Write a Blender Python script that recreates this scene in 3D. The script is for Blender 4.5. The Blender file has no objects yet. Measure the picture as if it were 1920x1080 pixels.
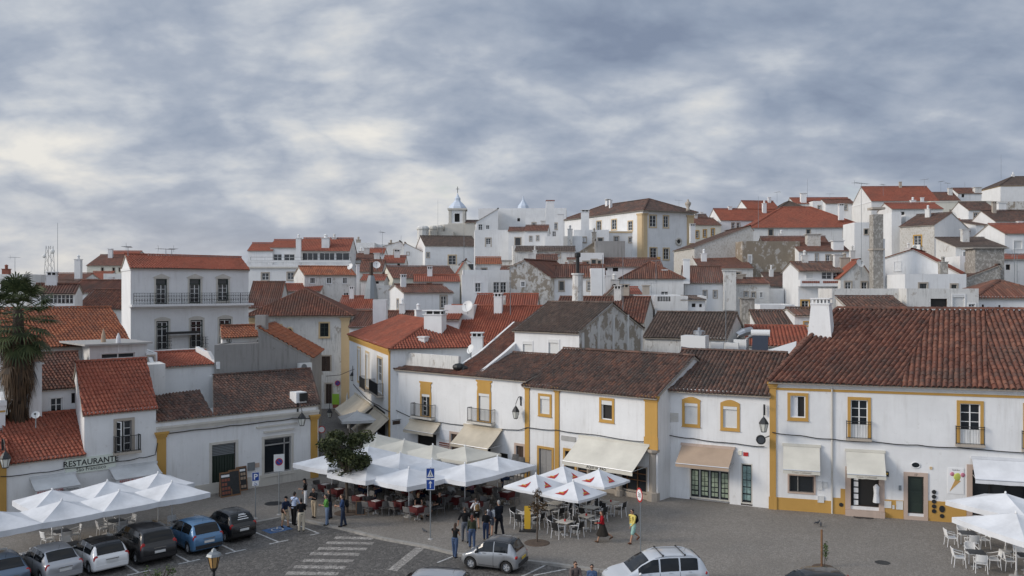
import bpy, bmesh, math, random
from mathutils import Vector, Matrix, noise as mnoise
random.seed(11)
SC = bpy.context.scene
COL = SC.collection
PI = math.pi
TMP = bpy.data.scenes.new('evaluation')
def evald(o):
    """mesh of an object with its modifiers applied (evaluated alone in a scratch scene)"""
    TMP.collection.objects.link(o); TMP.view_layers[0].update()
    return bpy.data.meshes.new_from_object(o.evaluated_get(TMP.view_layers[0].depsgraph))
# ------------------------------------------------------------------ camera model used to survey the place
F = 1650.0; HC = 13.3; CX = 960.0; CY = 540.0
def ray(px): return (px-CX)/F
def P(px, Y): return Vector((ray(px)*Y, Y))
def Zp(py, Y): return HC-(py-CY)/F*Y
def G(px, py, z=0.0):
    Y = (HC-z)*F/(py-CY); return Vector((ray(px)*Y, Y, z))
def W3(px, py, Y): return Vector((ray(px)*Y, Y, Zp(py, Y)))
def unit(deg): a = math.radians(deg); return Vector((math.cos(a), math.sin(a)))
class Pl:
    """vertical plane through A (xy) along unit d (xy, to the right); normal looks at the square"""
    def __init__(s, A, d): s.A = Vector(A[:2]); s.d = Vector(d[:2]).normalized(); s.n = Vector((s.d.y, -s.d.x))
    def u(s, px): r = ray(px); return (r*s.A.y-s.A.x)/(s.d.x-r*s.d.y)
    def Y(s, px): return s.A.y+s.u(px)*s.d.y
    def hit(s, px, py): return s.u(px), Zp(py, s.Y(px))
    def pt(s, u, z, o=0.0): q = s.A+s.d*u+s.n*o; return Vector((q.x, q.y, z))
    def at(s, px, py, o=0.0): u, z = s.hit(px, py); return s.pt(u, z, o)
    def rect(s, x0, y0, x1, y1):
        xm = (x0+x1)/2; Ym = s.Y(xm)
        return s.u(x0), s.u(x1), Zp(y1, Ym), Zp(y0, Ym)
    def mat(s, u, z, o=0.0):
        p = s.pt(u, z, o); d, n = s.d, s.n
        return Matrix(((d.x, 0, n.x, p.x), (d.y, 0, n.y, p.y), (0, 1, 0, p.z), (0, 0, 0, 1)))
def terr(x, y):
    t = max(0.0, min(1.0, (y-100)/100.0)); t *= max(0.0, min(1.0, (520-y)/250.0))
    return -0.12+t*max(0.0, 9+.14*x)
# ------------------------------------------------------------------ mesh builder
class MB:
    def __init__(s): s.v = []; s.f = []; s.m = []; s.uv = {}; s.cm = 0
    def face(s, pts, uvs=None):
        i = len(s.v); s.v += [tuple(p) for p in pts]
        if uvs: s.uv[len(s.f)] = uvs
        s.f.append(tuple(range(i, i+len(pts)))); s.m.append(s.cm); return s
    def addm(s, vs, fs):
        i = len(s.v); s.v += [tuple(p) for p in vs]
        for f in fs: s.f.append(tuple(i+k for k in f)); s.m.append(s.cm)
        return s
    def ob(s, o, a, b, c):
        """box from corner o along three vectors"""
        o, a, b, c = Vector(o), Vector(a), Vector(b), Vector(c)
        vs = [o, o+a, o+a+b, o+b, o+c, o+a+c, o+a+b+c, o+b+c]
        fs = [(3, 2, 1, 0), (4, 5, 6, 7), (0, 1, 5, 4), (1, 2, 6, 5), (2, 3, 7, 6), (3, 0, 4, 7)]
        if a.cross(b).dot(c) < 0: fs = [f[::-1] for f in fs]
        return s.addm(vs, fs)
    def box(s, c, sz, rz=0.0):
        ca, sa = math.cos(rz), math.sin(rz); c = Vector(c)
        a = Vector((ca, sa, 0))*sz[0]; b = Vector((-sa, ca, 0))*sz[1]; k = Vector((0, 0, sz[2]))
        return s.ob(c-a/2-b/2-k/2, a, b, k)
    def pbox(s, pl, u0, u1, z0, z1, o0, o1):
        """box on a wall plane, from offset o0 to o1 off the wall"""
        p = pl.pt(u0, z0, o0); d = Vector((pl.d.x, pl.d.y, 0)); n = Vector((pl.n.x, pl.n.y, 0))
        return s.ob(p, d*(u1-u0), n*(o1-o0), Vector((0, 0, z1-z0)))
    def frame(s, pl, u0, u1, z0, z1, w, o0, o1, bottom=True, wb=None):
        s.pbox(pl, u0, u0+w, z0, z1, o0, o1); s.pbox(pl, u1-w, u1, z0, z1, o0, o1)
        s.pbox(pl, u0+w, u1-w, z1-w, z1, o0, o1)
        if bottom: s.pbox(pl, u0+w, u1-w, z0, z0+(wb or w), o0, o1)
        return s
    def tube(s, pts, r, seg=6, cap=True):
        pts = [Vector(p) for p in pts]; n = len(pts)
        rs = r if isinstance(r, (list, tuple)) else [r]*n
        i0 = len(s.v); up = None
        for i, p in enumerate(pts):
            t = (pts[min(i+1, n-1)]-pts[max(i-1, 0)])
            t = t.normalized() if t.length > 1e-9 else Vector((0, 0, 1))
            a = t.cross(Vector((0, 0, 1)) if abs(t.z) < .95 else Vector((1, 0, 0))).normalized(); b = t.cross(a)
            for k in range(seg):
                q = 2*PI*k/seg; s.v.append(tuple(p+(a*math.cos(q)+b*math.sin(q))*rs[i]))
        for i in range(n-1):
            for k in range(seg):
                k2 = (k+1) % seg
                s.f.append((i0+i*seg+k, i0+(i+1)*seg+k, i0+(i+1)*seg+k2, i0+i*seg+k2)); s.m.append(s.cm)
        if cap:
            s.f.append(tuple(i0+k for k in range(seg))); s.m.append(s.cm)
            s.f.append(tuple(i0+(n-1)*seg+k for k in range(seg))[::-1]); s.m.append(s.cm)
        return s
    def lathe(s, c, prof, seg=12, ax=None):
        c = Vector(c); i0 = len(s.v); n = len(prof)
        for r, z in prof:
            for k in range(seg):
                q = 2*PI*k/seg+PI/seg; s.v.append((c.x+r*math.cos(q), c.y+r*math.sin(q), c.z+z))
        for i in range(n-1):
            for k in range(seg):
                k2 = (k+1) % seg
                s.f.append((i0+i*seg+k, i0+i*seg+k2, i0+(i+1)*seg+k2, i0+(i+1)*seg+k)); s.m.append(s.cm)
        s.f.append(tuple(i0+k for k in range(seg))[::-1]); s.m.append(s.cm)
        s.f.append(tuple(i0+(n-1)*seg+k for k in range(seg))); s.m.append(s.cm)
        return s
    def prism(s, poly, vec):
        """closed prism: planar polygon extruded by vec"""
        poly = [Vector(p) for p in poly]; vec = Vector(vec); n = len(poly)
        nr = Vector((0, 0, 0))
        for i in range(n): nr += poly[i].cross(poly[(i+1) % n])
        if nr.dot(vec) > 0: poly = poly[::-1]
        i0 = len(s.v); s.v += [tuple(p) for p in poly]+[tuple(p+vec) for p in poly]
        fs = [tuple(range(n)), tuple(range(2*n-1, n-1, -1))]+[(i, n+i, n+(i+1) % n, (i+1) % n) for i in range(n)]
        for f in fs: s.f.append(tuple(i0+k for k in f)); s.m.append(s.cm)
        return s
    def ball(s, c, r, seg=8, rings=6):
        c = Vector(c); r = r if isinstance(r, (tuple, list)) else (r, r, r); i0 = len(s.v)
        for i in range(rings+1):
            t = PI*i/rings
            for k in range(seg):
                q = 2*PI*k/seg
                s.v.append((c.x+r[0]*math.sin(t)*math.cos(q), c.y+r[1]*math.sin(t)*math.sin(q), c.z-r[2]*math.cos(t)))
        for i in range(rings):
            for k in range(seg):
                k2 = (k+1) % seg
                s.f.append((i0+i*seg+k, i0+i*seg+k2, i0+(i+1)*seg+k2, i0+(i+1)*seg+k)); s.m.append(s.cm)
        return s
    def xf(s, M):
        s.v = [tuple(M @ Vector(p)) for p in s.v]; return s
    def build(s, name, mats, parent=None, smooth=False, weld=False):
        me = bpy.data.meshes.new(name); me.from_pydata(s.v, [], s.f)
        if not isinstance(mats, (list, tuple)): mats = [mats]
        for m in mats: me.materials.append(MT[m] if isinstance(m, str) else m)
        if len(mats) > 1: me.polygons.foreach_set('material_index', s.m)
        if s.uv:
            l = me.uv_layers.new(name='UVMap')
            for fi, uvs in s.uv.items():
                for k, li in enumerate(me.polygons[fi].loop_indices): l.data[li].uv = uvs[k]
        if weld:
            bm = bmesh.new(); bm.from_mesh(me); bmesh.ops.remove_doubles(bm, verts=bm.verts, dist=1e-4)
            bmesh.ops.recalc_face_normals(bm, faces=bm.faces); bm.to_mesh(me); bm.free()
        if smooth: me.polygons.foreach_set('use_smooth', [True]*len(me.polygons))
        me.update()
        o = bpy.data.objects.new(name, me); COL.objects.link(o)
        if parent is not None: kid(o, parent)
        return o
def kid(o, parent):
    o.parent = parent
    M = Matrix.Identity(4); q = parent
    chain = []
    while q is not None: chain.append(q); q = q.parent
    for q in reversed(chain): M = M @ q.matrix_parent_inverse @ q.matrix_basis
    o.matrix_parent_inverse = M.inverted()
    return o
def tag(o, label, cat, group=None, kind=None):
    o['label'] = label; o['category'] = cat
    if group: o['group'] = group
    if kind: o['kind'] = kind
    return o
def struct(o): o['kind'] = 'structure'; return o
def empty(name, loc, label, cat, group=None, rz=0.0):
    o = bpy.data.objects.new(name, None); COL.objects.link(o); o.location = Vector((loc[0], loc[1], loc[2])); o.rotation_euler = (0, 0, rz)
    o.empty_display_size = .2
    return tag(o, label, cat, group)
def copy_tree(o, parent=None):
    c = o.copy(); COL.objects.link(c)
    if parent is not None: c.parent = parent
    for ch in list(o.children): copy_tree(ch, c)
    return c
def clone(proto, loc, rz=0.0, label=None, used=set()):
    """first use takes the prototype itself, later ones copy it with its parts"""
    o = proto if proto.name not in used else copy_tree(proto)
    used.add(proto.name)
    o.location = loc; o.rotation_euler = (0, 0, rz)
    if label: o['label'] = label
    return o
# ------------------------------------------------------------------ materials
MT = {}
def nt(name):
    m = bpy.data.materials.new(name); m.use_nodes = True; t = m.node_tree; t.nodes.clear()
    o = t.nodes.new('ShaderNodeOutputMaterial'); b = t.nodes.new('ShaderNodeBsdfPrincipled'); t.links.new(b.outputs[0], o.inputs[0])
    MT[name] = m
    return m, t, b
def N(t, k, **kw):
    n = t.nodes.new(k)
    for a, v in kw.items():
        if a.startswith('i_'): n.inputs[int(a[2:])].default_value = v
        else: setattr(n, a, v)
    return n
def mixc(t, fac, a, b, blend='MIX'):
    n = t.nodes.new('ShaderNodeMix'); n.data_type = 'RGBA'; n.blend_type = blend
    for sock, v in ((n.inputs[0], fac), (n.inputs[6], a), (n.inputs[7], b)):
        if hasattr(v, 'type'): t.links.new(v, sock)
        elif isinstance(v, (int, float)): sock.default_value = v
        else: sock.default_value = (*v[:3], 1)
    return n.outputs[2]
def ramp(t, src, stops, interp='LINEAR'):
    r = t.nodes.new('ShaderNodeValToRGB'); r.color_ramp.interpolation = interp; e = r.color_ramp.elements
    while len(e) < len(stops): e.new(.5)
    for k, (p, c) in enumerate(stops):
        e[k].position = p; e[k].color = (*c[:3], 1) if not isinstance(c, (int, float)) else (c, c, c, 1)
    t.links.new(src, r.inputs[0]); return r.outputs[0]
def pos(t, scale=(1, 1, 1)):
    g = t.nodes.new('ShaderNodeNewGeometry'); m = t.nodes.new('ShaderNodeMapping'); m.inputs['Scale'].default_value = scale
    t.links.new(g.outputs['Position'], m.inputs[0]); return m.outputs[0]
def nz(t, vec, scale, detail=4, rough=.6):
    n = N(t, 'ShaderNodeTexNoise'); n.inputs['Scale'].default_value = scale; n.inputs['Detail'].default_value = detail
    n.inputs['Roughness'].default_value = rough; t.links.new(vec, n.inputs['Vector']); return n.outputs[0]
def bump(t, b, h, strength=.3, dist=.02):
    n = t.nodes.new('ShaderNodeBump'); n.inputs['Strength'].default_value = strength; n.inputs['Distance'].default_value = dist
    t.links.new(h, n.inputs['Height']); t.links.new(n.outputs[0], b.inputs['Normal'])
def plain(name, c, rough=.6, metal=0, var=.0, vs=3.0, spec=.5, coat=0, bmp=0, trans=0):
    m, t, b = nt(name); b.inputs['Roughness'].default_value = rough; b.inputs['Metallic'].default_value = metal
    b.inputs['Specular IOR Level'].default_value = spec; b.inputs['Coat Weight'].default_value = coat
    if var:
        n = nz(t, pos(t), vs); lo = [x*(1-var) for x in c]; hi = [min(1, x*(1+var*.6)) for x in c]
        t.links.new(ramp(t, n, [(.3, lo), (.7, hi)]), b.inputs['Base Color'])
        if bmp: bump(t, b, n, bmp, .02)
    else: b.inputs['Base Color'].default_value = (*c, 1)
    return m
def plaster(name, c, dirt, amount, patch=.0, pc=(.3, .27, .23), scale=1.0):
    """limewash: faint rain streaks, blotches, optional patches of bare render"""
    m, t, b = nt(name); b.inputs['Roughness'].default_value = .9; b.inputs['Specular IOR Level'].default_value = .2
    st = nz(t, pos(t, (2.6*scale, 2.6*scale, .22*scale)), 1.7, 5, .65); bl = nz(t, pos(t), .55*scale, 5, .65); fine = nz(t, pos(t), 9, 3)
    c2 = [x*.9 for x in c]
    col = mixc(t, ramp(t, bl, [(.35, 0), (.7, 1)]), c, c2)
    wh = nz(t, pos(t, (1, 1, .5)), .8, 4, .6); sm = nz(t, pos(t), 2.6*scale, 5, .7)
    f = N(t, 'ShaderNodeMath', operation='MULTIPLY'); t.links.new(ramp(t, st, [(.47, 0), (.7, 1)]), f.inputs[0]); t.links.new(ramp(t, wh, [(.42, .1), (.62, 1)]), f.inputs[1])
    f2 = N(t, 'ShaderNodeMath', operation='MULTIPLY'); t.links.new(f.outputs[0], f2.inputs[0]); f2.inputs[1].default_value = amount
    col = mixc(t, f2.outputs[0], col, dirt)
    f3 = N(t, 'ShaderNodeMath', operation='MULTIPLY'); t.links.new(ramp(t, sm, [(.62, 0), (.7, 1)]), f3.inputs[0]); f3.inputs[1].default_value = min(.6, amount*.8); col = mixc(t, f3.outputs[0], col, dirt)
    if patch:
        pn = nz(t, pos(t, (1, 1, .8)), .5*scale, 7, .72)
        col = mixc(t, ramp(t, pn, [(.62-patch*.3, 0), (.66-patch*.3, 1)]), col, pc)
    t.links.new(col, b.inputs['Base Color']); bump(t, b, fine, .25, .01)
    return m
def tiles(name, cols, mott, mamt, flat, dark=(.03, .027, .025)):
    """clay barrel tiles: UV is in tile units, so every tile takes its own fired colour; mottling = lichen"""
    m, t, b = nt(name); b.inputs['Roughness'].default_value = .85; b.inputs['Specular IOR Level'].default_value = .25
    uv = t.nodes.new('ShaderNodeUVMap'); uv.uv_map = 'UVMap'
    fl = N(t, 'ShaderNodeVectorMath', operation='FLOOR')
    ad = N(t, 'ShaderNodeVectorMath', operation='ADD'); ad.inputs[1].default_value = (.5, .02, 0)
    t.links.new(uv.outputs[0], ad.inputs[0]); t.links.new(ad.outputs[0], fl.inputs[0])
    wn = N(t, 'ShaderNodeTexWhiteNoise', noise_dimensions='2D'); t.links.new(fl.outputs[0], wn.inputs['Vector'])
    n = len(cols); col = ramp(t, wn.outputs[0], [(k/max(1, n-1), c) for k, c in enumerate(cols)])
    big = nz(t, pos(t), .35, 4); fine = nz(t, pos(t), 5.5, 4, .7)
    a = N(t, 'ShaderNodeMath', operation='ADD'); t.links.new(big, a.inputs[0]); t.links.new(fine, a.inputs[1])
    f = N(t, 'ShaderNodeMath', operation='MULTIPLY'); f.inputs[1].default_value = mamt
    hm = N(t, 'ShaderNodeMath', operation='MULTIPLY'); t.links.new(a.outputs[0], hm.inputs[0]); hm.inputs[1].default_value = .5
    r = ramp(t, hm.outputs[0], [(.47, 0), (.6, 1)]); t.links.new(r, f.inputs[0])
    col = mixc(t, f.outputs[0], col, mott)
    sp = ramp(t, nz(t, pos(t), 11, 2), [(.66, 0), (.72, 1)]); g = N(t, 'ShaderNodeMath', operation='MULTIPLY'); t.links.new(sp, g.inputs[0]); g.inputs[1].default_value = mamt*.7
    col = mixc(t, g.outputs[0], col, (.34, .33, .3))
    t.links.new(col, b.inputs['Base Color'])
    if flat:
        sx = t.nodes.new('ShaderNodeSeparateXYZ'); t.links.new(uv.outputs[0], sx.inputs[0])
        mu = N(t, 'ShaderNodeMath', operation='MULTIPLY'); mu.inputs[1].default_value = 2*PI; t.links.new(sx.outputs[0], mu.inputs[0])
        co = N(t, 'ShaderNodeMath', operation='COSINE'); t.links.new(mu.outputs[0], co.inputs[0])
        bump(t, b, co.outputs[0], .9, .05)
    else: bump(t, b, fine, .3, .01)
    return m
plaster('white', (.745, .745, .735), (.42, .40, .365), .34)
plaster('white2', (.70, .695, .675), (.34, .32, .29), .55)
plaster('white_old', (.65, .64, .61), (.24, .23, .21), .75, .12, (.38, .35, .31), 2.2)
plaster('weathered', (.60, .58, .54), (.16, .15, .14), .8, .45, (.29, .25, .2), 2.6)
plaster('limerubble', (.56, .54, .50), (.25, .23, .2), .6, .3, (.40, .37, .32), 9.0)
plaster('cement', (.31, .30, .285), (.15, .14, .132), .7)
plaster('bare', (.27, .225, .17), (.15, .125, .1), .7, .3, (.42, .39, .35), 2.0)
plaster('rubble', (.29, .27, .24), (.12, .11, .1), .8, .35, (.42, .40, .36), 8.0)
plaster('cream', (.70, .67, .57), (.45, .41, .33), .3)
plaster('ochre', (.50, .295, .085), (.33, .2, .06), .3)
plaster('ochre_pale', (.60, .46, .28), (.42, .33, .18), .3)
plaster('stone', (.42, .37, .31), (.22, .19, .16), .6)
plaster('rose_stone', (.50, .39, .32), (.3, .24, .2), .4)
plaster('palestone', (.58, .55, .49), (.33, .31, .28), .5)
plaster('church', (.56, .62, .70), (.42, .47, .52), .3)
for fl in (0, 1):
    s = '_far' if fl else ''
    tiles('old'+s, [(.06, .04, .034), (.145, .078, .058), (.088, .053, .043), (.18, .10, .073), (.11, .08, .067), (.20, .092, .06)], (.062, .054, .048), .8, fl)
    tiles('redold'+s, [(.10, .046, .034), (.20, .086, .058), (.135, .058, .042), (.235, .105, .07), (.125, .07, .055), (.18, .072, .048)], (.095, .07, .058), .65, fl)
    tiles('red'+s, [(.25, .076, .046), (.31, .094, .058), (.275, .082, .05), (.34, .112, .068), (.22, .066, .042)], (.165, .07, .05), .6, fl)
    tiles('orange'+s, [(.26, .086, .042), (.35, .122, .06), (.285, .095, .048), (.38, .145, .072), (.22, .08, .045)], (.14, .07, .05), .7, fl)
    tiles('grey'+s, [(.075, .054, .045), (.125, .086, .068), (.092, .068, .056), (.15, .105, .083)], (.075, .064, .055), .75, fl)
plain('glass', (.018, .022, .026), .08, spec=.6)
plain('glass_curtain', (.16, .165, .165), .2, var=.3, vs=2)
plain('darkroom', (.012, .011, .010), .7)  # near-black sheets of it paint the shade inside open windows, doorways and flues
plain('wood_white', (.72, .72, .70), .5)
plain('wood_dark', (.05, .028, .018), .6, var=.3, vs=6)
plain('wood_green', (.018, .03, .022), .5)
plain('wood_brown', (.20, .10, .045), .6, var=.3, vs=5)
plain('blind', (.62, .62, .60), .6)
plain('iron', (.016, .017, .018), .5)
plain('cable_black', (.012, .012, .012), .6)
plain('steel', (.42, .43, .44), .35, metal=.9)
plain('galv', (.24, .26, .27), .5, metal=.4)
plain('alu', (.62, .63, .64), .4, metal=.6)
plain('acwhite', (.68, .68, .66), .5)
plain('canvas_white', (.66, .67, .685), .85, var=.16, vs=.9, spec=.2, bmp=.7)
plain('canvas_grey', (.56, .57, .57), .85, var=.16, vs=.9, spec=.2)
plain('canvas_ivory', (.60, .575, .50), .85, var=.14, vs=.7, spec=.2)
plain('canvas_beige', (.53, .47, .37), .85, var=.14, vs=1, spec=.2)
plain('canvas_tan', (.40, .30, .22), .85, var=.12, vs=1, spec=.2)
plain('red_paint', (.42, .02, .018), .5)
plain('yellow_paint', (.62, .38, .03), .5)
plain('signblue', (.012, .06, .28), .4)
plain('signwhite', (.75, .75, .74), .5)
plain('black_paint', (.015, .015, .015), .5)
plain('green_paint', (.07, .25, .05), .5)
plain('lime', (.24, .44, .04), .5)
plain('dark_red', (.10, .010, .011), .7)
plain('slate', (.055, .06, .068), .5, var=.2)
plain('solar', (.012, .018, .035), .15)
plain('lamp_glass', (.62, .62, .56), .15)
plain('brickred', (.24, .08, .05), .8, var=.2)
plain('concrete', (.38, .37, .35), .85, var=.15, vs=2)
plain('bark', (.10, .075, .055), .9, var=.3, vs=9)
plain('palmbark', (.075, .055, .04), .95, var=.4, vs=12)
plain('soil', (.10, .07, .05), .95, var=.3, vs=6)
plain('chalk', (.03, .032, .033), .7, var=.3, vs=8)
plain('rubber', (.014, .014, .014), .8)
# ------------------------------------------------------------------ ground materials
def cobbles(name, c1, c2, scale, joint, stain):
    m, t, b = nt(name); b.inputs['Roughness'].default_value = .8; b.inputs['Specular IOR Level'].default_value = .3
    v = N(t, 'ShaderNodeTexVoronoi'); v.inputs['Scale'].default_value = scale; t.links.new(pos(t), v.inputs['Vector'])
    e = N(t, 'ShaderNodeTexVoronoi', feature='DISTANCE_TO_EDGE'); e.inputs['Scale'].default_value = scale; t.links.new(pos(t), e.inputs['Vector'])
    bw = t.nodes.new('ShaderNodeRGBToBW'); t.links.new(v.outputs['Color'], bw.inputs[0])
    col = ramp(t, bw.outputs[0], [(.2, c1), (.8, c2)])
    col = mixc(t, ramp(t, e.outputs[0], [(.02, 1), (.09, 0)]), col, joint)
    big = nz(t, pos(t), .22, 6, .65)
    k = N(t, 'ShaderNodeMath', operation='MULTIPLY'); t.links.new(ramp(t, big, [(.42, 0), (.72, 1)]), k.inputs[0]); k.inputs[1].default_value = .65
    col = mixc(t, k.outputs[0], col, stain)
    sp = ramp(t, nz(t, pos(t), 3.2, 3, .6), [(.68, 0), (.73, 1)]); k2 = N(t, 'ShaderNodeMath', operation='MULTIPLY'); k2.inputs[1].default_value = .5; t.links.new(sp, k2.inputs[0])
    col = mixc(t, k2.outputs[0], col, [x*.45 for x in c1])
    t.links.new(col, b.inputs['Base Color']); bump(t, b, ramp(t, e.outputs[0], [(0, 0), (.15, 1)]), .5, .02)
cobbles('calcada', (.225, .203, .176), (.295, .27, .238), 9.0, (.17, .153, .135), (.175, .158, .137))
cobbles('setts', (.105, .098, .09), (.185, .172, .156), 6.0, (.06, .056, .052), (.09, .084, .077))
cobbles('earth', (.10, .09, .06), (.16, .14, .10), 1.0, (.1, .09, .06), (.07, .08, .04))
cobbles('marble_setts', (.28, .26, .235), (.47, .44, .40), 6.0, (.12, .112, .104), (.22, .205, .185))
plain('kerbstone', (.30, .285, .26), .8, var=.25, vs=3)
plain('roadwhite', (.46, .455, .44), .8, var=.45, vs=7)
plain('roadblue', (.05, .12, .26), .8, var=.6, vs=4)
# ------------------------------------------------------------------ roofs
def tileface(mb, poly, per=.25, crs=.36, det=2, amp=None, rag=1.0, skew=None):
    """clay tile field over a planar convex polygon whose first edge is the eave.
    det 2: modelled barrel tiles; 1: modelled ribs; 0: plane with tile units in UV"""
    poly = [Vector(p) for p in poly]
    e = (poly[1]-poly[0]); e.z = 0 if abs(e.z) < 1e-6 else e.z; e.normalize()
    nr = Vector((0, 0, 0)); n = len(poly)
    for i in range(n): nr += poly[i].cross(poly[(i+1) % n])
    nr.normalize()
    if nr.z < 0: nr = -nr
    s = nr.cross(e).normalized(); o = poly[0]
    if sum((p-o).dot(s) for p in poly) < 0: s = -s
    k_ = Vector(skew).normalized() if skew is not None else s
    def uvof(p):
        v = (p-o).dot(s)/k_.dot(s); return ((p-o-k_*v).dot(e)/per, v/crs)
    if det == 0:
        pts = poly
        mb.face(pts, [uvof(p) for p in pts]); return
    us = [uvof(p)[0]*per for p in poly]; vs = [uvof(p)[1]*crs for p in poly]
    u0, u1, v0, v1 = min(us), max(us), min(vs), max(vs)
    amp = amp if amp is not None else .05*per/.25
    sg = 6 if det == 2 else 4
    nu = int(math.ceil((u1-u0)/per*sg))+1; U = [u0+per/sg*i for i in range(nu)]
    V = []
    if det == 2:
        k = int(math.floor(v0/crs))-1
        while k*crs < v1:
            V += [(k*crs, 1), ((k+1)*crs-.012, 0)]; k += 1
    else:
        V = [(v0-.01, .5), (v1+.01, .5)]
        m_ = max(1, int((v1-v0)/1.4)); V = [(v0-.01+(v1-v0+.02)*i/m_, .5) for i in range(m_+1)]
    bm = bmesh.new(); grid = []
    sd = random.random()*50
    cols = {}
    for j, (v, hi) in enumerate(V):
        row = []
        kc = j//2
        for i, u in enumerate(U):
            ph = (u-u0)/per; c = abs(math.cos(PI*ph)); h = amp*(2.1*c**.8-1.1)
            ci = int(round(ph))
            if det == 2:
                key = (ci, kc)
                if key not in cols: cols[key] = (random.uniform(-1, 1), random.uniform(-1, 1), random.uniform(-1, 1))
                a_, b_, c_ = cols[key]
                h += (.034 if hi else .0) + .007*a_*rag
                uu = u+.012*b_*rag; vv = v+(.018*c_*rag if hi else 0)
            else: uu, vv = u, v
            w = mnoise.noise(Vector((u*.28+sd, v*.28, sd)))*.05*rag
            row.append(bm.verts.new(o+e*uu+k_*vv+nr*(h+w)))
        grid.append(row)
    for j in range(len(V)-1):
        for i in range(nu-1): bm.faces.new((grid[j][i], grid[j][i+1], grid[j+1][i+1], grid[j+1][i]))
    cen = sum(poly, Vector((0, 0, 0)))/n
    for i in range(n):
        p, q = poly[i], poly[(i+1) % n]
        if i == 0 and det == 2: p = p-s*.03; q = q-s*.03
        no = (q-p).cross(nr).normalized()
        if no.dot(cen-p) > 0: no = -no
        bmesh.ops.bisect_plane(bm, geom=bm.verts[:]+bm.edges[:]+bm.faces[:], plane_co=p, plane_no=no, clear_outer=True, dist=1e-5)
    bm.verts.ensure_lookup_table(); i0 = len(mb.v)
    for k, vt in enumerate(bm.verts): vt.index = k; mb.v.append(tuple(vt.co))
    for f in bm.faces:
        q = [uvof(w.vert.co) for w in f.loops]
        cu = sum(x[0] for x in q)/len(q)-u0/per; cv = sum(x[1] for x in q)/len(q)
        cuv = (math.floor(cu+.5)+.01+ (u0*7.3 % 40), math.floor(cv+.02)+.25)
        mb.uv[len(mb.f)] = [cuv]*len(f.verts)
        mb.f.append(tuple(i0+w.vert.index for w in f.loops)); mb.m.append(mb.cm)
    bm.free()
def slab(mb, poly, th=.07, gap=.05):
    """timber/mortar bed under a tile field"""
    poly = [Vector(p) for p in poly]; nr = Vector((0, 0, 0)); n = len(poly)
    for i in range(n): nr += poly[i].cross(poly[(i+1) % n])
    nr.normalize()
    if nr.z < 0: nr = -nr
    mb.prism([p-nr*gap for p in poly], -nr*th)
def ridgecap(mb, a, b, r=.11):
    a, b = Vector(a), Vector(b); L = (b-a).length; n = max(1, int(L/.42)); d = (b-a)/n
    t = d.normalized(); sd = t.cross(Vector((0, 0, 1))).normalized(); up = sd.cross(t)
    for k in range(n):
        i0 = len(mb.v); p0 = a+d*k; p1 = a+d*(k+1)+t*.04; cu = (k+.5, random.random()*40)
        for p, rr in ((p0, r*1.12), (p1, r*.92)):
            for q in range(5):
                an = PI*q/4; mb.v.append(tuple(p+sd*math.cos(an)*rr+up*(math.sin(an)*rr-.02)))
        for q in range(4):
            mb.uv[len(mb.f)] = [cu]*4; mb.f.append((i0+q, i0+q+1, i0+5+q+1, i0+5+q)); mb.m.append(mb.cm)
def roofobj(polys, mat, parent, per=.25, crs=.36, det=2, caps=(), rag=1.0, name='roof', sl=True, capr=.11, amp=None):
    mb = MB()
    for p in polys: tileface(mb, p, per, crs, det, rag=rag, amp=amp)
    for a, b in caps: ridgecap(mb, a, b, capr)
    mb.cm = 1
    if sl:
        for p in polys: slab(mb, p, gap=.06 if det else .03)
    return mb.build(name, [mat if det else mat+'_far', 'stone'], parent, smooth=False)
# ------------------------------------------------------------------ walls, windows
def wallface(mb, pl, u0, u1, z0, z1, holes=(), dep=.18):
    holes = [h for h in holes if h[1] > u0 and h[0] < u1]
    if not holes:
        mb.face([pl.pt(u0, z0), pl.pt(u1, z0), pl.pt(u1, z1), pl.pt(u0, z1)]); return
    us = sorted({u0, u1, *[max(u0, min(u1, x)) for h in holes for x in h[:2]]}); zs = sorted({z0, z1, *[max(z0, min(z1, x)) for h in holes for x in h[2:4]]})
    for i in range(len(us)-1):
        for j in range(len(zs)-1):
            a, b, c, d = us[i], us[i+1], zs[j], zs[j+1]; um, zm = (a+b)/2, (c+d)/2
            if b-a < 1e-5 or d-c < 1e-5 or any(h[0] < um < h[1] and h[2] < zm < h[3] for h in holes): continue
            mb.face([pl.pt(a, c), pl.pt(b, c), pl.pt(b, d), pl.pt(a, d)])
    for h in holes:
        a, b, c, d = h[:4]; k = -dep
        mb.face([pl.pt(a, c), pl.pt(a, c, k), pl.pt(a, d, k), pl.pt(a, d)]); mb.face([pl.pt(b, c, k), pl.pt(b, c), pl.pt(b, d), pl.pt(b, d, k)])
        mb.face([pl.pt(a, c, k), pl.pt(a, c), pl.pt(b, c), pl.pt(b, c, k)]); mb.face([pl.pt(a, d), pl.pt(a, d, k), pl.pt(b, d, k), pl.pt(b, d)])
        mb.face([pl.pt(a, c, k), pl.pt(b, c, k), pl.pt(b, d, k), pl.pt(a, d, k)])
SUR = {'y': ('ochre', .17), 'p': ('ochre_pale', .17), 'g': ('stone', .16), 'w': ('white', .09), 'r': ('rose_stone', .17), 't': ('palestone', .16)}
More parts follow.
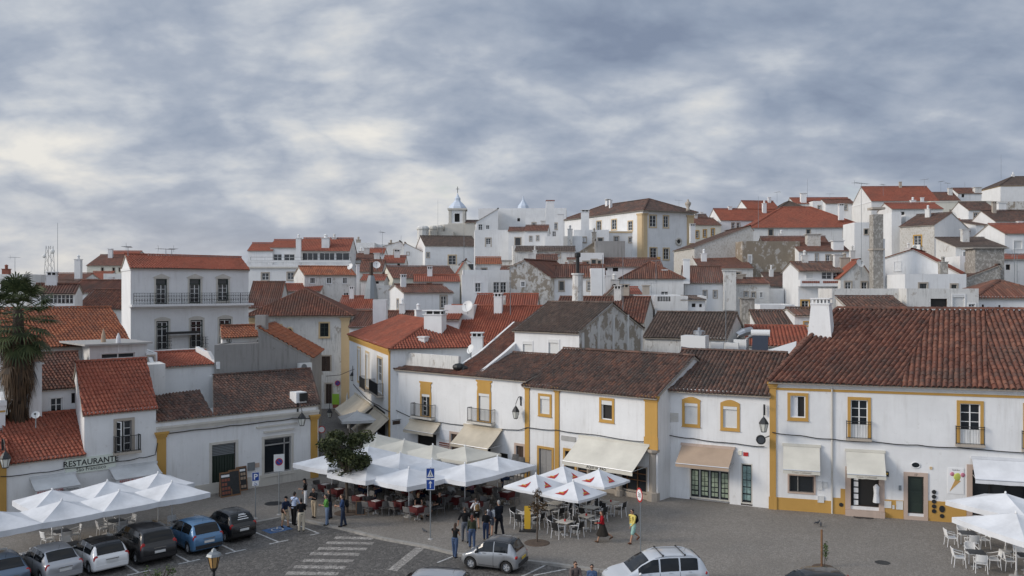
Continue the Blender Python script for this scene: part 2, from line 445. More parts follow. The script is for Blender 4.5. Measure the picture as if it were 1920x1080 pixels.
def sash(pl, u0, u1, z0, z1, parent, mat='wood_white', cols=2, rows=3, t=.055, o=-.13, pane='glass', panel=0.0):
    zp = z0+panel*(z1-z0)
    if panel:
        mb = MB()
        for c in range(cols):
            a = u0+(u1-u0)*c/cols; b = u0+(u1-u0)*(c+1)/cols
            mb.pbox(pl, a+.01, b-.01, z0, zp, o-.03, o+.02); mb.pbox(pl, a+t*1.4, b-t*1.4, z0+t*1.4, zp-t, o+.02, o+.035)
        mb.build('lower_panel', mat, parent)
    mb = MB().frame(pl, u0, u1, zp, z1, t, o-.02, o+.03)
    for c in range(1, cols): x = u0+(u1-u0)*c/cols; mb.pbox(pl, x-t*.6, x+t*.6, zp+t, z1-t, o-.015, o+.033)
    for r in range(1, rows): z = zp+(z1-zp)*r/rows; mb.pbox(pl, u0+t, u1-t, z-t*.3, z+t*.3, o-.01, o+.026)
    mb.build('sash', mat, parent)
    MB().face([pl.pt(u0, zp, o), pl.pt(u1, zp, o), pl.pt(u1, z1, o), pl.pt(u0, z1, o)]).build('pane', pane, parent)
def window(pl, rc, style, parent, name='window', **k):
    """style: surround letter + filling: w sash, W dark sash, b roller blind, o open dark, d door, D grey door, x nothing"""
    u0, u1, z0, z1 = rc; s, fil = style[0], style[1] if len(style) > 1 else 'w'
    wd = (u1-u0); mb = MB()
    if s in SUR:
        m, t = SUR[s]; t = min(t, wd*.28)
        mb.frame(pl, u0-t, u1+t, z0-(t if fil not in 'dDl' else 0), z1+t, t, .0, .045, bottom=fil not in 'dDl')
        if fil not in 'dDl' and wd > .5: mb.pbox(pl, u0-t-.03, u1+t+.03, z0-t-.035, z0-t, 0, .09)
        w = mb.build(name, m, parent)
    else:
        mb.frame(pl, u0, u1, z0, z1, min(.04, wd*.1), -.14, -.06); w = mb.build(name, 'wood_dark', parent)
    if fil == 'w': sash(pl, u0, u1, z0, z1, w, cols=2, rows=k.get('rows', 2 if z1-z0 < 1.1 else 3))
    elif fil == 'W': sash(pl, u0, u1, z0, z1, w, 'wood_dark', 2, 2)
    elif fil == 'G': sash(pl, u0, u1, z0, z1, w, 'wood_green', 2, 3)
    elif fil == 'l': sash(pl, u0, u1, z0, z1, w, cols=2, rows=3, panel=.32)
    elif fil == 'v':
        n = max(2, round(wd/.9)); sash(pl, u0, u1, z0, z1, w, cols=n, rows=1, t=.06)
    elif fil == 'b':
        b = MB().pbox(pl, u0, u1, z0, z1-.16, -.12, -.07)
        z = z0+.05
        while z < z1-.25: b.pbox(pl, u0+.01, u1-.01, z, z+.01, -.07, -.062); z += .055
        b.build('roller_blind', 'blind', w); MB().pbox(pl, u0, u1, z1-.19, z1, -.12, .03).build('blind_box', 'blind', w)
    elif fil == 'o': MB().face([pl.pt(u0, z0, -.16), pl.pt(u1, z0, -.16), pl.pt(u1, z1, -.16), pl.pt(u0, z1, -.16)]).build('pane', 'darkroom', w)  # open window: dark sheet coloured as the unlit room, no glass
    elif fil == 's':
        b = MB().face([pl.pt(u0, z0, -.16), pl.pt(u1, z0, -.16), pl.pt(u1, z1, -.16), pl.pt(u0, z1, -.16)]); b.build('pane', 'darkroom', w)
        b = MB(); n = max(3, int(wd/.16))
        for i in range(1, n): x = u0+wd*i/n; b.pbox(pl, x-.025, x+.025, z0, z1, -.1, -.05)
        b.build('bars', 'white', w)
    elif fil in 'dD':
        m = {'d': 'wood_dark', 'D': 'cement'}[fil]; b = MB()
        for c in range(2):
            a = u0+wd*c/2; q = u0+wd*(c+1)/2; b.pbox(pl, a+.01, q-.01, z0, z1, -.13, -.08)
            for zz0, zz1 in ((.06, .42), (.47, .94)): b.pbox(pl, a+.1, q-.1, z0+(z1-z0)*zz0, z0+(z1-z0)*zz1, -.08, -.065)
        b.build('door_leaf', m, w)
    return w
def railing(pl, u0, u1, z0, z1, o, parent, mat='iron', step=.11, ret=True, name='railing', r=.012, mid=None):
    mb = MB()
    def run(a, b):
        L = (b-a).length; n = max(1, int(L/step))
        mb.tube([a+Vector((0, 0, z1)), b+Vector((0, 0, z1))], .022, 5); mb.tube([a+Vector((0, 0, z0+.06)), b+Vector((0, 0, z0+.06))], .016, 4)
        for zz in mid or (): mb.tube([a+Vector((0, 0, zz)), b+Vector((0, 0, zz))], .014, 4)
        for i in range(n+1):
            p = a+(b-a)*i/n; mb.tube([p+Vector((0, 0, z0)), p+Vector((0, 0, z1))], r if i not in (0, n) else r*2, 4, cap=False)
    a, b = pl.pt(u0, 0, o), pl.pt(u1, 0, o); run(a, b)
    if ret: run(pl.pt(u0, 0, .0), a); run(pl.pt(u1, 0, .0), b)
    return mb.build(name, mat, parent)
def balcony(pl, u0, u1, z, h, dep, parent, slabmat='stone', **k):
    w = MB().pbox(pl, u0-.05, u1+.05, z-.14, z, 0, dep+.06).build('balcony', slabmat, parent)
    railing(pl, u0, u1, z, z+h, dep, w, **k); return w
def chimney(parent, c, w, d, z0, z1, mat='white', rz=0.0, style='slot', cap=None, name='chimney'):
    mb = MB().box((c[0], c[1], (z0+z1)/2), (w, d, z1-z0), rz)
    cm = cap or mat
    if style == 'slot':
        mb.box((c[0], c[1], z1+.03), (w*1.14, d*1.14, .07), rz)
        ca, sa = math.cos(rz), math.sin(rz)
        for sx in (-1, 0, 1):
            for sy in (-1, 1):
                x, y = sx*w*.42, sy*d*.42; mb.box((c[0]+ca*x-sa*y, c[1]+sa*x+ca*y, z1+.19), (.09, .09, .26), rz)
        mb.box((c[0], c[1], z1+.36), (w*1.18, d*1.18, .08), rz)
    elif style == 'cap':
        mb.box((c[0], c[1], z1+.05), (w*1.25, d*1.25, .1), rz)
    elif style == 'pot':
        mb.box((c[0], c[1], z1+.04), (w*1.2, d*1.2, .08), rz); mb.lathe((c[0], c[1], z1+.08), [(w*.22, 0), (w*.22, .4), (w*.32, .42), (w*.1, .6)], 8)
    elif style == 'taper':
        pass
    o = mb.build(name, mat, parent)
    if style == 'slot': MB().box((c[0], c[1], z1+.19), (w*.75, d*.75, .25), rz).build('flue', 'darkroom', o)
    return o
def aerial(x, y, z0, z1, label, yagi=True, rz=0.0, group='aerials and masts on the roofs'):
    r = empty('aerial', (x, y, z0), label, 'aerial', group)
    MB().tube([(x, y, z0), (x, y, z1)], [.035, .022], 5).build('mast', 'galv', r)
    if yagi:
        mb = MB(); L = .9 if z1-z0 < 6 else 1.3; d = Vector((math.cos(rz), math.sin(rz), 0)); n = Vector((-d.y, d.x, 0)); p = Vector((x, y, z1-.05))
        mb.tube([p-d*L, p+d*L], .02, 4)
        for i in range(7):
            q = p+d*L*(-.95+i*.31); mb.tube([q-n*(.42-.03*i), q+n*(.42-.03*i)], .014, 4)
        for i in (-1, 1): mb.tube([p-d*L*.9, p-d*L*1.0+Vector((0, 0, .32*i))], .014, 4)
        mb.build('antenna', 'galv', r)
    return r
def dish(loc, az, rad, label, mat='acwhite'):
    r = empty('satellite_dish', loc, label, 'satellite dish', 'satellite dishes on the roofs'); p = Vector(loc)
    f = Vector((math.sin(az), -math.cos(az), .45)).normalized(); sd = f.cross(Vector((0, 0, 1))).normalized(); up = sd.cross(f)
    c = p+Vector((0, 0, .75)); mb = MB(); prev = None; mb2 = []
    for k in range(5):
        rr = rad*k/4; row = [c+f*(.22*rad*(k/4)**2)+(sd*math.cos(q*PI/8)+up*math.sin(q*PI/8))*rr for q in range(16)]
        mb2.append(row)
    for k in range(1, 5):
        for q in range(16): mb.face([mb2[k-1][q], mb2[k][q], mb2[k][(q+1) % 16], mb2[k-1][(q+1) % 16]])
    mb.build('reflector', mat, r, smooth=True)
    MB().tube([p, c-f*.03], .03, 5).tube([c-up*rad*.9, c+f*rad*.9], .015, 4).build('bracket', 'galv', r); MB().box(c+f*rad*.9, (.09, .09, .09)).build('receiver', 'black_paint', r)
    return r
# ------------------------------------------------------------------ a house
HOUSES = {}
def house(label, xl, Y, xr, eave, ridge=None, rise=None, ang=0.0, bang=None, dep=8.0, kind='gable', wm='white', rm='old', name='house', cat='house',
          wins=(), rf=.5, base=None, oh=.28, ohs=.1, det=None, apex=.5, eaveR=None, per=.25, chim=(), rag=1.0, zeave=None, zridge=None, fascia=None, A=None, Wd=None, group=None, floor=None, par=.45, holes=(), auto=True):
    d = unit(ang); A = P(xl, Y) if A is None else Vector(A); pf = Pl(A, d)
    W = Wd or pf.u(xr); b = unit(ang+90 if bang is None else bang)*dep
    B = A+d*W; C = B+b; D = A+b
    zE = zeave if zeave is not None else Zp(eave, Y)
    Rm = A+d*W*(apex if kind == 'cross' else .5)+b*(0 if kind == 'cross' else rf if kind in ('gable', 'hip') else 1)
    if kind != 'flat':
        if zridge is None: zridge = Zp(ridge, Rm.y) if ridge is not None else zE+(rise or 1.5)
    z0 = base if base is not None else min(terr(*p) for p in (A, B, C, D))-.6
    z0 = min(z0, zE-2.5)
    zR = zE if eaveR is None else Zp(eaveR, B.y)
    loc = (A.x, A.y, z0); root = empty(name, loc, label, cat, group)
    planes = {'f': pf, 'r': Pl(B, C-B), 'l': Pl(D, A-D), 'b': Pl(C, D-C)}
    Ls = {'f': W, 'r': dep, 'l': dep, 'b': W}
    wl = []
    for w in wins:
        side = w[5] if len(w) > 5 else 'f'; rc = planes[side].rect(*w[:4]); rc = (min(rc[0], rc[1]), max(rc[0], rc[1]), rc[2], rc[3]); wl.append((side, rc, w[4]))
    if not wins and auto and A.y > 82 and W > 3 and wm not in ('bare', 'cement', 'rubble', 'weathered', 'limerubble', 'stone', 'palestone'):
        rr = random.Random(label+'w'); n_ = rr.choice((1, 2, 2, 3)); sty = rr.choice(('gw', 'ww', 'xo', 'gG', 'gw', 'yw'))
        for k in range(n_):
            if rr.random() < .2: continue
            u = W*(k+.5)/n_+rr.uniform(-.4, .4); ww = rr.uniform(.55, .85); hh = rr.choice((.8, 1.1, 1.4)); z1 = zE-(par if kind == 'flat' else 0)-rr.uniform(.45, .8)
            if ww < u < W-ww: wl.append(('f', (u-ww/2, u+ww/2, z1-hh, z1), sty))
        if dep > 5 and rr.random() < .7: sd = 'r' if ang < 0 else 'l'; u = dep*rr.uniform(.3, .7); wl.append((sd, (u-.35, u+.35, zE-2.0, zE-.9), sty))
    zt = {'f': zE, 'r': zE, 'l': zE, 'b': zE}
    if kind == 'cross':
        zt['f'] = zt['b'] = min(zE, zR); zt['r'] = zR if apex < .98 else zridge
        if apex < .02: zt['l'] = zridge
    if kind == 'shed': zt['r'] = zt['l'] = zE; zt['b'] = zridge
    mb = MB()
    mb.cm = 0
    for sd in 'frlb':
        hs = [rc for s, rc, st in wl if s == sd]
        zz = zt[sd]
        hs_in = [h for h in hs if h[3] < zz-.01]
        wallface(mb, planes[sd], 0, Ls[sd], z0, zz, hs_in+[h for h in holes if h[4] == sd])
    v3 = lambda p, z: Vector((p.x, p.y, z))
    h = det
    if h is None:
        my = min(A.y, B.y); h = 2 if my < 76 else (1 if my < 118 else 0)
    polys = []; caps = []
    dn = Vector((d.x, d.y, 0)); bn = Vector((b.x, b.y, 0)).normalized()
    if kind == 'gable':
        Ra, Rb = A+b*rf, B+b*rf
        mb.face([v3(B, zE), v3(C, zE), v3(Rb, zridge)]); mb.face([v3(D, zE), v3(A, zE), v3(Ra, zridge)])
        sf = (v3(A, zE)-v3(Ra, zridge)).normalized(); sb = (v3(D, zE)-v3(Ra, zridge)).normalized(); s = dn*ohs
        polys = [[v3(A, zE)+sf*oh-s, v3(B, zE)+sf*oh+s, v3(Rb, zridge)+s, v3(Ra, zridge)-s], [v3(C, zE)+sb*oh+s, v3(D, zE)+sb*oh-s, v3(Ra, zridge)-s, v3(Rb, zridge)+s]]
        caps = [(v3(Ra, zridge+.05)-s, v3(Rb, zridge+.05)+s)]
    elif kind == 'shed':
        mb.face([v3(B, zE), v3(C, zE), v3(C, zridge)]); mb.face([v3(D, zE), v3(A, zE), v3(D, zridge)])
        sf = (v3(A, zE)-v3(D, zridge)).normalized(); s = dn*ohs
        polys = [[v3(A, zE)+sf*oh-s, v3(B, zE)+sf*oh+s, v3(C, zridge)+s, v3(D, zridge)-s]]
        caps = [(v3(D, zridge+.04)-s, v3(C, zridge+.04)+s)]
    elif kind == 'cross':
        Rf, Rk = A+d*W*apex, D+d*W*apex; zl = zE
        for a_, b_, c_, e_ in ((A, B, Rf, 1), (C, D, Rk, 0)):
            mb.face([v3(A if e_ else D, zl), v3(B if e_ else C, zR), v3(c_, zridge)] if abs(zl-zR) < 1e-6 else [v3(A if e_ else D, min(zl, zR)), v3(B if e_ else C, min(zl, zR)), v3(B if e_ else C, zR), v3(c_, zridge), v3(A if e_ else D, zl)])
        s = bn*ohs
        if apex > .02:
            sl_ = (v3(A, zl)-v3(Rf, zridge)).normalized(); polys.append([v3(D, zl)+sl_*oh+s, v3(A, zl)+sl_*oh-s, v3(Rf, zridge)-s, v3(Rk, zridge)+s])
        if apex < .98:
            sr = (v3(B, zR)-v3(Rf, zridge)).normalized(); polys.append([v3(B, zR)+sr*oh-s, v3(C, zR)+sr*oh+s, v3(Rk, zridge)+s, v3(Rf, zridge)-s])
        caps = [(v3(Rf, zridge+.05)-s, v3(Rk, zridge+.05)+s)]
    elif kind == 'hip':
        q = min(.5, apex*dep/W) if W > dep else .5
        e = lambda p: p
        cx = (A+C)/2; ex = oh/ max(W, dep)*2
        O = [p+(p-cx)*ex for p in (A, B, C, D)]
        hl = max(0.0, .5-apex*min(W, dep)/max(W, dep))
        if W >= dep: R0, R1 = (A+D)/2+d*W*(.5-hl), (A+D)/2+d*W*(.5+hl)
        else: R0, R1 = (A+B)/2+b*(.5-hl), (A+B)/2+b*(.5+hl)
        zo = zE-.12; a3, b3, c3, d3 = [v3(p, zo) for p in O]; r0, r1 = v3(R0, zridge), v3(R1, zridge)
        if W >= dep: polys = [[a3, b3, r1, r0], [b3, c3, r1], [c3, d3, r0, r1], [d3, a3, r0]]; caps = [(r0, r1), (a3, r0), (b3, r1), (c3, r1), (d3, r0)]
        else: polys = [[a3, b3, r0], [b3, c3, r1, r0], [c3, d3, r1], [d3, a3, r0, r1]]; caps = [(r0, r1), (a3, r0), (b3, r0), (c3, r1), (d3, r1)]
        if (r1-r0).length < .05:
            polys = [[a3, b3, r0], [b3, c3, r0], [c3, d3, r0], [d3, a3, r0]]; caps = caps[1:]
        caps = [(p, q_) if (p-q_).length > .1 else None for p, q_ in caps]; caps = [c for c in caps if c]
    elif kind == 'flat':
        mb.face([v3(A, zE-par), v3(B, zE-par), v3(C, zE-par), v3(D, zE-par)])
        t = .22; ia, ib = A+d*t+b.normalized()*t, B-d*t+b.normalized()*t; ic, id_ = C-d*t-b.normalized()*t, D+d*t-b.normalized()*t
        ou, inn = [A, B, C, D], [ia, ib, ic, id_]
        for k in range(4):
            p, q_, r_, s_ = ou[k], ou[(k+1) % 4], inn[(k+1) % 4], inn[k]
            mb.face([v3(p, zE), v3(q_, zE), v3(r_, zE), v3(s_, zE)]); mb.face([v3(s_, zE-par), v3(s_, zE), v3(r_, zE), v3(r_, zE-par)])
    wo = mb.build('wall', wm, root)
    ro = None
    if polys: ro = roofobj(polys, rm, root, per=per, det=h, caps=caps if h else caps, rag=rag, capr=.11 if h == 2 else .14)
    if fascia:
        m = MB()
        for sd in 'frl': m.pbox(planes[sd], -.06 if sd == 'f' else 0, Ls[sd]+(.06 if sd == 'f' else 0), zE-.32, zE-.06, 0, .07)
        m.build('cornice', fascia, root)
    if floor:
        m = MB()
        for zz in floor: m.pbox(pf, 0, W, zz-.1, zz+.1, 0, .06)
        m.build('string_course', fascia or wm, root)
    for sd, rc, st in wl: window(planes[sd], rc, st, root, name='door' if st[1:2] in ('d', 'D') else 'window')
    for c in chim:
        # (px, py_top, py_bottom, width_px, mat, style, t) : t = fraction of depth behind the facade
        px, pt_, pb, wpx, cm, st = c[:6]; t = c[6] if len(c) > 6 else rf*.8
        q = A+b*t; Yc = Pl(q, d).Y(px); w = wpx/F*Yc; xy = P(px, Yc)
        chimney(ro or wo, xy, w, w*.8, Zp(pb, Yc)-.8, Zp(pt_, Yc), cm, math.radians(ang), st)
    if not chim and kind in ('gable', 'hip', 'shed', 'cross') and A.y > 82 and polys and W > 3.2:
        rr = random.Random(label)
        for k in range(rr.choice((0, 1, 1, 2))):
            q = A+d*W*rr.uniform(.12, .88)+b*rr.uniform(.35, .75); w = rr.uniform(.5, .95); zt_ = zridge+rr.uniform(.35, 1.15)
            chimney(ro, q, w, w*.75, zt_-2.6, zt_, rr.choice(('white', 'white', 'white2', 'white_old', 'stone')), math.radians(ang), rr.choice(('cap', 'pot', 'slot', 'cap')), rr.choice((None, 'brickred')))
    R = dict(root=root, pl=planes, W=W, A=A, B=B, C=C, D=D, d=d, b=b, zE=zE, zridge=zridge, roof=ro, wall=wo, z0=z0)
    HOUSES[label] = R
    return R
# ------------------------------------------------------------------ the buildings round the square
def place(mesh_from, label): pass
LL = Pl((-19.2, 56.7), unit(43.5)); SB = 121.5
def LYb(px, t): # facade line of the left block shifted back by t metres
    q = unit(SB)*t; return Pl(LL.A+q, LL.d).Y(px)
def awning(parent, pl, xt0, yt0, xt1, yt1, out, drop, mat='canvas_ivory', val=.22, words=None, tcol='cable_black', tsize=.2, name='awning'):
    """fabric awning: top edge on the wall at pixels, projecting out and down"""
    u0, z0 = pl.hit(xt0, yt0); u1, z1 = pl.hit(xt1, yt1); z = (z0+z1)/2; d = Vector((pl.d.x, pl.d.y, 0)); mb = MB()
    n = 10; rows = []
    for j in range(5):
        t = j/4; rows.append([pl.pt(u0+(u1-u0)*i/n, z-drop*t-.05*math.sin(PI*t)-.015*math.sin(PI*i/n)*t, .06+out*t) for i in range(n+1)])
    rows.append([p-Vector((0, 0, val+.012*math.sin(k*2.1))) for k, p in enumerate(rows[-1])])
    for j in range(5):
        for i in range(n): mb.face([rows[j][i], rows[j+1][i], rows[j+1][i+1], rows[j][i+1]])
    a = mb.build(name, mat, parent, weld=True)
    MB().pbox(pl, u0-.06, u1+.06, z-.05, z+.1, 0, .13).build('cassette', mat if mat != 'canvas_tan' else 'rose_stone', a)
    MB().tube([pl.pt(u0, z-drop, out+.06), pl.pt(u1, z-drop, out+.06)], .03, 6).build('front_bar', 'alu', a)
    for u in (u0+.05, u1-.05): MB().tube([pl.pt(u, z-drop*.95, .05), pl.pt(u, z-drop, out+.04)], .022, 5).build('arm', 'alu', a)
    if words: text(words, tsize, tcol, a, pl.mat((u0+u1)/2, z-drop-val*.78, out+.075), name='lettering')
    return a
def text(s, size, mat, parent, M, name='lettering', ext=.004, align='CENTER', bold=0.0):
    cu = bpy.data.curves.new('t', 'FONT'); cu.body = s; cu.size = size; cu.extrude = ext; cu.align_x = align; cu.offset = bold; cu.resolution_u = 2
    o = bpy.data.objects.new('t', cu); me = evald(o)
    bpy.data.objects.remove(o); bpy.data.curves.remove(cu); me.transform(M); me.materials.clear(); me.materials.append(MT[mat])
    r = bpy.data.objects.new(name, me); COL.objects.link(r)
    if parent is not None: kid(r, parent)
    return r
def lantern(pl, px, py, out, label, z=None):
    """wall lantern hanging from a curved iron bracket; px,py = middle of the lamp"""
    Y = pl.Y(px)-abs(pl.n.y)*out; x, zc = ray(px)*Y, Zp(py, Y)
    c = Vector((x, Y, zc)); q = Vector((c.x, c.y)); u = (q-pl.A).dot(pl.d); w = pl.pt(u, zc+.95, 0)
    r = empty('wall_lantern', w, label, 'street lamp', 'iron wall lanterns')
    top = c+Vector((0, 0, .62)); mid = (w+top)/2+Vector((0, 0, .28))
    MB().tube([w, (w+mid)/2+Vector((0, 0, .1)), mid, (mid+top)/2+Vector((0, 0, .02)), top, c+Vector((0, 0, .45))], .025, 5).tube([w-Vector((0, 0, .4)), (w+mid)/2, mid], .018, 4).pbox(pl, u-.06, u+.06, zc+.45, zc+1.1, 0, .04).build('bracket', 'iron', r)
    MB().lathe(c, [(.30, .08), (.27, .16), (.13, .38), (.05, .46), (.03, .52)], 6).build('hood', 'iron', r)
    MB().lathe(c, [(.15, -.38), (.26, .08)], 6).build('lamp_glass', 'lamp_glass', r)
    fr = MB()
    for k in range(6):
        a = 2*PI*k/6+PI/6; fr.tube([c+Vector((.155*math.cos(a), .155*math.sin(a), -.38)), c+Vector((.267*math.cos(a), .267*math.sin(a), .08))], .014, 4)
    fr.lathe(c, [(.16, -.42), (.16, -.37)], 6).build('lamp_frame', 'iron', r)
    return r
def cable(label, pts, r=.03, name='power_cable'):
    """pts: (plane, px, py, off)"""
    P_ = [pl.at(px, py, o) for pl, px, py, o in pts]; out = []
    for i in range(len(P_)-1):
        for k in range(4):
            t = k/4; p = P_[i].lerp(P_[i+1], t); p.z -= .05*math.sin(PI*t)+.01*math.sin(i*3+k*2); out.append(p)
    out.append(P_[-1]); o = MB().tube(out, r, 6).build(name, 'cable_black'); return tag(o, label, 'cable', 'cables strung along the fronts')
def wallbox(pl, x0, y0, x1, y1, parent, mat='blind', name='meter_box', o=.06):
    u0, u1, z0, z1 = pl.rect(x0, y0, x1, y1); mb = MB().pbox(pl, u0, u1, z0, z1, 0, o); mb.frame(pl, u0, u1, z0, z1, .03, o, o+.012)
    return mb.build(name, mat, parent)
def pilaster(pl, u0, u1, z0, z1, parent, mat='ochre', cap=True, o=.07):
    mb = MB().pbox(pl, u0, u1, z0, z1, 0, o).pbox(pl, u0-.05, u1+.05, z0, z0+.75, o-.03, o+.03)
    if cap:
        for k in range(3): mb.pbox(pl, u0-.05*(k+1), u1+.05*(k+1), z1-.36+.12*k, z1-.24+.12*k, 0, o+.05*(k+1))
    return mb.build('pilaster', mat, parent)
# ---- left block -------------------------------------------------------------
r = house('white house with a terracotta pantile lean-to roof at the left edge behind the awnings', -60, LL.Y(-60), 12, 0, zeave=4.1, rise=.9, ang=43.5, bang=SB, dep=4, kind='shed', rm='red', base=0)
u = r['pl']['f'].u(4); pilaster(r['pl']['f'], u-.55, u+.2, 0, 4.0, r['root'])
r2 = house('white upper block with an ochre line above the leftmost lantern', -60, LYb(-60, 3.9), 10, 0, zeave=6.7, ang=43.5, bang=SB, dep=5, kind='flat', fascia='white', base=3)
m = MB().pbox(r2['pl']['f'], 0, r2['W'], 6.0, 6.1, 0, .03).build('string_course', 'ochre', r2['root'])
REST = house('low white restaurant wing under a red tile roof', 12, LL.Y(12), 158, 0, zeave=3.72, zridge=5.55, ang=43.5, bang=SB, dep=5, kind='shed', rm='red', base=0, per=.22, wins=[(60, 940, 90, 985, 'xo'), (95, 945, 130, 985, 'xo')])
f = REST['pl']['f']
HI = house('two storey white house with red tile roof and one french window', 158, LL.Y(158), 292.5, 0, zeave=6.02, zridge=8.66, ang=43.5, bang=SB, dep=8.4, kind='gable', rm='red', base=0, per=.22, oh=.22,
           wins=[(218, 789, 247, 846, 'xx')])
hf = HI['pl']['f']; rc = hf.rect(218, 789, 247, 846); w = window(hf, rc, 'gx', HI['root']); um = (rc[0]+rc[1])/2
sash(hf, um, rc[1], rc[2], rc[3], w, cols=1, rows=4); MB().face([hf.pt(rc[0], rc[2], -.17), hf.pt(um, rc[2], -.17), hf.pt(um, rc[3], -.17), hf.pt(rc[0], rc[3], -.17)]).build('pane', 'darkroom', w)  # open half: dark sheet painted for the room's shade
lf = MB(); a = hf.pt(rc[0]+.03, 0, -.1); b = a+Vector((hf.n.x*.45+hf.d.x*.15, hf.n.y*.45+hf.d.y*.15, 0)); pv = Pl(a, b-a); sash(pv, 0, .48, rc[2], rc[3], w, cols=1, rows=4, o=0)
balcony(hf, hf.u(213), hf.u(259), rc[2], .95, .38, HI['root'])
pw = MB()
for s_ in (0, 1): pass
BIG = house('long low white building with shuttered openings and an old brown tile roof', 292.5, LL.Y(292.5), 597, 0, zeave=5.12, ang=43.5, bang=110, dep=9, kind='flat', par=.35, base=0, wins=[(397, 832, 442, 916, 'xx'), (495, 820, 546, 886, 'xx')])
bf = BIG['pl']['f']; br = BIG['root']; Lb = BIG['W']
for rc_, wid in ((bf.rect(397, 832, 442, 916), .32), (bf.rect(495, 820, 546, 886), .22)):
    w = window(bf, rc_, 'tx', br, name='door' if wid > .3 else 'window'); u0, u1, z0, z1 = rc_
    if wid > .3:
        z0 = .1; b = MB()
        for i in range(9): x = u0+(u1-u0)*(i+.5)/9; b.pbox(bf, x-.07, x+.07, z0, z1-.75, -.15, -.1)
        b.pbox(bf, u0, u1, z0, z1, -.17, -.15); b.build('shutter', 'wood_green', w)
        b = MB()
        for i in range(7): b.pbox(bf, u0, u1, z1-.72+i*.1, z1-.66+i*.1, -.15, -.09)
        b.build('roller_grille', 'galv', w)
    else:
        MB().face([bf.pt(u0, z0, -.16), bf.pt(u1, z0, -.16), bf.pt(u1, z1, -.16), bf.pt(u0, z1, -.16)]).build('pane', 'glass', w)
        b = MB().frame(bf, u0, u1, z0, z1, .08, -.15, -.05); um = (u0+u1)/2; b.pbox(bf, um+.5, um+.56, z0, z1, -.15, -.05).pbox(bf, u0, u1, z1-.5, z1-.42, -.15, -.05); b.build('sash', 'cement', w)
MB().pbox(bf, 0, Lb, 4.42, 4.62, 0, .08).pbox(bf, 0, Lb, 4.62, 4.74, 0, .16).pbox(bf, 0, Lb, 4.25, 4.33, 0, .04).build('cornice', 'palestone', br)
MB().pbox(bf, 1.2, Lb, 0, .75, 0, .05).build('plinth', 'palestone', br)
pilaster(bf, .05, .6, 0, 4.42, br); pilaster(bf, Lb-.62, Lb-.1, 0, 4.42, br)
MB().pbox(bf, bf.u(480), bf.u(556), Zp(799, LL.Y(518)), Zp(796, LL.Y(518)), 0, .12).pbox(bf, bf.u(494), bf.u(550), Zp(809, LL.Y(518)), Zp(806, LL.Y(518)), 0, .14).build('drip_moulding', 'palestone', br)
wallbox(bf, 464, 867, 477, 882, br, 'galv', 'letter_box'); wallbox(bf, 478, 868, 486, 876, br, 'rose_stone', 'tile_plaque', .03)
v = lambda q, z: Vector((q.x, q.y, z))
du = Vector((bf.d.x, bf.d.y, 0)); ba = Vector((*unit(SB), 0)); bb = Vector((*unit(109), 0))
sl_ = math.tan(math.radians(16.5))
uM = bf.u(400)
def rp(u, t, bk, o=0): p = bf.pt(u, 0)+bk*t; return Vector((p.x, p.y, 5.14+t*sl_+o))
eo = -.12
mid = rp(uM-.3, 6.4, ba)
roofobj([[rp(0, eo, ba), rp(uM, eo, ba), rp(uM, 4.1, ba), rp(0, 3.6, ba)], [rp(uM, eo, bb), rp(Lb+.1, eo, bb), rp(Lb+.1, 6.4, bb), rp(uM, 6.4, bb)]], 'old', br, per=.24, caps=[(rp(uM, 6.4, bb, .05), rp(Lb+.1, 6.4, bb, .05)), (rp(Lb+.1, eo, bb, .06), rp(Lb+.1, 6.4, bb, .06))])
bw = MB(); bw.prism([rp(Lb, 0, bb, -.1), rp(Lb, 6.4, bb, -.1), v(rp(Lb, 6.4, bb), 4.7), v(rp(Lb, 0, bb), 4.7)], du*-.2); bw.ob(v(rp(uM-.3, 6.45, bb), 4.7), du*(Lb-uM+.3), bb*.25, Vector((0, 0, 2.35))); bw.build('parapet', 'white', br)
ACP = (558, 680, 579, 695)
# roof hatch
q = rp(bf.u(561), .75, bb); MB().box((q.x, q.y, q.z+.3), (.8, .9, .75), math.radians(43)).build('roof_hatch', 'white', br)
MB().box((q.x+.26, q.y-.1, q.z+.33), (.55, .75, .55), math.radians(43)).build('hatch_opening', 'darkroom', br)
# behind the left row
LB = lambda t: Pl(LL.A+unit(SB)*t, LL.d)
r = house('small white house with tall chimney stack and dark red roof', 72, LYb(72, 5.3), 156, 728, ridge=662, ang=43.5, bang=SB, dep=9, rm='redold', per=.22, wins=[(95, 746, 117, 772, 'ww'), (134, 737, 141, 756, 'xo')])
xy = P(61, LYb(61, 5.0)); chimney(r['wall'], xy, .85, .75, 4.5, Zp(683, xy.y), 'white', .76, 'cap', 'cement')
r = house('flat roofed white block with a strip window behind the red roof', 168, LYb(168, 8.6), 276, 648, ang=43.5, bang=SB, dep=5, kind='flat', wm='white2', par=.1, wins=[(190, 662, 253, 672, 'wv')])
MB().pbox(r['pl']['f'], -.4, r['W']+.25, r['zE']-.02, r['zE']+.1, -5.2, .35).build('roof_slab', 'concrete', r['root'])
r = house('grey white chimney block beside the red roof', 277, LYb(277, 4.6), 310, 684, ang=43.5, bang=SB, dep=2.2, kind='flat', wm='white2', par=.02, base=4.8, cat='roof structure', name='roof_block')
r = house('narrow white block with a small square window', 275, LYb(275, 8.2), 295, 662, ang=43.5, bang=SB, dep=4, kind='flat', par=.05, wins=[(277, 668, 288, 680, 'gw')])
r = house('white house with scalloped parapet and short bright red roof', 295, LYb(295, 7.2), 403, 688, ridge=660, ang=43.5, bang=SB, dep=7, rm='red', per=.22, oh=.15)
mb = MB()
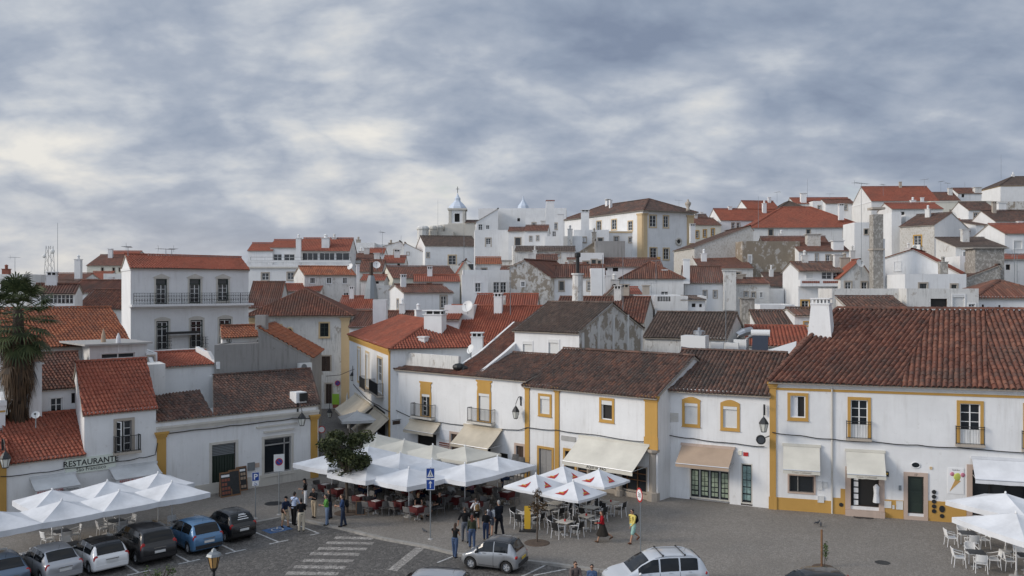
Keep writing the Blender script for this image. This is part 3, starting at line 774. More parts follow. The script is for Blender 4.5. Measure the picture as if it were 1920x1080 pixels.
for U in (-.25, r['W']):
    g = [r['pl']['f'].pt(U, z, -t) for t, z in ((-.3, r['zE']-.4), (-.3, r['zE']+.1), (.5, r['zE']+.25), (1.2, r['zE']+.8), (2, r['zridge']+.1), (3.3, r['zridge']+.35), (3.3, r['zE']-.4))]
    mb.prism(g, Vector((r['d'].x, r['d'].y, 0))*.25)
mb.ob(v(r['A']+r['b']*.5, r['zridge']-.3), Vector((*(r['B']-r['A']), 0)), Vector((*r['b'].normalized(), 0))*.25, Vector((0, 0, .5))); mb.build('parapet', 'white', r['root'])
g = LB(7.0)
r = house('flat grey cement wall block below the small orange roof', 402, g.Y(402), 484, 647, ang=43.5, bang=95, dep=5, kind='flat', wm='cement', par=.1)
r = house('narrow white attic with a short orange tile roof', 417, g.Y(417)+3.2, 482, 631, ridge=611, ang=43.5, bang=110, dep=4, rm='orange', per=.24, wins=[(424, 634, 434, 645, 'ww')])
g2 = LB(7.1)
r = house('grey cement gable house with orange roof sloping to the alley', 484, g2.Y(484), 583, 690, ang=43.5, bang=97, dep=9, kind='cross', apex=0.0, zeave=Zp(668, g2.Y(583)), zridge=Zp(614, g2.Y(484)), wm='cement', rm='orange', per=.24, base=0)
GREY = r
f = r['pl']['f']; MB().ob(f.pt(f.u(490), r['zridge']-.2, -1), Vector((.8, 0, 0)), Vector((0, .8, 0)), Vector((0, 0, 1.1))).build('chimney', 'cement', r['root'])
def ac_unit(pl, x0, y0, x1, y1, label, o=.05):
    u0, u1, z0, z1 = pl.rect(x0, y0, x1, y1); r = empty('air_conditioner', pl.pt(u0, z0, o), label, 'air conditioner', 'air conditioning units')
    MB().pbox(pl, u0, u1, z0, z1, o, o+.35).build('casing', 'acwhite', r); c = pl.pt(u0+(u1-u0)*.36, (z0+z1)/2, o+.352); R_ = (z1-z0)*.38; n = 16; D = Vector((pl.d.x, pl.d.y, 0))
    MB().face([c+D*R_*math.cos(2*PI*k/n)+Vector((0, 0, R_*math.sin(2*PI*k/n))) for k in range(n)]).build('fan_grille', 'galv', r)
    mb = MB()
    for k in range(3): mb.tube([c+D*R_*(k+1)/3*math.cos(2*PI*j/n)+Vector((0, 0, R_*(k+1)/3*math.sin(2*PI*j/n))) for j in range(n+1)], .012, 4)
    mb.build('guard', 'black_paint', r); MB().pbox(pl, u0+.1, u0+.14, z0-.06, z0, 0, o+.3).pbox(pl, u1-.14, u1-.1, z0-.06, z0, 0, o+.3).build('bracket', 'galv', r)
    return r
ac_unit(GREY['pl']['f'], 557, 680, 580, 695, 'white air conditioner on the grey cement gable by the alley')
TALL = house('tall three storey white house with iron balcony and red roof', 245, 78, 466, 500, ang=45, bang=120, dep=7, zridge=16.4, rm='red', per=.25, det=2, oh=.3,
             wins=[(292, 523, 313, 570, 'xx'), (355, 523, 376, 568, 'xx'), (408, 523, 428, 564, 'xx'), (293, 602, 316, 656, 'xx'), (357, 600, 380, 652, 'xx'), (411, 598, 433, 645, 'xx')], fascia='white')
tf = TALL['pl']['f']
for i, q in enumerate([(292, 523, 313, 570), (355, 523, 376, 568), (408, 523, 428, 564), (293, 602, 316, 656), (357, 600, 380, 652), (411, 598, 433, 645)]):
    rc = tf.rect(*q); u0, u1, z0, z1 = rc; um = (u0+u1)/2; w = window(tf, (u0, u1, z0, z1), 'tx', TALL['root'])
    if i < 3:
        mb = MB(); mb.prism([tf.pt(u0-.3, z1+.1), tf.pt(u1+.3, z1+.1), tf.pt(u1+.12, z1+.22), tf.pt(um, z1+.48), tf.pt(u0-.12, z1+.22)], Vector((tf.n.x, tf.n.y, 0))*.09); mb.build('pediment', 'palestone', w)
    else:
        mb = MB(); mb.prism([tf.pt(u0-.2, z1+.16)]+[tf.pt(u0-.2+(u1-u0+.4)*k/6, z1+.16+.22*math.sin(PI*k/6)) for k in range(7)], Vector((tf.n.x, tf.n.y, 0))*.07); mb.build('arch_moulding', 'palestone', w)
    mb = MB().frame(tf, u0, u1, z0, z1, .09, -.14, -.04); mb.pbox(tf, u0, u1, z1-.55, z1-.45, -.14, -.04); mb.build('outer_frame', 'wood_green', w)
    sash(tf, u0+.09, u1-.09, z0+.05, z1-.5 if i < 3 else z1-.1, w, cols=2, rows=4, panel=.0)
    if i < 3: MB().face([tf.pt(u0+.09, z1-.45, -.12), tf.pt(u1-.09, z1-.45, -.12), tf.pt(u1-.09, z1-.09, -.12), tf.pt(u0+.09, z1-.09, -.12)]).build('fanlight', 'glass', w)
zb = Zp(571, 78)
b = MB().pbox(tf, -.15, TALL['W']+.1, zb-.35, zb-.2, 0, .3).pbox(tf, -.2, TALL['W']+.15, zb-.2, zb, 0, .75).build('balcony', 'white', TALL['root'])
def lattice_rail(pl, u0, u1, z, h, o, parent):
    mb = MB(); n = int((u1-u0)/.24)
    for zz in (z+h, z+h*.72, z+h*.38, z+.06): mb.tube([pl.pt(u0, zz, o), pl.pt(u1, zz, o)], .016, 4)
    for i in range(n):
        a = u0+(u1-u0)*i/n; q = (u1-u0)/n
        mb.tube([pl.pt(a, z, o), pl.pt(a, z+h, o)], .012 if i % 6 else .03, 4, cap=False)
        for k in (0, 1):
            mb.tube([pl.pt(a, z+h*(.38+.34*k), o), pl.pt(a+q/2, z+h*(.62+.34*k-.1*k), o), pl.pt(a+q, z+h*(.38+.34*k), o)], .011, 4, cap=False)
        mb.tube([pl.pt(a, z+h*.38, o), pl.pt(a+q/2, z+.1, o), pl.pt(a+q, z+h*.38, o)], .011, 4, cap=False)
    return mb.build('railing', 'iron', parent)
lattice_rail(tf, 0, TALL['W'], zb, 1.0, .68, b)
for q in ((293, 318, 655), (352, 386, 652)):
    u0, u1 = tf.u(q[0]), tf.u(q[1]); z = Zp(q[2], tf.Y((q[0]+q[1])/2)); s_ = MB().pbox(tf, u0, u1, z-.1, z, 0, .55).build('balcony', 'palestone', TALL['root']); lattice_rail(tf, u0, u1, z, 1.0, .5, s_)
u0, u1 = tf.u(306), tf.u(368); z = Zp(625, tf.Y(337)); MB().pbox(tf, u0, u1, z, z+.18, .1, .9).build('folded_awning', 'iron', TALL['root']); MB().pbox(tf, u0+.3, u1-.1, z-.12, z, .3, .8).build('awning_cloth', 'canvas_white', TALL['root'])
ORG = house('long house with mottled orange tile roof behind the palm', -70, Pl(P(245, 66), unit(43.5)).Y(-70), 244, 0, zeave=9.25, zridge=11.75, ang=43.5, bang=128, dep=12, rm='orange', per=.24, wm='white2', det=2)
# ---- centre and right blocks --------------------------------------------------
RC = Pl((8.75, 55.1), unit(-41))
B1 = house('white cafe building with ochre framed french windows', 735, RC.Y(735), 985, 0, zeave=6.78, ang=-41, dep=9, kind='flat', par=.1, base=0, wins=[(791, 739, 806, 780, 'xx'), (898, 738, 918, 790, 'xx'), (783, 813, 818, 850, 'xo'), (846, 814, 862, 852, 'rd'), (880, 836, 920, 875, 'xo'), (936, 850, 952, 868, 'xo'), (968, 836, 982, 862, 'rd')])
p1 = B1['pl']['f']; r1 = B1['root']
def ped(pl, u0, u1, z, parent, mat='ochre'):
    um = (u0+u1)/2; hw = (u1-u0)/2
    return MB().prism([pl.pt(um+x*hw, z+y) for x, y in ((-.95, 0), (.95, 0), (.9, .25), (1.0, .45), (.9, .62), (1.15, .72), (1.15, .8), (-1.15, .8), (-1.15, .72), (-.9, .62), (-1.0, .45), (-.9, .25))], Vector((pl.n.x, pl.n.y, 0))*.06).build('pediment', mat, parent)
for q, bal, fil in (((791, 739, 806, 780), (778, 816), 0), ((898, 738, 918, 790), (884, 928), 1)):
    u0, u1, z0, z1 = p1.rect(*q); w = window(p1, (u0, u1, z0, z1), 'yb' if fil else 'yx', r1, name='french_window'); ped(p1, u0-.17, u1+.17, z1+.17, w)
    if not fil:
        sash(p1, u0, (u0+u1)/2, z0, z1-.2, w, cols=1, rows=4); MB().pbox(p1, u0, u1, z1-.2, z1, -.1, .02).build('blind_box', 'blind', w)
        MB().face([p1.pt((u0+u1)/2, z0, -.17), p1.pt(u1, z0, -.17), p1.pt(u1, z1, -.17), p1.pt((u0+u1)/2, z1, -.17)]).build('pane', 'darkroom', w)  # open leaf side closed by a dark sheet, interior shade as colour
    balcony(p1, p1.u(bal[0]), p1.u(bal[1]), z0-.05, 1.0, .42, r1, slabmat='palestone', step=.13)
awning(r1, p1, 770, 788, 826, 794, .75, .65, 'canvas_beige'); awning(r1, p1, 872, 797, 942, 806, 1.5, 1.15, 'canvas_beige', words='RESTAURANTE', tsize=.17)
lamp_line = p1
wv = wallbox(p1, 825, 806, 843, 824, r1, 'canvas_white', 'blind_panel', .03)
mb = MB(); u0, u1, z0, z1 = p1.rect(824, 828, 843, 856)
for i in range(7): mb.pbox(p1, u0, u1, z0+(z1-z0)*i/7, z0+(z1-z0)*(i+.5)/7, 0, .05)
mb.build('brick_stripe_surround', 'brickred', r1)
# roofs of the cafe building
d1 = Vector((RC.d.x, RC.d.y, 0)); n1 = Vector((RC.n.x, RC.n.y, 0)); k1 = -n1
def q1(px, t, z): p = RC.pt(RC.u(px), 0)+k1*t; return Vector((p.x, p.y, z))
k2 = Vector((*unit(57), 0))
def q2(px, t, z): p = RC.pt(RC.u(px), 0)+k2*t; return Vector((p.x, p.y, z))
roofobj([[q1(735, -.3, 6.82), q1(850, -.3, 6.82), q1(850, .62, 7.05), q1(735, .62, 7.05)]], 'old', r1, per=.25)
roofobj([[q2(846, -.3, 6.82), q2(890, -.3, 6.82), q2(890, 4, 8.2), q2(846, 4, 8.2)], [q2(846, 4, 8.2), q2(890, 4, 8.2), q2(890, 9.0, 10.4), q2(846, 9.0, 10.4)]], 'redold', r1, per=.25, sl=True)
roofobj([[q1(886, -.3, 6.82), q1(990, -.3, 6.82), q1(990, 4.6, 8.25), q1(886, 4.6, 8.25)]], 'old', r1, per=.25, caps=[(q1(886, 4.6, 8.3), q1(990, 4.6, 8.3))])
mb = MB(); mb.ob(q1(737, .55, 6.7), d1*(RC.u(850)-RC.u(737)), k1*.25, Vector((0, 0, 1.4))); mb.ob(q1(737, .8, 6.7), d1*.25, k1*6, Vector((0, 0, 1.4))); mb.build('terrace_parapet', 'white_old', r1)
MB().prism([q2(890, .6, 6.7), q2(890, .6, 7.1), q2(890, 4, 8.4), q2(890, 9.2, 10.75), q2(890, 9.2, 6.7)], d1*.28).build('fire_wall', 'white', r1)
MB().prism([q2(845, 1.1, 6.7), q2(845, 1.1, 7.3), q2(845, 4, 8.25), q2(845, 9.0, 10.45), q2(845, 9.0, 6.7)], d1*-.2).build('fire_wall', 'white', r1)
u1p = Pl(RC.A+Vector((k1.x, k1.y))*5.2, RC.d)
UP = house('white upper house with dark tile roof and weathered gable wall above the cafe', 965, u1p.Y(965), 1086, 0, zeave=Zp(622, u1p.Y(1086))+.02, rise=2.05, ang=-41, dep=8.6, rm='grey', per=.26, base=6, wins=[(981, 641, 998, 660, 'wb'), (1029, 638, 1048, 664, 'wb')])
gw = UP['pl']['r']; MB().face([gw.pt(.02, 6, .012), gw.pt(8.58, 6, .012), gw.pt(8.58, UP['zE'], .012), gw.pt(4.3, UP['zridge']-.1, .012), gw.pt(.02, UP['zE'], .012)]).build('gable_render', 'weathered', UP['root'])
mb = MB()
for i in range(5): mb.pbox(gw, .3+i*2, .5+i*2, 6, UP['zE']-.1+(1.2 if i in (1, 2, 3) else 0), .012, .12)
mb.build('gable_pier', 'white_old', UP['root'])
B2 = house('white shop building with wide ochre corner pilasters', 985, RC.Y(985), 1233, 0, zeave=6.62, zridge=8.8, ang=-41, dep=9, kind='gable', rm='old', per=.25, base=0, oh=.38, rf=.5,
           wins=[(1013, 743, 1031, 776, 'yb'), (1128, 751, 1148, 787, 'xx'), (1011, 842, 1035, 893, 'xx'), (1060, 846, 1078, 900, 'xx'), (1082, 866, 1214, 925, 'xx')])
p2 = B2['pl']['f']; r2_ = B2['root']
q = p2.rect(1128, 751, 1148, 787); w = window(p2, q, 'yx', r2_); MB().frame(p2, q[0], q[1], q[2], q[3], .06, -.13, -.05).build('sash', 'wood_white', w); MB().pbox(p2, q[0], q[1], q[3]-.28, q[3], -.12, .02).build('blind_box', 'blind', w)
MB().face([p2.pt(q[0], q[2], -.16), p2.pt(q[1], q[2], -.16), p2.pt(q[1], q[3], -.16), p2.pt(q[0], q[3], -.16)]).build('pane', 'darkroom', w)  # dark sheet gives the open window its inner shade by colour
q = p2.rect(1011, 842, 1035, 893); window(p2, (q[0], q[1], 0.1, q[3]), 'yD', r2_, name='door')
q = p2.rect(1060, 846, 1078, 900); w = window(p2, q, 'yo', r2_, name='door')
q = p2.rect(1082, 866, 1214, 925); u0, u1, z0, z1 = q; w = MB().frame(p2, u0, u1, .35, z1, .09, -.14, .02).pbox(p2, u0-.3, u1+.2, .0, .3, 0, .1).build('shop_front', 'stone', r2_)
mb = MB(); nn = 7
for i in range(nn+1): x = u0+(u1-u0)*i/nn; mb.pbox(p2, x-.03, x+.03, .35, z1, -.12, -.06)
for zz in (1.1, z1-.5): mb.pbox(p2, u0, u1, zz-.03, zz+.03, -.12, -.06)
mb.build('glazing_bars', 'wood_brown', w); MB().face([p2.pt(u0, .35, -.13), p2.pt(u1, .35, -.13), p2.pt(u1, z1, -.13), p2.pt(u0, z1, -.13)]).build('pane', 'glass', w)
for px in (1110, 1165): uu = p2.u(px); MB().lathe(p2.pt(uu, 0, .25), [(.3, 0), (.3, .35), (.2, .4), (.19, 2.5), (.28, 2.6), (.28, 2.75)], 10).build('column', 'stone', r2_)
uu = B2['W']-.35; MB().lathe(p2.pt(uu, 0, -.05), [(.42, 0), (.42, .5), (.27, .55), (.25, 2.9), (.4, 3.05), (.42, 3.2)], 8).build('column', 'stone', r2_)
for a, b_ in ((985, 993), (1041, 1049)): pilaster(p2, p2.u(a), p2.u(b_), 0, 6.55, r2_)
pilaster(p2, p2.u(1210), B2['W']+.02, 3.2, 6.55, r2_)
awning(r2_, p2, 1088, 822, 1218, 831, 1.9, 1.35, 'canvas_ivory', words='AQUI HÁ PÃO', tsize=.24, val=.25)
text('▲' if 0 else 'A', .01, 'red_paint', r2_, p2.mat(0, 1, .01), name='mark') if 0 else None
wallbox(p2, 1053, 818, 1080, 827, r2_, 'concrete', 'stone_plaque', .03)
# ochre return wall of the shop building, then the set back shop with two arched windows
p3l = Pl(G(1240, 930)[:2], unit(-28))
B3 = house('white shop building with two arched ochre windows and a tan awning', 1238, p3l.Y(1238), 1443, 0, zeave=6.95, zridge=9.05, ang=-28, dep=10, rm='old', per=.25, base=0, oh=.35,
           wins=[(1284, 756, 1308, 795, 'yb'), (1356, 762, 1382, 802, 'yb'), (1293, 880, 1368, 946, 'xx'), (1389, 869, 1411, 948, 'xx')])
p3 = B3['pl']['f']; r3 = B3['root']
for x0, x1, y in ((1279, 1314, 755), (1351, 1387, 761)):
    u0, u1 = p3.u(x0), p3.u(x1); z = Zp(y, p3.Y((x0+x1)/2))+.12; MB().prism([p3.pt(u0, z)]+[p3.pt(u0+(u1-u0)*k/8, z+.05+.2*math.sin(PI*k/8)) for k in range(9)]+[p3.pt(u1, z)], Vector((p3.n.x, p3.n.y, 0))*.05).build('arch_moulding', 'ochre', r3)
plain('poster_pale', (.30, .36, .26), .5, var=.5, vs=4); plain('poster_teal', (.20, .30, .28), .5, var=.5, vs=5)
for q, n_, pm in ((p3.rect(1293, 880, 1368, 946), 4, 'poster_pale'), (p3.rect(1389, 869, 1411, 948), 1, 'poster_teal')):
    u0, u1, z0, z1 = q; z0 = .12; w = MB().frame(p3, u0, u1, z0, z1, .07, -.14, .0).build('shop_window', 'palestone', r3)
    MB().face([p3.pt(u0, z0, -.15), p3.pt(u1, z0, -.15), p3.pt(u1, z1, -.15), p3.pt(u0, z1, -.15)]).build('pane', 'glass', w); b = MB(); pp = MB()
    for i in range(n_):
        a, e = u0+(u1-u0)*i/n_, u0+(u1-u0)*(i+1)/n_; b.frame(p3, a, e, z0, z1, .05, -.14, -.08)
        for k in range(2):
            for j in range(5): pp.pbox(p3, a+.1+(e-a-.2)*k/2, a+.06+(e-a-.2)*(k+1)/2, z0+.2+(z1-z0-.4)*j/5, z0+.1+(z1-z0-.3)*(j+1)/5, -.148, -.145)
    b.build('sash', 'galv', w); pp.build('notices', pm, w)
awning(r3, p3, 1279, 832, 1377, 842, 1.35, .95, 'canvas_tan', val=.2)
wallbox(p3, 1385, 845, 1391, 853, r3, 'cream', 'alarm_box'); o = wallbox(p3, 1394, 848, 1403, 855, r3, 'red_paint', 'red_sign', .03)
mb = MB(); u0, u1, z0, z1 = p3.rect(1250, 773, 1272, 790)
for i in range(7): mb.pbox(p3, u0, u1, z0+(z1-z0)*i/7, z0+(z1-z0)*(i+.55)/7, 0, .04)
mb.build('louvre_vent', 'palestone', r3)
p4l = Pl(G(1455, 955)[:2], unit(-18))
B4 = house('long white corner building with ochre band and plinth', 1443, p4l.Y(1443), 2080, 0, zeave=7.72, ang=-18, dep=11, kind='flat', par=.05, base=0,
           wins=[(1482, 742, 1510, 783, 'xx'), (1595, 750, 1627, 821, 'yl'), (1800, 757, 1838, 832, 'yl'), (1925, 762, 1962, 842, 'yl'), (1480, 891, 1526, 924, 'xx'), (1595, 886, 1648, 950, 'xx'), (1702, 893, 1732, 963, 'xx'), (1823, 885, 1990, 972, 'xx')])
p4 = B4['pl']['f']; r4 = B4['root']; W4 = B4['W']
q = p4.rect(1482, 742, 1510, 783); u0, u1, z0, z1 = q; w = window(p4, q, 'yx', r4); um = u0+(u1-u0)*.5
MB().frame(p4, u0, u1, z0, z1, .06, -.12, -.03).build('sash', 'wood_white', w); MB().pbox(p4, u0+.06, um, z0+.06, z1-.06, -.13, -.09).build('casement', 'canvas_white', w); MB().face([p4.pt(u0, z0, -.165), p4.pt(u1, z0, -.165), p4.pt(u1, z1, -.165), p4.pt(u0, z1, -.165)]).build('pane', 'darkroom', w)  # dark sheet behind the casement colours in the room's shade
for a, b_, y in ((1586, 1634, 821), (1791, 1846, 832), (1915, 1972, 842)):
    z = Zp(y, p4.Y((a+b_)/2)); s_ = MB().pbox(p4, p4.u(a), p4.u(b_), z-.16, z-.02, 0, .25).build('balcony', 'stone', r4); railing(p4, p4.u(a)+.03, p4.u(b_)-.03, z-.02, z+.98, .22, s_, step=.14, r=.007, mid=(z+.85,))
pilaster(p4, 0, p4.u(1455), 0, 7.66, r4); MB().pbox(p4, p4.u(1455), W4, 7.18, 7.32, 0, .035).build('string_course', 'ochre', r4)
MB().pbox(p4, p4.u(1455), W4, 7.42, 7.56, 0, .07).pbox(p4, p4.u(1455), W4, 7.56, 7.7, 0, .16).build('cornice', 'white', r4)
for a, b_, h in ((1455.5, 1559, .74), (1560, 1576, .95), (1576, 1585, 1.5), (1657, 1694, 1.05), (1739, 1812, 1.15)): MB().pbox(p4, p4.u(a), p4.u(b_), 0, h, 0, .035).build('plinth', 'ochre', r4)
MB().tube([p4.pt(p4.u(1560), .0, .07), p4.pt(p4.u(1560), 7.4, .07)], .05, 6).build('downpipe', 'palestone', r4)
q = p4.rect(1480, 891, 1526, 924); u0, u1, z0, z1 = q; w = MB().frame(p4, u0-.1, u1+.1, z0-.06, z1+.06, .1, 0, .05).build('shop_window', 'rose_stone', r4)
MB().face([p4.pt(u0, z0, -.15), p4.pt(u1, z0, -.15), p4.pt(u1, z1, -.15), p4.pt(u0, z1, -.15)]).build('pane', 'glass', w); MB().frame(p4, u0, u1, z0, z1, .05, -.14, -.08).pbox(p4, u0+.33*(u1-u0), u0+.33*(u1-u0)+.05, z0, z1, -.14, -.08).build('sash', 'cement', w)
for q, cat_ in ((p4.rect(1595, 886, 1648, 950), 0), (p4.rect(1702, 893, 1732, 963), 1)):
    u0, u1, z0, z1 = q; t = .3 if not cat_ else .22; z0 = .35 if not cat_ else .2
    w = MB().frame(p4, u0-t, u1+t, 0, z1+t, t, 0, .06, bottom=False).pbox(p4, u0-t, u1+t, 0, z0, .0, .3 if not cat_ else .1).build('door', 'rose_stone', r4)
    MB().face([p4.pt(u0, z0, -.17), p4.pt(u1, z0, -.17), p4.pt(u1, z1, -.17), p4.pt(u0, z1, -.17)]).build('doorway', 'darkroom', w)
    if cat_:
        mb = MB().pbox(p4, u0, u1, z0, z1, -.15, -.1)
        for a_, c_ in ((.08, .3), (.36, .6), (.66, .92)): mb.pbox(p4, u0+.12, u1-.12, z0+(z1-z0)*a_, z0+(z1-z0)*c_, -.1, -.08)
        mb.build('door_leaf', 'wood_green', w); text('17', .18, 'cable_black', w, p4.mat((u0+u1)/2, z1+.03, .065))
    else:
        MB().pbox(p4, u0+.12, u0+.45, z0, z1, -.14, -.1).build('door_leaf', 'glass', w)
        mb = MB()
        for k in range(5): mb.pbox(p4, u0+.18, u0+.42, z1-.5-k*.36, z1-.22-k*.36, -.1, -.095)
        mb.build('notices', 'signwhite', w)
q = p4.rect(1823, 885, 1990, 972); u0, u1, z0, z1 = q; w = MB().frame(p4, u0-.28, u1+.28, 0, z1+.28, .28, 0, .06, bottom=False).build('shop_front', 'rose_stone', r4)
MB().face([p4.pt(u0, 0, -.17), p4.pt(u1, 0, -.17), p4.pt(u1, z1, -.17), p4.pt(u0, z1, -.17)]).build('pane', 'glass', w); b = MB()
for i in range(6): b.pbox(p4, u0+(u1-u0)*i/5-.03, u0+(u1-u0)*i/5+.03, 0, z1, -.16, -.08)
b.pbox(p4, u0, u1, z1-.45, z1-.1, -.16, -.05).build('sash', 'cable_black', w)
awning(r4, p4, 1469, 833, 1537, 838, 1.15, 1.25, 'canvas_ivory', words='Casa Colonial', tcol='stone', tsize=.19); awning(r4, p4, 1586, 843, 1658, 849, 1.15, 1.15, 'canvas_ivory', words='Casa Colonial', tcol='stone', tsize=.19)
awning(r4, p4, 1822, 855, 1990, 870, 1.0, 1.0, 'canvas_white')
c = p4.at(1717, 872, .02); n_ = 20; D4 = Vector((p4.d.x, p4.d.y, 0)); MB().face([c+D4*.21*math.cos(2*PI*k/n_)+Vector((0, 0, .15*math.sin(2*PI*k/n_))) for k in range(n_)]).build('oval_window', 'glass', r4)
MB().tube([c+D4*.23*math.cos(2*PI*k/n_)+Vector((0, 0, .17*math.sin(2*PI*k/n_))) for k in range(n_+1)], .03, 5).build('oval_frame', 'white', r4)
for px, py, a_, b_ in ((1751, 922, .12, .12), (1751, 931, .12, .12), (1751, 940, .12, .12), (1751, 949, .12, .12), (1751, 958, .12, .12), (1766, 954, .15, .2), (1766, 967, .12, .12), (1577, 946, .12, .12)):
    c = p4.at(px, py, .05); MB().prism([c+D4*a_*math.cos(2*PI*k/12)+Vector((0, 0, b_*math.sin(2*PI*k/12))) for k in range(12)], Vector((p4.n.x, p4.n.y, 0))*.02).build('round_vent', 'iron', r4)
for k in ((1531, 902, 1542, 918), (1543, 903, 1552, 914), (1533, 930, 1545, 942), (1658, 939, 1671, 952), (1673, 947, 1677, 954), (1680, 939, 1693, 955)): wallbox(p4, *k, r4, 'blind')
wallbox(p4, 1685, 910, 1690, 919, r4, 'galv', 'entry_phone', .04); wallbox(p4, 1743, 875, 1748, 880, r4, 'ochre_pale', 'wall_plaque', .03)
# the fanned roof: three tile fields laid along different lines
k4 = Vector((*unit(72), 0))
def q4(px, t, z): u = p4.u(px); p = p4.pt(u, 0)+k4*t; return Vector((p.x, p.y, z))
ridge4 = Pl(B4['A']+unit(72)*7.9, B4['d'])
def e4(px): return p4.pt(p4.u(px), 7.72, .42)
def g4(px): return ridge4.pt(ridge4.u(px), 11.9)
mb = MB()
EA, EB, EC, ED = e4(1441), e4(1684), e4(1852), p4.pt(W4, 7.72, .42)
GA, GB, GC, GD = g4(1570), g4(1752), g4(1848), ridge4.pt(ridge4.u(2040), 11.9)
def coplan(a, b, g, h): return [a, b, g, h]
for po, sk in (([EA, EB, GB, GA], GA-EA), ([EB, EC, GC, GB], GC-EC), ([EC, ED, GD, GC], (g4(1905)-e4(1965)))): tileface(mb, po, .30, .40, 2, amp=.068, rag=1.6, skew=sk)
HB = ridge4.pt(ridge4.u(1570), 11.9)
ridgecap(mb, GA+Vector((0, 0, .06)), GD+Vector((0, 0, .06)), .14); ridgecap(mb, EA+Vector((0, 0, .08)), GA+Vector((0, 0, .06)), .14)
BK0, BK1 = B4['D'], B4['C']; bk0 = Vector((BK0.x, BK0.y, 7.72)); bk1 = Vector((BK1.x, BK1.y, 10.2)); tileface(mb, [bk0, EA, GA], .3, .4, 1)
mb.cm = 1
for po in ([EA, EB, GB, GA], [EB, EC, GC, GB], [EC, ED, GD, GC]): slab(mb, po, gap=.1)
rf4 = mb.build('roof', ['redold', 'stone'], r4)
# big tapering chimney beside the hip
c0 = P(1540, 56.9); cb, ct = [], []
a4 = math.radians(-30); ex, ey = Vector((math.cos(a4), math.sin(a4), 0)), Vector((-math.sin(a4), math.cos(a4), 0))
def ring(w, dd, z): return [Vector((c0.x, c0.y, z))+ex*sx*w+ey*sy*dd for sx, sy in ((-1, -1), (1, -1), (1, 1), (-1, 1))]
mb = MB(); A_, B_ = ring(.82, .7, 9.2), ring(.55, .5, Zp(571, 56.9)); mb.face(A_[::-1]).face(B_)
for i in range(4): mb.face([A_[i], A_[(i+1) % 4], B_[(i+1) % 4], B_[i]])
mb.build('chimney', 'white', rf4); mb = MB(); T = B_[0].z
mb.box((c0.x, c0.y, T+.05), (1.2, 1.1, .1), a4)
for i in range(5): q = c0+Vector((ex.x, ex.y))*(-.44+.22*i)-Vector((ey.x, ey.y))*.45; mb.box((q.x, q.y, T+.22), (.1, .12, .26), a4)
mb.box((c0.x, c0.y+.1, T+.22), (1.05, .65, .26), a4); mb.box((c0.x, c0.y, T+.38), (1.22, 1.14, .08), a4); mb.build('chimney_cap', 'white', rf4)
# alley corner building with the red hip roof
B0 = house('white corner house with ochre trim and red hipped roof at the alley mouth', 655, 92, 735, 0, zeave=8.55, zridge=10.55, A=P(655, 92), Wd=(Vector((-9.75, 70.5))-P(655, 92)).length, ang=math.degrees(math.atan2(70.5-92, -9.75-P(655, 92).x)), dep=9, kind='hip', apex=.5, rm='red', per=.25, base=-.3, det=2, oh=.4,
           wins=[(671, 653, 676, 714, 'pb'), (686, 662, 692, 726, 'pb'), (708, 672, 717, 736, 'pl'), (700, 765, 722, 812, 'xo'), (668, 752, 684, 790, 'xo')])
p0 = B0['pl']['f']; pilaster(p0, B0['W']-.55, B0['W']+.02, 0, 8.4, B0['root'], 'ochre'); MB().pbox(p0, 0, B0['W'], 7.85, 8.15, 0, .05).pbox(p0, 0, B0['W'], 8.15, 8.45, 0, .14).build('cornice', 'ochre', B0['root'])
balcony(p0, p0.u(703), p0.u(719), Zp(737, p0.Y(711)), 1.0, .5, B0['root']); balcony(p0, p0.u(684), p0.u(694), Zp(728, p0.Y(689)), 1.0, .5, B0['root'])
awning(B0['root'], p0, 667, 742, 700, 758, 2.0, 1.4, 'canvas_beige'); awning(B0['root'], p0, 703, 768, 731, 782, 2.0, 1.7, 'canvas_beige', words='CAFÉ', tsize=.2)
xy = P(816, 74.6); chimney(B0['roof'], xy, 1.6, 1.1, 8.2, Zp(590, 74.6), 'white', -.3, 'slot'); xy = P(794, 72.3); chimney(B0['roof'], xy, .6, .6, 7, Zp(633, 72.3), 'white', -.5, 'cap')
# ------------------------------------------------------------------ the old town rising behind the square
H = house
# near middle, between the alley and the cafe roofs
C1 = H('old white house with mottled red brown roof closing the alley', 467, 97, 655, 590, ridge=541, ang=6, dep=11, kind='hip', apex=.42, rm='redold', per=.28, wm='white_old', base=-.3, det=2, oh=.5, fascia='cream',
       wins=[(510, 610, 527, 622, 'pG'), (600, 606, 616, 631, 'pG'), (611, 720, 622, 757, 'gd'), (603, 668, 619, 696, 'gd'), (700, 700, 701, 701, 'xo')][:4])
pilaster(C1['pl']['f'], C1['W']-.9, C1['W'], -.3, C1['zE']-.35, C1['root'], 'ochre_pale'); pilaster(C1['pl']['f'], 0, .7, 5, C1['zE']-.35, C1['root'], 'ochre_pale')
c = C1['pl']['f'].at(543, 620, .02); MB().tube([c+Vector((.33*math.cos(k*PI/8), 0, .33*math.sin(k*PI/8))) for k in range(17)], .09, 5).build('oculus_frame', 'ochre_pale', C1['root']); MB().face([c+Vector((.3*math.cos(k*PI/8), 0, .3*math.sin(k*PI/8))) for k in range(16)]).build('oculus_pane', 'glass', C1['root'])
H('higher red brown roof behind the alley house beside the tall white house', 462, 108, 522, 575, ridge=529, ang=4, dep=8, rm='redold', wm='white_old', det=1)
H('small red roofed annex behind the mottled alley roof', 512, 116, 600, 545, ridge=533, ang=4, dep=6, rm='red', det=1)
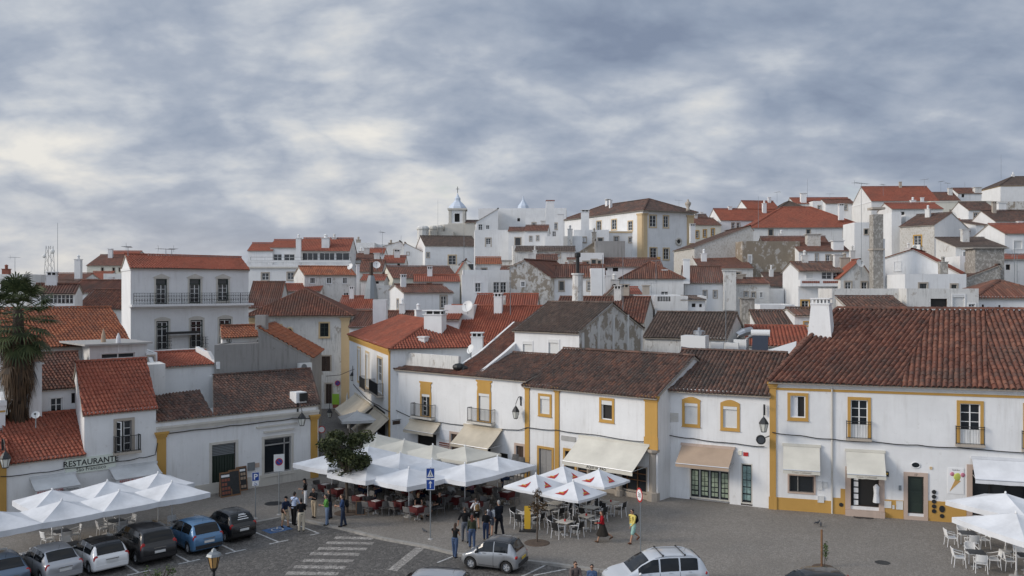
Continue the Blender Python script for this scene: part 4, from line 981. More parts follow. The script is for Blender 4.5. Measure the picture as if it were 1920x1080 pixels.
H('white house with long red roof and barred slot windows', 571, 118, 668, 515, ridge=500, ang=18, bang=112, dep=10, rm='orange', wm='white_old', det=1, wins=[(582, 521, 590, 531, 'ws'), (613, 521, 621, 531, 'ws'), (643, 521, 650, 531, 'ws'), (645, 549, 653, 557, 'ws')], chim=[(671, 497, 550, 6, 'white', 'cap', -.02)])
# big white apartment block
AP = H('long white apartment block with pierced balcony wall and red roofs', 464, 138, 658, 500, ang=2, dep=14, kind='flat', par=.1, wm='white', wins=[(491, 512, 504, 525, 'gw'), (539, 511, 551, 524, 'gw')])
fA = AP['pl']['f']; mb = MB(); zA = AP['zE']
mb.pbox(fA, 0, AP['W'], zA-.25, zA, 0, .25).build('string_course', 'palestone', AP['root'])
b = MB(); n = 44
for i in range(n):
    a = AP['W']*i/n
    if i % 7 in (0, 6): b.pbox(fA, a, a+AP['W']/n, zA+.0, zA+.95, .02, .2)
    else: b.pbox(fA, a, a+AP['W']/n, zA, zA+.3, .02, .2); b.pbox(fA, a+.1, a+.2, zA+.3, zA+.7, .06, .16)
b.pbox(fA, 0, AP['W'], zA+.68, zA+1.0, 0, .22); b.build('balcony_wall', 'white', AP['root']); railing(fA, .5, AP['W'], zA+.95, zA+1.5, .1, AP['root'], ret=False, step=2.0)
H('white upper storey with short red roof on the apartment block', 465, 140.5, 511, 469, ridge=456, ang=2, dep=6, rm='red', det=0, wins=[(489, 486, 490, 487, 'xo')][:0], base=15)
H('white upper storey with two dark windows on the apartment block', 507, 141, 560, 463, ridge=450, ang=2, dep=6, rm='red', det=0, base=15, wins=[(513, 477, 528, 489, 'xw'), (533, 477, 552, 489, 'xw')])
H('glazed penthouse with red roof on the apartment block', 562, 141, 656, 466, ridge=447, ang=2, dep=7, rm='red', det=0, base=15, oh=.9, wins=[(567, 474, 596, 488, 'wv'), (599, 474, 627, 488, 'wv'), (630, 474, 655, 488, 'wv')], chim=[(560, 447, 500, 9, 'white', 'pot', -.15), (611, 447, 470, 14, 'white', 'pot', .1), (627, 446, 460, 9, 'white_old', 'pot', .5)])
# far left
H('white block with flat top far left above the palm', -5, 122, 50, 514, ang=3, dep=8, kind='flat', wm='white2', chim=[(12, 505, 520, 12, 'brickred', 'pot', .3)])
H('long dark tiled roof far left beside the white chimney', 60, 118, 150, 545, ridge=525, ang=2, dep=10, rm='old', det=0)
H('dark red roof below the white cowled chimney', 84, 128, 150, 528, ridge=513, ang=2, dep=8, rm='redold', det=0, chim=[(147, 487, 525, 11, 'white', 'pot', -.1)])
H('brown roof with a long ridge left of the tall white house', 120, 108, 236, 548, ridge=526, ang=3, dep=10, rm='redold', det=1)
H('brown ribbed roof directly left of the tall white house', 143, 90, 238, 578, ridge=543, ang=8, dep=11, rm='redold', det=2)
H('white framed attic with a row of windows under a brown roof', 60, 84, 140, 549, ridge=533, ang=18, dep=5, rm='redold', det=1, wins=[(77, 551, 92, 569, 'xw'), (93, 551, 107, 569, 'xw'), (108, 551, 122, 569, 'xw'), (123, 551, 137, 569, 'xw')])
H('red roofed house and white gable far behind the brown roofs', 157, 135, 196, 524, ridge=510, ang=2, dep=7, rm='red', det=0)
H('low white block beyond the brown roofs', 194, 132, 236, 513, ang=2, dep=6, kind='flat', wm='white2')
H('large cream hall with a broad brown roof on the left skyline', 163, 175, 250, 497, ridge=478, ang=4, dep=14, rm='redold', wm='cream', det=0, wins=[(190, 502, 194, 509, 'go'), (211, 502, 215, 509, 'go'), (223, 502, 227, 509, 'go')])
H('raised red roof of the cream hall on the skyline', 196, 184, 250, 481, ridge=471, ang=4, dep=10, rm='red', det=0)
# roofs right of the alley house
H('dark red roof slope right of the alley house', 655, 96, 765, 612, ridge=584, ang=-3, dep=9, rm='redold', det=1)
H('small pink red roof behind the alley house', 632, 110, 700, 578, ridge=556, ang=2, dep=9, rm='red', det=1)
H('white box chimney house between two red roofs', 699, 93, 724, 562, ang=4, dep=2.5, kind='flat', par=.1, base=8)
BRW = H('white house with blank front wall and brown roof above the red roofs', 757, 104, 849, 548, ridge=534, ang=17, bang=113, dep=8, rm='redold', det=1)
H('cream house with ochre corner and brown roof', 737, 122, 858, 520, ridge=500, ang=14, bang=108, dep=10, rm='redold', wm='cream', det=0, wins=[(735, 524, 736, 525, 'xo')][:0])
H('white annex with bright red roof edge and solar panel', 776, 112, 862, 527, ridge=516, ang=6, dep=7, rm='red', det=0, wins=[(800, 530, 810, 537, 'xo')])
R1 = H('broad smooth red roofed house behind the cafe', 832, 84, 1078, 646, ridge=574, ang=-12, dep=13, rm='red', det=2, per=.25, rag=.3)
H('higher red roof with white skylight behind the cafe', 888, 92, 1005, 578, ridge=552, ang=-4, dep=9, rm='red', det=1, chim=[(945, 556, 580, 6, 'white_old', 'cap', -.05)])
xy = P(989, 90); 
H('small white house with curved gable and satellite dish among red roofs', 833, 88, 888, 572, ridge=562, ang=-6, dep=4, rm='red', det=1, kind='flat', par=.1)
H('red lean-to roof with white curved gable beside the dish', 832, 86, 860, 598, ridge=573, ang=-6, dep=5, rm='red', kind='shed', det=1)
H('brown roof house with white verge and round chimney', 1030, 85, 1206, 602, ridge=557, ang=-14, bang=74, dep=10, rm='redold', det=2, wm='white_old', per=.27)
xy = P(1083, 83.5); DC = empty('round_chimney', (xy.x, xy.y, 8.5), 'white domed bread oven chimney with tall whitewashed shaft', 'chimney')
MB().lathe((xy.x, xy.y, 8), [(1.3, 0), (1.25, 2.0), (.95, 2.9), (.62, 3.4), (.58, 3.6)], 14).build('dome', 'rubble', DC, smooth=True); MB().lathe((xy.x, xy.y, 11.5), [(.55, 0), (.5, 3.0), (.62, 3.05), (.62, 3.2)], 10).build('shaft', 'white_old', DC); MB().lathe((xy.x, xy.y, 14.7), [(.2, 0), (.18, 1.5), (.3, 1.55), (.3, 1.9), (.05, 2.0)], 8).build('cowl', 'cable_black', DC)
D3 = H('broad grey brown tiled roof over a stained white wall', 1208, 76, 1362, 630, ridge=586, ang=-24, dep=9.5, rm='grey', wm='white_old', det=2, per=.27)
RED = H('bright red corrugated roof beside the solar heater', 1400, 73, 1522, 646, ridge=611, ang=-14, dep=7, rm='red', kind='shed', det=2, per=.3, rag=.1, wm='white_old')
H('dark roof between the grey roof and the red corrugated roof', 1418, 80, 1492, 607, ridge=583, ang=-6, dep=7, rm='old', det=1)
H('small dark roof on a white cottage left of the tapered chimney', 1490, 79, 1560, 590, ridge=578, ang=-4, dep=6, rm='old', det=1, wins=[(1508, 604, 1516, 610, 'yw')])
H('tiled roof with a black skylight above the corner building', 1594, 70.5, 1706, 581, ridge=556, ang=-8, dep=5, rm='old', kind='shed', det=2, per=.3, wm='white_old')
H('long whitewashed wall with red coping behind the corner building', 1560, 76.5, 1705, 541, ang=-6, dep=5, kind='flat', wm='white_old', fascia=None)
H('cluttered white yard wall with grey stains behind the corner roof', 1700, 74, 1835, 541, ang=-6, dep=7, kind='flat', wm='white_old', wins=[(1745, 560, 1776, 579, 'xo'), (1786, 553, 1808, 578, 'wb'), (1816, 570, 1828, 580, 'ww')])
H('white house with low hipped brown roof at the right edge', 1829, 76, 1990, 556, ridge=526, ang=-6, dep=8, kind='hip', rm='redold', det=1, wins=[(1841, 571, 1845, 577, 'xo'), (1872, 572, 1876, 577, 'xo')])
# second tier
WG = H('weathered grey house side wall with sloping brown roof', 955, 108, 1032, 520, ridge=487, ang=0, bang=62, dep=9, kind='cross', apex=.38, zeave=Zp(500, 108), rm='redold', wm='weathered', det=1, eaveR=519, wins=[(977, 528, 984, 537, 'ww')])
H('white house with two tall windows right of the weathered wall', 1032, 109, 1135, 519, ridge=497, ang=-4, dep=9, rm='redold', det=1, wins=[(1049, 528, 1057, 544, 'gG'), (1101, 528, 1108, 545, 'gw')])
H('pale house with a wide gridded window', 868, 113, 958, 506, ang=4, dep=8, kind='flat', wm='white', wins=[(925, 529, 936, 549, 'ww'), (938, 529, 949, 549, 'ww')])
H('plain blue white wall house left of the gridded window', 866, 106, 915, 515, ang=4, dep=4, kind='flat', wm='white')
H('cream gable house with a small green window and red roof', 852, 120, 893, 520, ridge=489, ang=6, dep=9, kind='cross', rm='red', wm='cream', det=0, wins=[(878, 495, 888, 507, 'wG')])
H('white house with small bright red roof over the gridded window', 893, 122, 940, 494, ridge=483, ang=3, dep=7, rm='orange', wm='white2', det=0)
H('bare yellow brown gable wall in front of the white terraces', 1105, 92, 1192, 583, ridge=536, ang=-4, dep=5, kind='cross', apex=.55, rm='old', wm='bare', det=1)
H('long white terrace house with stone string course', 1140, 98, 1325, 555, ang=-8, dep=8, kind='flat', wm='white2', wins=[(1218, 556, 1238, 563, 'xs'), (1296, 560, 1304, 572, 'xo'), (1312, 566, 1318, 573, 'xo')])
H('low white flat roofed house with grilled opening', 1228, 90, 1290, 555, ang=-5, dep=6, kind='flat', wm='white2', wins=[(1233, 556, 1257, 565, 'xs')])
HP = H('white house with large hipped brown roof in the middle of the town', 1163, 110, 1282, 521, ridge=491, ang=-6, dep=12, kind='hip', apex=.45, rm='redold', det=1, wm='white2', wins=[(1240, 547, 1252, 554, 'xw')], chim=[(1287, 487, 520, 12, 'white', 'cap', .02), (1247, 507, 520, 11, 'white', 'cap', .15)], base=4)
H('white house with brown monopitch roof beside the hipped roof', 1283, 111, 1357, 529, ridge=500, ang=-8, dep=9, rm='redold', det=1, wm='white', wins=[(1319, 545, 1325, 558, 'gw'), (1338, 545, 1344, 558, 'gw')], chim=[(1368, 508, 570, 22, 'white_old', 'cap', -.1)])
H('white house with three small windows and brown eaves', 1378, 112, 1442, 531, ridge=522, ang=-4, dep=6, rm='redold', det=1, wm='white_old', wins=[(1396, 547, 1402, 556, 'gw'), (1410, 548, 1416, 558, 'gw'), (1425, 548, 1430, 558, 'ww')])
H('white garden terrace with lattice parapet', 1425, 88, 1490, 571, ang=-4, dep=5, kind='flat', wm='white')
H('weathered long wall with brown monopitch roof below the stone gable', 1312, 124, 1412, 502, ridge=482, ang=-4, dep=7, rm='redold', det=0, wm='white_old', kind='shed', wins=[(1416, 508, 1417, 509, 'xo')][:0])
GB = H('great weathered gable wall of whitewashed rubble', 1302, 130, 1412, 466, ridge=424, ang=4, dep=12, kind='cross', apex=.95, zeave=Zp(463, 130), eaveR=430, rm='old', wm='limerubble', det=0)
H('tall bare brown party wall with white quoins', 1392, 127, 1500, 452, ridge=443, ang=2, dep=10, kind='flat', wm='bare', wins=[(1403, 478, 1409, 493, 'wb')])
H('brown tiled roof behind the bare party wall', 1436, 133, 1560, 466, ridge=444, ang=-6, dep=9, rm='redold', det=0, wm='bare')
H('white house with brown lean-to roof and pergola', 1446, 116, 1500, 536, ridge=512, ang=-4, dep=6, kind='shed', rm='old', det=0, wm='white_old', wins=[(1475, 552, 1482, 566, 'ww')])
H('white house with two slim windows under brown eaves', 1498, 125, 1592, 470, ridge=456, ang=-4, dep=8, rm='redold', det=0, wins=[(1507, 476, 1512, 490, 'gw'), (1529, 476, 1534, 490, 'gw'), (1549, 478, 1556, 494, 'gw'), (1560, 478, 1567, 494, 'gw')], chim=[(1570, 452, 475, 19, 'white', 'cap', .1)])
DV = H('white house with pierced clay parapet and dark eaves', 1497, 106, 1578, 506, ridge=492, ang=-4, dep=8, rm='old', det=1, oh=.7, wins=[(1512, 511, 1524, 522, 'wb'), (1541, 510, 1559, 523, 'xw'), (1562, 510, 1574, 523, 'xw'), (1503, 564, 1516, 576, 'yw')])
mb = MB().pbox(DV['pl']['f'], 0, DV['W'], Zp(537, 106), Zp(525, 106), 0, .9); mb.build('balcony', 'white', DV['root']); mb = MB()
for x0, x1 in ((1500, 1533), (1539, 1571)):
    for i in range(9): u = DV['pl']['f'].u(x0+(x1-x0)*(i+.5)/9); mb.pbox(DV['pl']['f'], u-.1, u+.1, Zp(531, 106), Zp(527, 106), .9, .93)
mb.build('clay_lattice', 'brickred', DV['root'])
H('grey white gabled annex next to the tall stone stack', 1576, 104, 1636, 520, ridge=487, ang=0, dep=6, kind='cross', apex=.6, rm='red', wm='white_old', det=1)
xy = P(1643, 102); TS = empty('tall_chimney', (xy.x, xy.y, 4), 'tall square stone chimney stack with a moulded cap', 'chimney'); MB().box((xy.x, xy.y, 13), (1.15, 1.15, 17.6)).build('shaft', 'rubble', TS); MB().box((xy.x, xy.y, Zp(393, 102)+.1), (1.5, 1.5, .25)).build('moulding', 'stone', TS); MB().box((xy.x, xy.y, Zp(468, 102)), (1.4, 1.4, .2)).build('moulding', 'stone', TS)
MB().box((xy.x+.75, xy.y+.3, 11), (.35, 1.0, 16)).build('white_side', 'white', TS)
GW = H('white gable house with red roof slope and two dark windows', 1655, 105, 1806, 510, ridge=467, ang=-32, dep=12, kind='cross', apex=.38, zeave=Zp(484, 105), eaveR=516, rm='red', det=1, wins=[(1677, 491, 1689, 507, 'wG'), (1724, 486, 1737, 494, 'xw')])
H('white walled yard below the gable house', 1697, 96, 1812, 514, ang=-4, dep=6, kind='flat', wm='white')
SG = H('ruinous grey stone gable with a massive square chimney', 1770, 99, 1876, 540, ridge=497, ang=-4, dep=4, kind='cross', apex=.97, zeave=Zp(536, 99), eaveR=501, rm='old', wm='rubble', det=0, chim=[(1846, 467, 520, 52, 'rubble', 'cap', .5)])
YW = H('white gabled house with a yellow framed window and brown roof', 1687, 137, 1752, 424, ridge=401, ang=-50, dep=11.5, kind='gable', rm='old', det=0, wm='limerubble', wins=[(1714, 442, 1727, 460, 'yw'), (1781, 442, 1785, 446, 'xo', 'r')])
gq = YW['pl']['r']; MB().face([gq.pt(0, YW['z0'], .02), gq.pt(11.5, YW['z0'], .02), gq.pt(11.5, YW['zE'], .02), gq.pt(5.75, YW['zridge']-.12, .02), gq.pt(0, YW['zE'], .02)]).build('gable_render', 'white', YW['root'])
ac_unit(YW['pl']['f'], 1713, 459, 1727, 468, 'air conditioner below the yellow framed window on the hill')
H('dark slate lean-to roofs right of the white gable', 1792, 118, 1886, 462, ridge=446, ang=-2, dep=6, kind='shed', rm='grey', det=0, wm='white_old', wins=[(1806, 472, 1822, 480, 'ws')])
H('white block with a red strip roof behind the slate roofs', 1803, 140, 1832, 433, ridge=411, ang=-2, dep=6, kind='shed', rm='red', det=0)
H('white house with a corner window under a small roof', 1830, 138, 1880, 421, ridge=413, ang=-2, dep=8, kind='shed', rm='old', det=0, wins=[(1847, 424, 1861, 436, 'gw')])
H('white house with brown roof at the right edge on the hill', 1866, 136, 1990, 414, ridge=395, ang=-3, dep=9, rm='old', det=0, wins=[(1885, 421, 1893, 430, 'xw')])
H('white house with bright red roof at the right edge', 1884, 120, 1990, 437, ridge=420, ang=-3, dep=9, rm='red', det=0, wins=[(1901, 450, 1916, 466, 'wb')])
H('white flat house with red eaves at the right edge below', 1872, 104, 1990, 485, ridge=478, ang=-3, dep=7, rm='red', det=0, wm='white2', wins=[(1886, 496, 1894, 506, 'xo')])
# hilltop behind
RH = H('long white walled convent with huge red hipped roof', 1408, 170, 1622, 426, ridge=388, ang=-3, dep=16, kind='hip', apex=.5, rm='red', wm='white2', det=0, oh=.5, chim=[(1577, 386, 405, 9, 'white', 'slot', .1)])
H('street row with cream bands rising to the convent', 1300, 182, 1352, 421, ridge=409, ang=8, dep=9, rm='redold', wm='cream', det=0, wins=[(1305, 433, 1310, 446, 'yw'), (1319, 431, 1324, 444, 'yw'), (1334, 429, 1339, 442, 'yw')], base=10)
H('white terrace row with a low red roof below the skyline', 1351, 186, 1470, 412, ridge=392, ang=6, dep=9, rm='red', det=0, wins=[(1372, 418, 1377, 432, 'gw'), (1382, 418, 1387, 432, 'gw')], base=10)
H('ornate white roof lantern house behind the palace corner', 1298, 190, 1330, 412, ridge=402, ang=0, dep=7, rm='old', wm='white2', det=0, base=12)
MS = H('dark slate mansard roof on the skyline', 1452, 196, 1525, 396, ridge=379, ang=-4, dep=14, kind='hip', rm='grey', det=0, wm='white2')
H('white house with red roof slope on the skyline left of the slate roof', 1405, 200, 1465, 395, ridge=377, ang=8, dep=9, rm='red', det=0)
H('row of low white skyline houses with brown eaves', 1490, 205, 1600, 381, ridge=371, ang=-2, dep=8, rm='red', det=0, wm='white2', chim=[(1506, 363, 380, 10, 'white', 'cap', .1), (1548, 374, 384, 9, 'white', 'cap', .1)])
H('white house with a red roof plane and roof terrace on the skyline', 1634, 188, 1760, 376, ridge=350, ang=-2, dep=12, kind='gable', rm='red', wm='white2', det=0, fascia='white')
H('low white house with red roof in front of the skyline terrace', 1672, 165, 1768, 391, ridge=381, ang=-2, dep=7, rm='red', wm='white2', det=0)
H('long cream classical building with balustrade on the hill', 1745, 182, 1860, 377, ang=-3, dep=10, kind='flat', wm='cream', wins=[(1781, 394, 1791, 404, 'gw'), (1803, 394, 1812, 408, 'gw')], fascia='palestone')
H('red brown roof between the skyline terrace and the classical building', 1742, 196, 1800, 375, ridge=361, ang=-2, dep=7, rm='redold', det=0)
H('small white house with dark window on the skyline', 1796, 200, 1840, 362, ridge=353, ang=-2, dep=6, rm='redold', det=0, wins=[(1803, 364, 1808, 370, 'xo')], chim=[(1832, 352, 365, 12, 'white_old', 'cap', .1)])
H('white house with brown tile roof and white chimneys on the hill', 1816, 160, 1868, 393, ridge=379, ang=-3, dep=8, rm='old', det=0, chim=[(1877, 381, 400, 14, 'white', 'cap', -.05)])
H('grey stone ruin wall on the hill', 1855, 186, 1925, 378, ang=-3, dep=6, kind='flat', wm='weathered')
H('white villa with grey hipped roof at the top right', 1876, 205, 1990, 347, ridge=331, ang=-4, dep=10, kind='hip', rm='grey', det=0, wm='white', fascia='ochre')
# centre: cathedral hill
PA = H('large white palace with pale ochre corner pilasters and brown hipped roof', 1205, 150, 1300, 393, ridge=379, ang=27, bang=119, dep=25, kind='hip', apex=.5, rm='old', det=0, oh=.9, per=.35, fascia='palestone',
       wins=[(1218, 404, 1230, 425, 'pw'), (1244, 405, 1253, 426, 'pw'), (1219, 465, 1231, 483, 'pw'), (1244, 466, 1254, 486, 'pw'), (1119, 415, 1127, 434, 'pw', 'l'), (1147, 412, 1156, 430, 'pw', 'l'), (1178, 415, 1186, 432, 'pw', 'l')])
pf = PA['pl']['f']; pilaster(pf, 0, pf.u(1213), PA['z0']+3, PA['zE']-.6, PA['root'], 'ochre_pale', o=.15); pilaster(pf, pf.u(1288), PA['W'], PA['z0']+3, PA['zE']-.6, PA['root'], 'ochre_pale', o=.15)
pl_ = PA['pl']['l']; pilaster(pl_, PA['pl']['l'].u(1196), 24.99, PA['z0']+3, PA['zE']-.6, PA['root'], 'ochre_pale', o=.15)
c = pf.at(1272, 453, .05); MB().tube([c+Vector((pf.d.x, pf.d.y, 0))*.55*math.cos(k*PI/8)+Vector((0, 0, .55*math.sin(k*PI/8))) for k in range(17)], .2, 6).build('oculus_frame', 'palestone', PA['root']); MB().face([c+Vector((pf.d.x, pf.d.y, 0))*.5*math.cos(k*PI/8)+Vector((0, 0, .5*math.sin(k*PI/8))) for k in range(16)]).build('oculus_pane', 'glass', PA['root'])
H('white lower wing with ochre bands beside the palace', 1140, 152, 1200, 433, ang=8, dep=3, kind='flat', wm='white', fascia='ochre_pale')
c = P(1290, 152); U = empty('stone_urn', (c.x, c.y, 27), 'carved stone urn on the palace corner', 'urn'); MB().lathe((c.x, c.y, 26.6), [(.4, 0), (.3, .4), (.2, .5), (.5, 1.1), (.55, 1.4), (.3, 1.6), (.2, 1.7), (.15, 1.95), (.02, 2.1)], 8).build('urn_body', 'stone', U, smooth=True)
H('large plain white building with a stepped skyline wall', 897, 185, 1062, 391, ang=-4, dep=12, kind='flat', wm='white', wins=[(970, 409, 975, 415, 'xo')])
H('white hall wall sloping down at the left of the skyline building', 893, 178, 934, 415, ang=4, dep=6, kind='cross', apex=1.0, ridge=391, rm='grey', det=0, chim=[(900, 420, 430, 3, 'white', 'cap')])
xy = P(1029, 160); LC = empty('tall_chimney', (xy.x, xy.y, 15), 'tall leaning whitewashed chimney slab on the centre skyline', 'chimney'); r_ = lambda w, z, o: [Vector((xy.x+o+sx*w, xy.y+sy*.6, z)) for sx, sy in ((-1, -1), (1, -1), (1, 1), (-1, 1))]
A_, B_ = r_(1.25, 15, -.2), r_(.7, Zp(377, 160), .25); mb = MB().face(A_[::-1]).face(B_)
for i in range(4): mb.face([A_[i], A_[(i+1) % 4], B_[(i+1) % 4], B_[i]])
mb.build('shaft', 'white', LC); MB().box((xy.x+.25, xy.y, Zp(377, 160)+.06), (1.6, 1.4, .14)).build('cap_slab', 'brickred', LC)
H('white house with door balcony below the plain white building', 890, 152, 955, 431, ang=3, dep=9, kind='flat', wm='white', wins=[(911, 447, 920, 463, 'gl')])
H('white house with small brown roof and stone framed window', 953, 148, 984, 433, ridge=427, ang=-3, dep=7, rm='redold', det=0, wins=[(966, 446, 976, 460, 'gW')])
H('white house with two little windows and brown eaves', 983, 146, 1026, 432, ridge=423, ang=-6, dep=7, rm='redold', det=0, wins=[(993, 443, 997, 452, 'gw'), (1006, 442, 1010, 451, 'gw')])
H('white terraced house with bottle shaped chimney', 1022, 144, 1092, 443, ang=-4, dep=8, kind='flat', wm='white', chim=[(1050, 402, 445, 8, 'white', 'cap', .2), (1069, 430, 470, 9, 'white_old', 'pot', -.05), (1097, 398, 445, 15, 'white', 'slot', .5)], wins=[(1036, 434, 1042, 443, 'xw')])
H('cluttered whitewashed house with peeling roof terrace', 966, 128, 1078, 470, ridge=463, ang=-3, dep=7, rm='grey', det=0, wm='white_old', wins=[(1043, 475, 1050, 482, 'gw')], chim=[(1003, 470, 490, 8, 'white_old', 'pot', -.1)])
H('peeling white wall house left of the roof terrace', 962, 132, 1002, 460, ang=2, dep=5, kind='flat', wm='white_old')
H('small brown roof below the peeling terrace', 1006, 121, 1045, 486, ridge=478, ang=-2, dep=4, rm='redold', det=0, wm='white2')
H('grey rendered gable with a brown side and dark chimney', 1116, 126, 1172, 452, ang=-2, dep=5, kind='flat', wm='cement', par=.05)
H('bare brown gable beside the grey rendered block', 1086, 128, 1120, 472, ridge=451, ang=-2, dep=5, kind='cross', apex=.9, rm='old', wm='bare', det=0, chim=[(1114, 436, 455, 8, 'rubble', 'pot', .2)])
H('white stepped wall house below the grey block', 1086, 120, 1132, 474, ang=-2, dep=6, kind='flat', wm='white')
H('white house with low brown roof in front of the palace', 1132, 119, 1242, 499, ridge=485, ang=-4, dep=8, rm='redold', det=0, wins=[(1149, 502, 1159, 509, 'xo'), (1132, 502, 1139, 507, 'xo')], chim=[(1235, 483, 500, 5, 'ochre', 'cap', .5)])
H('white house with brown tiled gable beside the round chimney', 1062, 113, 1100, 511, ridge=494, ang=-2, dep=6, kind='gable', rm='redold', det=0, wm='white_old')
CL = H('low white hall with grey brown roof below the cathedral', 797, 166, 896, 460, ridge=443, ang=10, bang=106, dep=10, rm='grey', det=0, wm='white', wins=[(800, 474, 805, 482, 'gw'), (841, 479, 855, 496, 'pw')])
H('stone walled terrace with potted plants below the hall', 790, 158, 892, 497, ang=4, dep=6, kind='flat', wm='white_old', par=1.0)
H('white gable house with red roof left of the low hall', 757, 168, 800, 470, ridge=455, ang=4, dep=9, kind='cross', apex=.05, zeave=Zp(458, 168), eaveR=475, rm='orange', det=0, wins=[(763, 473, 767, 478, 'gw')])
H('pale rendered house with pitched roofline left of the red gable', 720, 172, 762, 461, ridge=452, ang=3, dep=8, kind='cross', apex=.7, rm='grey', wm='white2', det=0, chim=[(733, 456, 470, 9, 'stone', 'pot', .1)])
H('white flat house with a pale water tank on the left skyline', 668, 176, 702, 455, ang=2, dep=8, kind='flat', wm='white', chim=[(672, 450, 460, 8, 'stone', 'pot', .1)])
H('brown roof rows in front of the left skyline houses', 660, 148, 705, 486, ridge=476, ang=2, dep=8, rm='redold', det=0, wm='white2')
H('dark red roofed house with white gable near the vents', 718, 146, 758, 492, ridge=480, ang=3, dep=8, rm='red', det=0, wm='white2', wins=[(745, 494, 750, 499, 'xo')])
H('long brown roof behind the grey metal flue', 672, 128, 716, 508, ridge=488, ang=2, dep=8, rm='redold', det=0, wm='white_old')
H('red roofed white house with small dark window beside the flue', 676, 116, 720, 525, ridge=516, ang=2, dep=6, rm='red', det=0, wm='white_old', wins=[(702, 527, 710, 532, 'xo')])
H('white wall with a brown coping left of the blank fronted house', 700, 110, 742, 535, ang=2, dep=6, kind='flat', wm='white_old')
# small infill between the bigger houses
for i, (lab, xl, Y, xr, ev, kw) in enumerate((
    ('white sloping wall house left of the leaning chimney', 985, 172, 1062, 408, dict(kind='flat')), ('blank white wall before the left palace wing', 1076, 147, 1142, 431, dict(kind='flat', par=.8)), ('white box block right of the two tall windows', 1108, 107, 1134, 503, dict(kind='flat')),
    ('short red tiled strip behind the bare yellow gable', 1161, 94, 1204, 551, dict(kind='shed', ridge=539, rm='red', det=0)), ('white front with a cornice before the hipped brown roof', 1190, 91.5, 1276, 553, dict(kind='flat', floor=(Zp(575, 91.5),))), ('white shack with dark openings right of the cornice front', 1277, 90, 1322, 561, dict(kind='shed', ridge=556, rm='grey', wins=[(1297, 569, 1304, 576, 'xo'), (1311, 570, 1316, 576, 'xo')])),
    ('little white block on the right hand hill behind the stone stack', 1672, 140, 1690, 398, dict(kind='flat')), ('second little white block on the right hand hill', 1698, 141, 1717, 402, dict(kind='flat')), ('white wall between the convent and the stone stack', 1602, 150, 1692, 417, dict(kind='flat')), ('white skyline block with a dark parapet line', 1524, 202, 1575, 377, dict(kind='flat')), ('white skyline house with two chimneys', 1548, 200, 1602, 381, dict(kind='gable', ridge=374, rm='redold', det=0)),
    ('small white house tucked under the palace terrace', 1064, 124, 1088, 486, dict(kind='shed', ridge=480, rm='redold', det=0)), ('narrow white house left of the weathered gable', 938, 118, 962, 508, dict(kind='gable', ridge=500, rm='redold', det=0)), ('white dormer house over the brown roof row', 862, 140, 886, 494, dict(kind='cross', ridge=486, rm='red', det=0)), ('long low white terrace wall with dark coping', 905, 136, 968, 487, dict(kind='flat', fascia='cement', wm='white_old')),
    ('white terrace house below the great rubble gable', 1357, 118, 1398, 517, dict(kind='flat', wm='white_old')), ('white cube with a flat roof below the bare party wall', 1440, 113, 1470, 541, dict(kind='flat')), ('low white house under the dark slate roofs', 1800, 112, 1872, 480, dict(kind='flat')), ('white stepped house at the right edge of the hill', 1838, 128, 1886, 442, dict(kind='flat')), ('brown roofed white house between skyline and classical building', 1700, 172, 1752, 399, dict(kind='gable', ridge=391, rm='old', det=0)),
    ('white house with a red roof below the left skyline', 690, 158, 720, 474, dict(kind='gable', ridge=466, rm='red', det=0)), ('pale flat house behind the water tank', 700, 182, 730, 458, dict(kind='flat')), ('low white house on the far left skyline', 40, 150, 88, 521, dict(kind='flat')), ('white wall house behind the mottled alley roof', 640, 122, 684, 540, dict(kind='flat', wm='white_old')))): H(lab, xl, Y, xr, ev, ang=-3 if xl > 900 else 3, dep=6, **kw)
for lab, px, Y, y0, y1, w, m_, st in (('bottle shaped white chimney before the palace wing', 1052, 143, 402, 446, 9, 'white', 'cap'), ('dark topped stone chimney by the bare yellow gable', 1211, 93, 536, 575, 13, 'stone', 'cap'), ('grey stone chimney behind the broad grey brown roof', 1401, 84, 560, 590, 24, 'rubble', 'cap'), ('whitewashed rubble chimney on the brown hill roof', 1524, 128, 440, 470, 24, 'limerubble', 'cap'),
    ('small capped stone chimney by the pierced parapet house', 1583, 107, 484, 502, 16, 'stone', 'pot'), ('brick coloured stone chimney beside the red gable slope', 1768, 98, 492, 540, 14, 'rubble', 'pot'), ('white chimney with slots on the terrace right of the red roofs', 895, 72, 632, 662, 21, 'white', 'slot'), ('tall white chimney over the left skyline houses', 1345, 115, 512, 535, 10, 'white', 'slot')):
    p = P(px, Y); o = empty('chimney_stack', (p.x, p.y, Zp(y1, Y)-1), lab, 'chimney', 'free standing chimneys'); chimney(o, p, w/F*Y, w/F*Y*.8, Zp(y1, Y)-1.5, Zp(y0, Y), m_, -.1, st, name='shaft')
